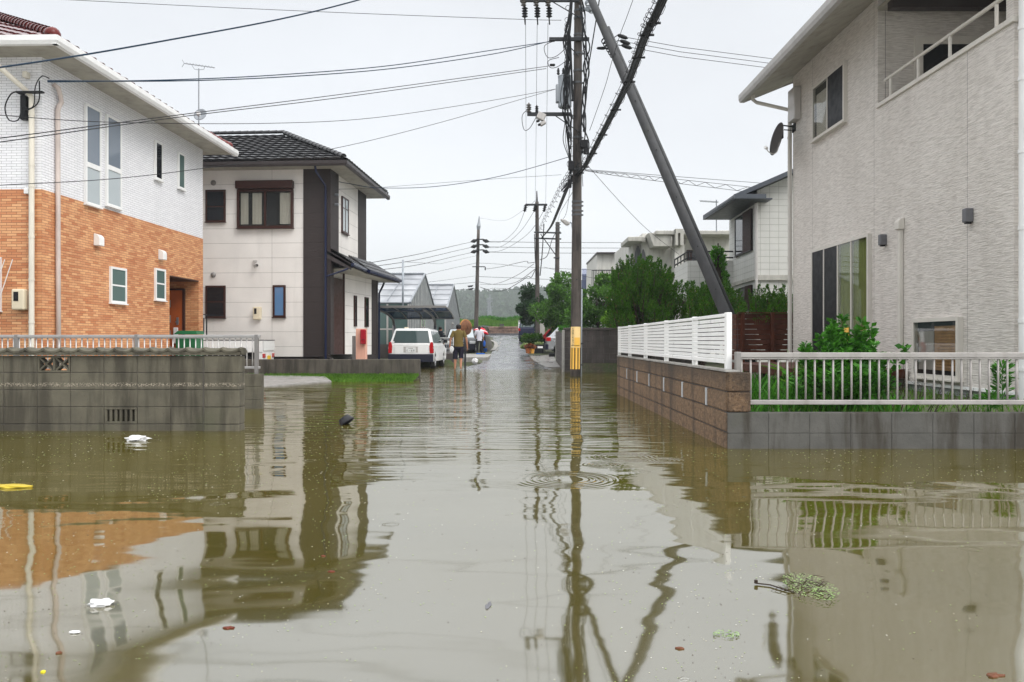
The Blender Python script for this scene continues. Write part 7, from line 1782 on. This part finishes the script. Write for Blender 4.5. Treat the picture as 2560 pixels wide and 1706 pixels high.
for (u, vt, vb, w_p, pm_, pl_, lab) in ((1320, 871, 884, .14, 'pot_terracotta', 'leaf_coleus', 'terracotta pot of red brown leaves at the road edge'), (1330.5, 872, 884, .13, 'pot_orange', 'leaf_coleus', 'yellow orange pot of dark red leaves, right of the terracotta one')):
    t = thing('flower_pot', lab, 'plant pot', P(u, vb, 41.5)); m = MB(); c = P(u, vb, 41.5); H = Z(vt, 41.5) - Z(vb, 41.5)
    m.lathe(c, [(.001, 0), (w_p * .7, 0), (w_p, H), (w_p * 1.08, H), (w_p * .9, H - .02), (.001, H - .03)], 16); m.build('pot', pm_, t, world=True)
    C, N = clump_points([tuple(c + Vector((0, 0, H + .09)))], [(.17, .17, .12)], 260, .2); V, Fq = leaves(C, N, .09, 1.6, .8, .3); np_mesh('leaves', V, Fq, pl_, t)
t = thing('planter_box', 'black planter box with a white band beside the parked cars', 'planter', P(1347, 884, 42)); m = MB(); m.box(X(1337, 42), X(1358, 42), 42, 42.4, Z(884, 42), Z(862, 42)); m.build('box', 'black_plastic', t, world=True, bevel=.01)
m = MB(); m.box(X(1344, 41.99), X(1357, 41.99), 41.97, 42, Z(871, 42), Z(866, 42)); m.build('band', 'white_paint', t, world=True)
C, N = clump_points([tuple(P(1347, 860, 42.2))], [(.22, .2, .08)], 300, .2); V, Fq = leaves(C, N, .07, 1.6, .8, .3); np_mesh('leaves', V, Fq, 'leaf_varieg', t)
m = MB(); m.box(X(1373, 40.2), X(1388, 40.2), 40.2, 40.6, .05, Z(884, 40.2)); tag(m.build('black_box', 'black_plastic', bevel=.02), 'plain black box at the foot of the yellow signed pole', 'box')
mound('creeper', 'green creeper spilling over the top of the return wall', 'creeper', (X(1408, 28.4), 28.5, Z(822, 28.5)), (.16, .5, .10), 900, .06, 'leaf_weed', seed=5)

def grass_patch(name, label, x0, x1, y0, y1, zf, n, h, mat='leaf_grass', w_=.012, mask=None):
    x = NR.uniform(x0, x1, n); y = NR.uniform(y0, y1, n)
    if mask is not None: k = np.array([mask(a, b) for a, b in zip(x, y)]); x, y = x[k], y[k]; n = len(x)
    z = np.array([zf(a, b) for a, b in zip(x, y)]); hh = h * (.4 + .9 * NR.random(n)); a = NR.random(n) * 2 * np.pi; lean = NR.normal(size=(n, 2)) * hh[:, None] * .35
    V = np.empty((n, 4, 3)); dx = np.cos(a) * w_; dy = np.sin(a) * w_
    V[:, 0] = np.stack([x - dx, y - dy, z], 1); V[:, 1] = np.stack([x + dx, y + dy, z], 1)
    V[:, 2] = np.stack([x + dx * .6 + lean[:, 0] * .5, y + dy * .6 + lean[:, 1] * .5, z + hh * .65], 1); V[:, 3] = np.stack([x + lean[:, 0], y + lean[:, 1], z + hh], 1)
    o = np_mesh(name, V.reshape(-1, 3), np.arange(4 * n).reshape(n, 4), mat); tag(o, label, 'grass', kind='stuff'); return o
m = MB(); m.add([(-5.1, 20.75, -.02), (-2.56, 20.35, -.03), (-2.56, 21.98, .10), (-7.5, 21.98, .13), (-6.2, 21.5, .10)], [(0, 1, 2, 3, 4)]); tag(m.build('lawn_ground', 'soil', auto=False), kind='structure')
grass_patch('grass_strip', 'bright green grass strip between the low wall and the water', -7.3, -2.56, 20.5, 21.97, lambda x, y: -.02 + .12 * (y - 20.4) / 1.5, 16000, .07, w_=.01, mask=lambda x, y: y > 20.45 + max(0, -(x + 4.8)) * .48)
grass_patch('bank_grass', 'bright grass and weeds covering the bank at the end of the road', -7, 4, 84.3, 90, bank, 16000, .28, w_=.035)
grass_patch('field_weeds', 'darker green weeds on the crest of the far bank', -4, 4, 88, 93, bank, 5000, .55, 'leaf_weed', w_=.08)
grass_patch('garden_grass', 'grass and weeds in the yard behind the front railing', 2.35, 13, 7.95, 12.5, lambda x, y: .27, 7000, .10, 'leaf_grass', w_=.006)
grass_patch('fence_grass', 'weeds seen under the white fence behind the rough wall', 2.4, 4.3, 8.2, 15.8, lambda x, y: .27, 3000, .22, 'leaf_weed', w_=.010)
def stem_plant(name, label, base, H, nst, leafn, size, mat='leaf_weed', spread=.25, group=None, seed=1, leafasp=2.2, droop=.0, thin=.007):
    rg = random.Random(seed); t = thing(name, label, 'plant', base, 0, group); st = MB(); Cs, Ns = [], []; b = Vector(base)
    for i in range(nst):
        a = rg.uniform(0, 6.28); r = rg.uniform(.1, 1) * spread; h = H * rg.uniform(.65, 1.0); top = b + Vector((math.cos(a) * r, math.sin(a) * r, h)); f0 = b + Vector((math.cos(a) * r * .3, math.sin(a) * r * .3, 0)); mid = f0.lerp(top, .5) + Vector((rg.uniform(-.03, .03), 0, .03)); ln = catmull([f0, mid, top], 6); st.tube(ln, [thin * (1 - .7 * k / (len(ln) - 1)) for k in range(len(ln))], 5)
        for k in range(leafn):
            q = rg.uniform(.18, 1) ** .8; p = ln[min(int(q * (len(ln) - 1)), len(ln) - 2)].lerp(ln[min(int(q * (len(ln) - 1)) + 1, len(ln) - 1)], rg.random()); an = rg.uniform(0, 6.28); br = rg.uniform(0, .09) * (1.1 - q)
            Cs.append(tuple(p + Vector((math.cos(an) * br, math.sin(an) * br, rg.uniform(-.01, .03))))); Ns.append((math.cos(an), math.sin(an), .45 - droop))
    st.build('stem', 'bark_twig' if seed % 2 else 'leaf_weed', t, world=True); V, Fq = leaves(np.array(Cs), np.array(Ns) * 1.2, size, leafasp, .35); np_mesh('leaves', V, Fq, mat, t); return t
def pl(u, v, D): p = P(u, v, D); return p
gw = 'tall weeds behind the front railing'
stem_plant('tall_weed', 'tallest leafy weed before the garden door, tip above the railing', (X(2085, 9.3), 9.3, .27), Z(786, 9.3) - .27, 7, 190, .068, spread=.16, group=gw, seed=2)
stem_plant('tall_weed', 'dense bushy weed left of centre behind the railing', (X(2072, 9.0), 9.0, .27), Z(845, 9.0) - .27, 14, 140, .068, spread=.38, group=gw, seed=4)
stem_plant('tall_weed', 'leafy weed in the middle of the clump behind the railing', (X(2122, 9.1), 9.1, .27), Z(835, 9.1) - .27, 12, 130, .07, spread=.34, group=gw, seed=6)
stem_plant('tall_weed', 'sparse dark stemmed weed with broad leaves right of the clump', (X(2150, 9.2), 9.2, .27), Z(800, 9.2) - .27, 5, 85, .082, spread=.2, group=gw, seed=7, leafasp=1.5)
stem_plant('tall_weed', 'broad leaved weed leaning right over the railing toward the pipe cover', (X(2185, 9.0), 9.0, .27), Z(868, 9.0) - .27, 6, 50, .095, spread=.35, group=gw, seed=9, leafasp=1.5)
stem_plant('tall_weed', 'small weed at the left before the downpipe', (X(2012, 9.6), 9.6, .27), Z(872, 9.6) - .27, 2, 60, .07, spread=.06, group=gw, seed=10)
stem_plant('tall_weed', 'low leafy weeds left of the big clump behind the railing', (X(2035, 8.6), 8.6, .27), .42, 7, 45, .07, spread=.3, group=gw, seed=12)
stem_plant('tall_weed', 'low dark leafy growth under the big weed clump', (X(2110, 8.5), 8.5, .27), .5, 24, 80, .072, spread=.5, group=gw, seed=14)
stem_plant('goldenrod', 'single upright narrow leaved weed at the far right behind the railing', (X(2507, 8.5), 8.5, .27), Z(885, 8.5) - .27, 1, 170, .11, spread=.01, seed=16, leafasp=5)
stem_plant('goldenrod', 'short narrow leaved weed under the railing at the far right', (X(2475, 8.4), 8.4, .27), .22, 4, 40, .09, spread=.15, seed=18, leafasp=5)
stem_plant('tall_grass', 'clump of tall green grass blades left of the weeds', (X(1990, 9.2), 9.2, .27), .62, 26, 1, .3, 'leaf_grass', spread=.22, seed=20, leafasp=12, thin=.004)
for i, (u, D, H, n) in enumerate(((2240, 8.9, .5, 5), (2300, 8.7, .42, 5), (2340, 8.5, .3, 4), (2205, 9.0, .45, 4), (2395, 8.8, .35, 3))):
    t = thing('bare_twigs', ('bare dark twigs in front of the pipe cover', 'bare branching twigs left of the fixed window', 'short dry twigs below the fixed window', 'thin bare stems by the weed clump', 'dry crossing twigs right of the railing post')[i], 'twigs', (X(u, D), D, .27)); m = MB(); rg = random.Random(40 + i)
    for k in range(n):
        a = rg.uniform(-.5, .5); b0 = Vector((X(u, D) + rg.uniform(-.08, .08), D, .27)); tp = b0 + Vector((a * H, rg.uniform(-.1, .1), H * rg.uniform(.6, 1))); m.tube([b0, b0.lerp(tp, .5) + Vector((.02, 0, 0)), tp], [.006, .004, .0015], 4)
        for j in range(5): q = b0.lerp(tp, rg.uniform(.3, .95)); m.tube([q, q + Vector((rg.uniform(-.14, .14), rg.uniform(-.04, .04), rg.uniform(-.02, .12)))], [.003, .001], 3)
    m.build('branches', 'bark_twig', t, world=True)

# ------------------------------------------------------------------ things floating on the water
def wat(u, v): D = CH * F / (v - 853); return Vector((X(u, D), D, 0))
p = wat(343, 1102); tag(blob('plastic_bag', 'plastic_white', (p.x, p.y, .02), .085, 21, (1.25, .7, .38), noise_=.6), 'crumpled white plastic bag floating before the block wall drain', 'bag', )
p = wat(252, 1513); tag(blob('plastic_bag', 'plastic_white', (p.x, p.y, .008), .036, 25, (1.2, .8, .4), noise_=.55), 'small white plastic scrap floating in the left foreground', 'plastic scrap')
p = wat(187, 1583); tag(blob('plastic_scrap', 'plastic_white', (p.x, p.y, .004), .014, 27, (1.3, .7, .3)), 'tiny white scrap floating below the larger white one', 'plastic scrap')
p = wat(30, 1218)
m = MB(); v, f = crumple((p.x, p.y, .006), .12, 31, 3, .4, (1.3, .45, .12)); m.add(v, f); tag(m.build('yellow_bag', 'plastic_yellow', smooth=True), 'flat yellow plastic bag floating at the left edge', 'bag')
p = wat(868, 1062)
m = MB(); m.lathe(p + Vector((0, 0, .02)), [(.001, -.09), (.07, -.085), (.105, 0), (.11, 0), (.105, -.01), (.075, -.07), (.001, -.075)], 20, axis=(.5, -.1, -.65)); tag(m.build('plant_pot', 'black_plastic', smooth=True), 'black plastic plant pot floating tipped over in the street', 'plant pot')
def leaf_flat(name, label, cat, u, v, r, mat, seed, asp=1.6, group=None, rot=0):
    p = wat(u, v); rg = random.Random(seed); m = MB(); n = 12; pts = []
    for i in range(n):
        a = 2 * math.pi * i / n; k = (.75 + .30 * rg.uniform(-1, 1)); x = math.cos(a) * r * asp * k; y = math.sin(a) * r * k; pts.append((p.x + x * math.cos(rot) - y * math.sin(rot), p.y + x * math.sin(rot) + y * math.cos(rot), .002 + .003 * rg.random()))
    m.add(pts + [(p.x, p.y, .007)] + [(q[0], q[1], -.004) for q in pts], [(i, (i + 1) % n, n) for i in range(n)] + [(i, n + 1 + i, n + 1 + (i + 1) % n, (i + 1) % n) for i in range(n)]); return tag(m.build(name, mat), label, cat, group)
leaf_flat('fallen_leaf', 'bright red leaf floating in the lower left', 'leaf', 572, 1571, .016, 'leaf_red', 1)
leaf_flat('fallen_leaf', 'brown curled leaf floating at the bottom right corner', 'leaf', 2487, 1690, .020, 'leaf_dry', 2)
leaf_flat('fallen_leaf', 'small dark leaf floating below the duckweed patch', 'leaf', 1700, 1622, .011, 'leaf_dry', 3)
leaf_flat('fallen_leaf', 'pale brown leaf floating at the lower left', 'leaf', 148, 1633, .010, 'leaf_dry', 4)
leaf_flat('fallen_leaf', 'tiny yellow leaf floating near the bottom left', 'leaf', 107, 1681, .006, 'sign_lemon', 5)
leaf_flat('fallen_leaf', 'small pinkish leaf beside the pole reflections of the cream house', 'leaf', 828, 1430, .012, 'leaf_red', 6)
leaf_flat('fallen_leaf', 'small red leaf further left of the pinkish one', 'leaf', 808, 1391, .009, 'leaf_red', 7)
leaf_flat('floating_debris', 'thin grey strip floating in the middle foreground', 'debris', 1222, 1515, .014, 'lamp_grey', 8, 5, rot=1.5)
# twig raft with duckweed
c = wat(2020, 1474); t = thing('twig_raft', 'tangle of dark twigs and green duckweed floating at the right', 'twigs', c)
m = MB(); q = [wat(1890, 1462), wat(1925, 1466), wat(1975, 1482)]; m.tube([v + Vector((0, 0, .006)) for v in q], .0032, 6); m.lathe(q[0] + Vector((0, 0, .012)), [(.001, -.006), (.008, -.006), (.008, .008), (.001, .008)], 8)
rg = random.Random(9)
for k in range(30):
    a = rg.uniform(0, 6.28); r = rg.uniform(.2, 1); p = c + Vector((math.cos(a) * r * .10, math.sin(a) * r * .18, rg.uniform(.0, .015))); d = rg.uniform(0, 6.28); L = rg.uniform(.04, .10); m.tube([p, p + Vector((math.cos(d) * L * .5, math.sin(d) * L * .4, .012)), p + Vector((math.cos(d) * L, math.sin(d) * L * .8, .0))], [.002, .0016, .0008], 4)
m.build('twigs', 'bark_twig', t, world=True)
def specks(cx, cy, n, s, z=.012):
    a = NR.random(n) * 6.28; V = np.empty((n, 4, 3)); s_ = s * (.5 + NR.random(n))
    for k in range(4): V[:, k, 0] = cx + np.cos(a + k * 1.57) * s_; V[:, k, 1] = cy + np.sin(a + k * 1.57) * s_ * .9; V[:, k, 2] = z
    return V.reshape(-1, 3), np.arange(4 * n).reshape(n, 4)
n = 420; a = NR.random(n) * 6.28; r = np.sqrt(NR.random(n)); V, Fq = specks(c.x + .01 + np.cos(a) * r * .10, c.y + np.sin(a) * r * .19, n, .0038, .016); np_mesh('duckweed', V, Fq, 'weed_scum', t)
n = 90; c = wat(1815, 1588); a = NR.random(n) * 6.28; r = np.sqrt(NR.random(n)); V, Fq = specks(c.x + np.cos(a) * r * .05, c.y + np.sin(a) * r * .035, n, .0035, .006); tag(np_mesh('duckweed_patch', V, Fq, 'weed_scum', loc=(c.x, c.y, 0)), 'small patch of pale green duckweed at the lower right', 'duckweed', kind='stuff')
# scattered scum
n = 10500; y = 2.4 + 9 * NR.random(n) ** 1.3; x = (NR.random(n) - .5) * 1.5 * (y + .3); dens = .25 + .75 * (np.abs(x / y + .02) > .14) ; dens *= .25 + .75 * (np.sin(x * 1.9 + np.sin(y * 1.3) * 2) * np.sin(y * 1.1 + x * .6) > -.2); k = (NR.random(n) < dens) & ~((x > 2.0) & (y > 7.7)) & ~((x < -3.1) & (y > 9.2)); V, Fq = specks(x[k], y[k], k.sum(), .0008 * y[k] + .0003, .0015)
b = NB('scum'); g_ = b.n('ShaderNodeNewGeometry').outputs['Random Per Island']; rp = b.n('ShaderNodeValToRGB'); b.l(g_, rp.inputs[0]); rp.color_ramp.interpolation = 'CONSTANT'; e = rp.color_ramp.elements; e[0].color = (.26, .34, .12, 1); e[0].position = 0; e[1].position = .55; e[1].color = (.42, .40, .30, 1); q = rp.color_ramp.elements.new(.72); q.color = (.05, .03, .02, 1); q = rp.color_ramp.elements.new(.9); q.color = (.55, .55, .5, 1); M['scum'] = b.set(rp.outputs[0], .6)
tag(np_mesh('floating_specks', V, Fq, 'scum'), 'countless tiny leaves, seeds and duckweed specks scattered on the water', 'debris', kind='stuff')

# ------------------------------------------------------------------ hills and haze
HD = 620.0
def hill_h(x, y):
    u = 1280 + x / HD * F; r_ = lerpt(u, [(300, 734), (1056, 738), (1180, 737), (1255, 735), (1300, 728), (1360, 726), (1450, 724), (2300, 716)]); z = CH + (853 - r_) * HD / F - 3
    t = min(1, max(0, (y - 470) / 150)); return 1.8 + (z - 1.8) * (t ** .8) + (.0 if y < 625 else -(y - 625) * .05)
xs_ = [-560 + i * 8 for i in range(141)]; ys_ = [460, 470, 480, 490, 502, 514, 526, 540, 554, 568, 582, 596, 610, 625, 660, 720]
grid_mesh('hills', xs_, ys_, hill_h, 'ground')
n = 6000; x = NR.uniform(-260, 300, n); y = NR.uniform(474, 630, n); z = np.array([hill_h(a, b_) for a, b_ in zip(x, y)]); rad = 2.6 + 3.0 * NR.random(n)
m_ = 22; d = NR.normal(size=(n, m_, 3)); d /= np.linalg.norm(d, axis=2)[:, :, None]; C = np.stack([x, y, z], 1)[:, None, :] + d * rad[:, None, None]; V, Fq = leaves(C.reshape(-1, 3), d.reshape(-1, 3), 3.2, 1.3, .6)
tag(np_mesh('wooded_hill', V, Fq, 'leaf_hill'), 'hazy tree covered hillside beyond the end of the street', 'woodland', kind='stuff')
hz = MB(); hz.box(-1250, 1250, -70, 1250, -2, 62); ho = hz.build('haze', 'white_paint', auto=False); tag(ho, kind='stuff')
b = bpy.data.materials.new('haze_air'); b.use_nodes = True; t_ = b.node_tree; t_.nodes.clear(); pv = t_.nodes.new('ShaderNodeVolumePrincipled'); pv.inputs['Color'].default_value = (.80, .84, .86, 1); pv.inputs['Density'].default_value = .0007; pv.inputs['Anisotropy'].default_value = .2; o_ = t_.nodes.new('ShaderNodeOutputMaterial'); t_.links.new(pv.outputs[0], o_.inputs['Volume']); ho.data.materials.clear(); ho.data.materials.append(b)
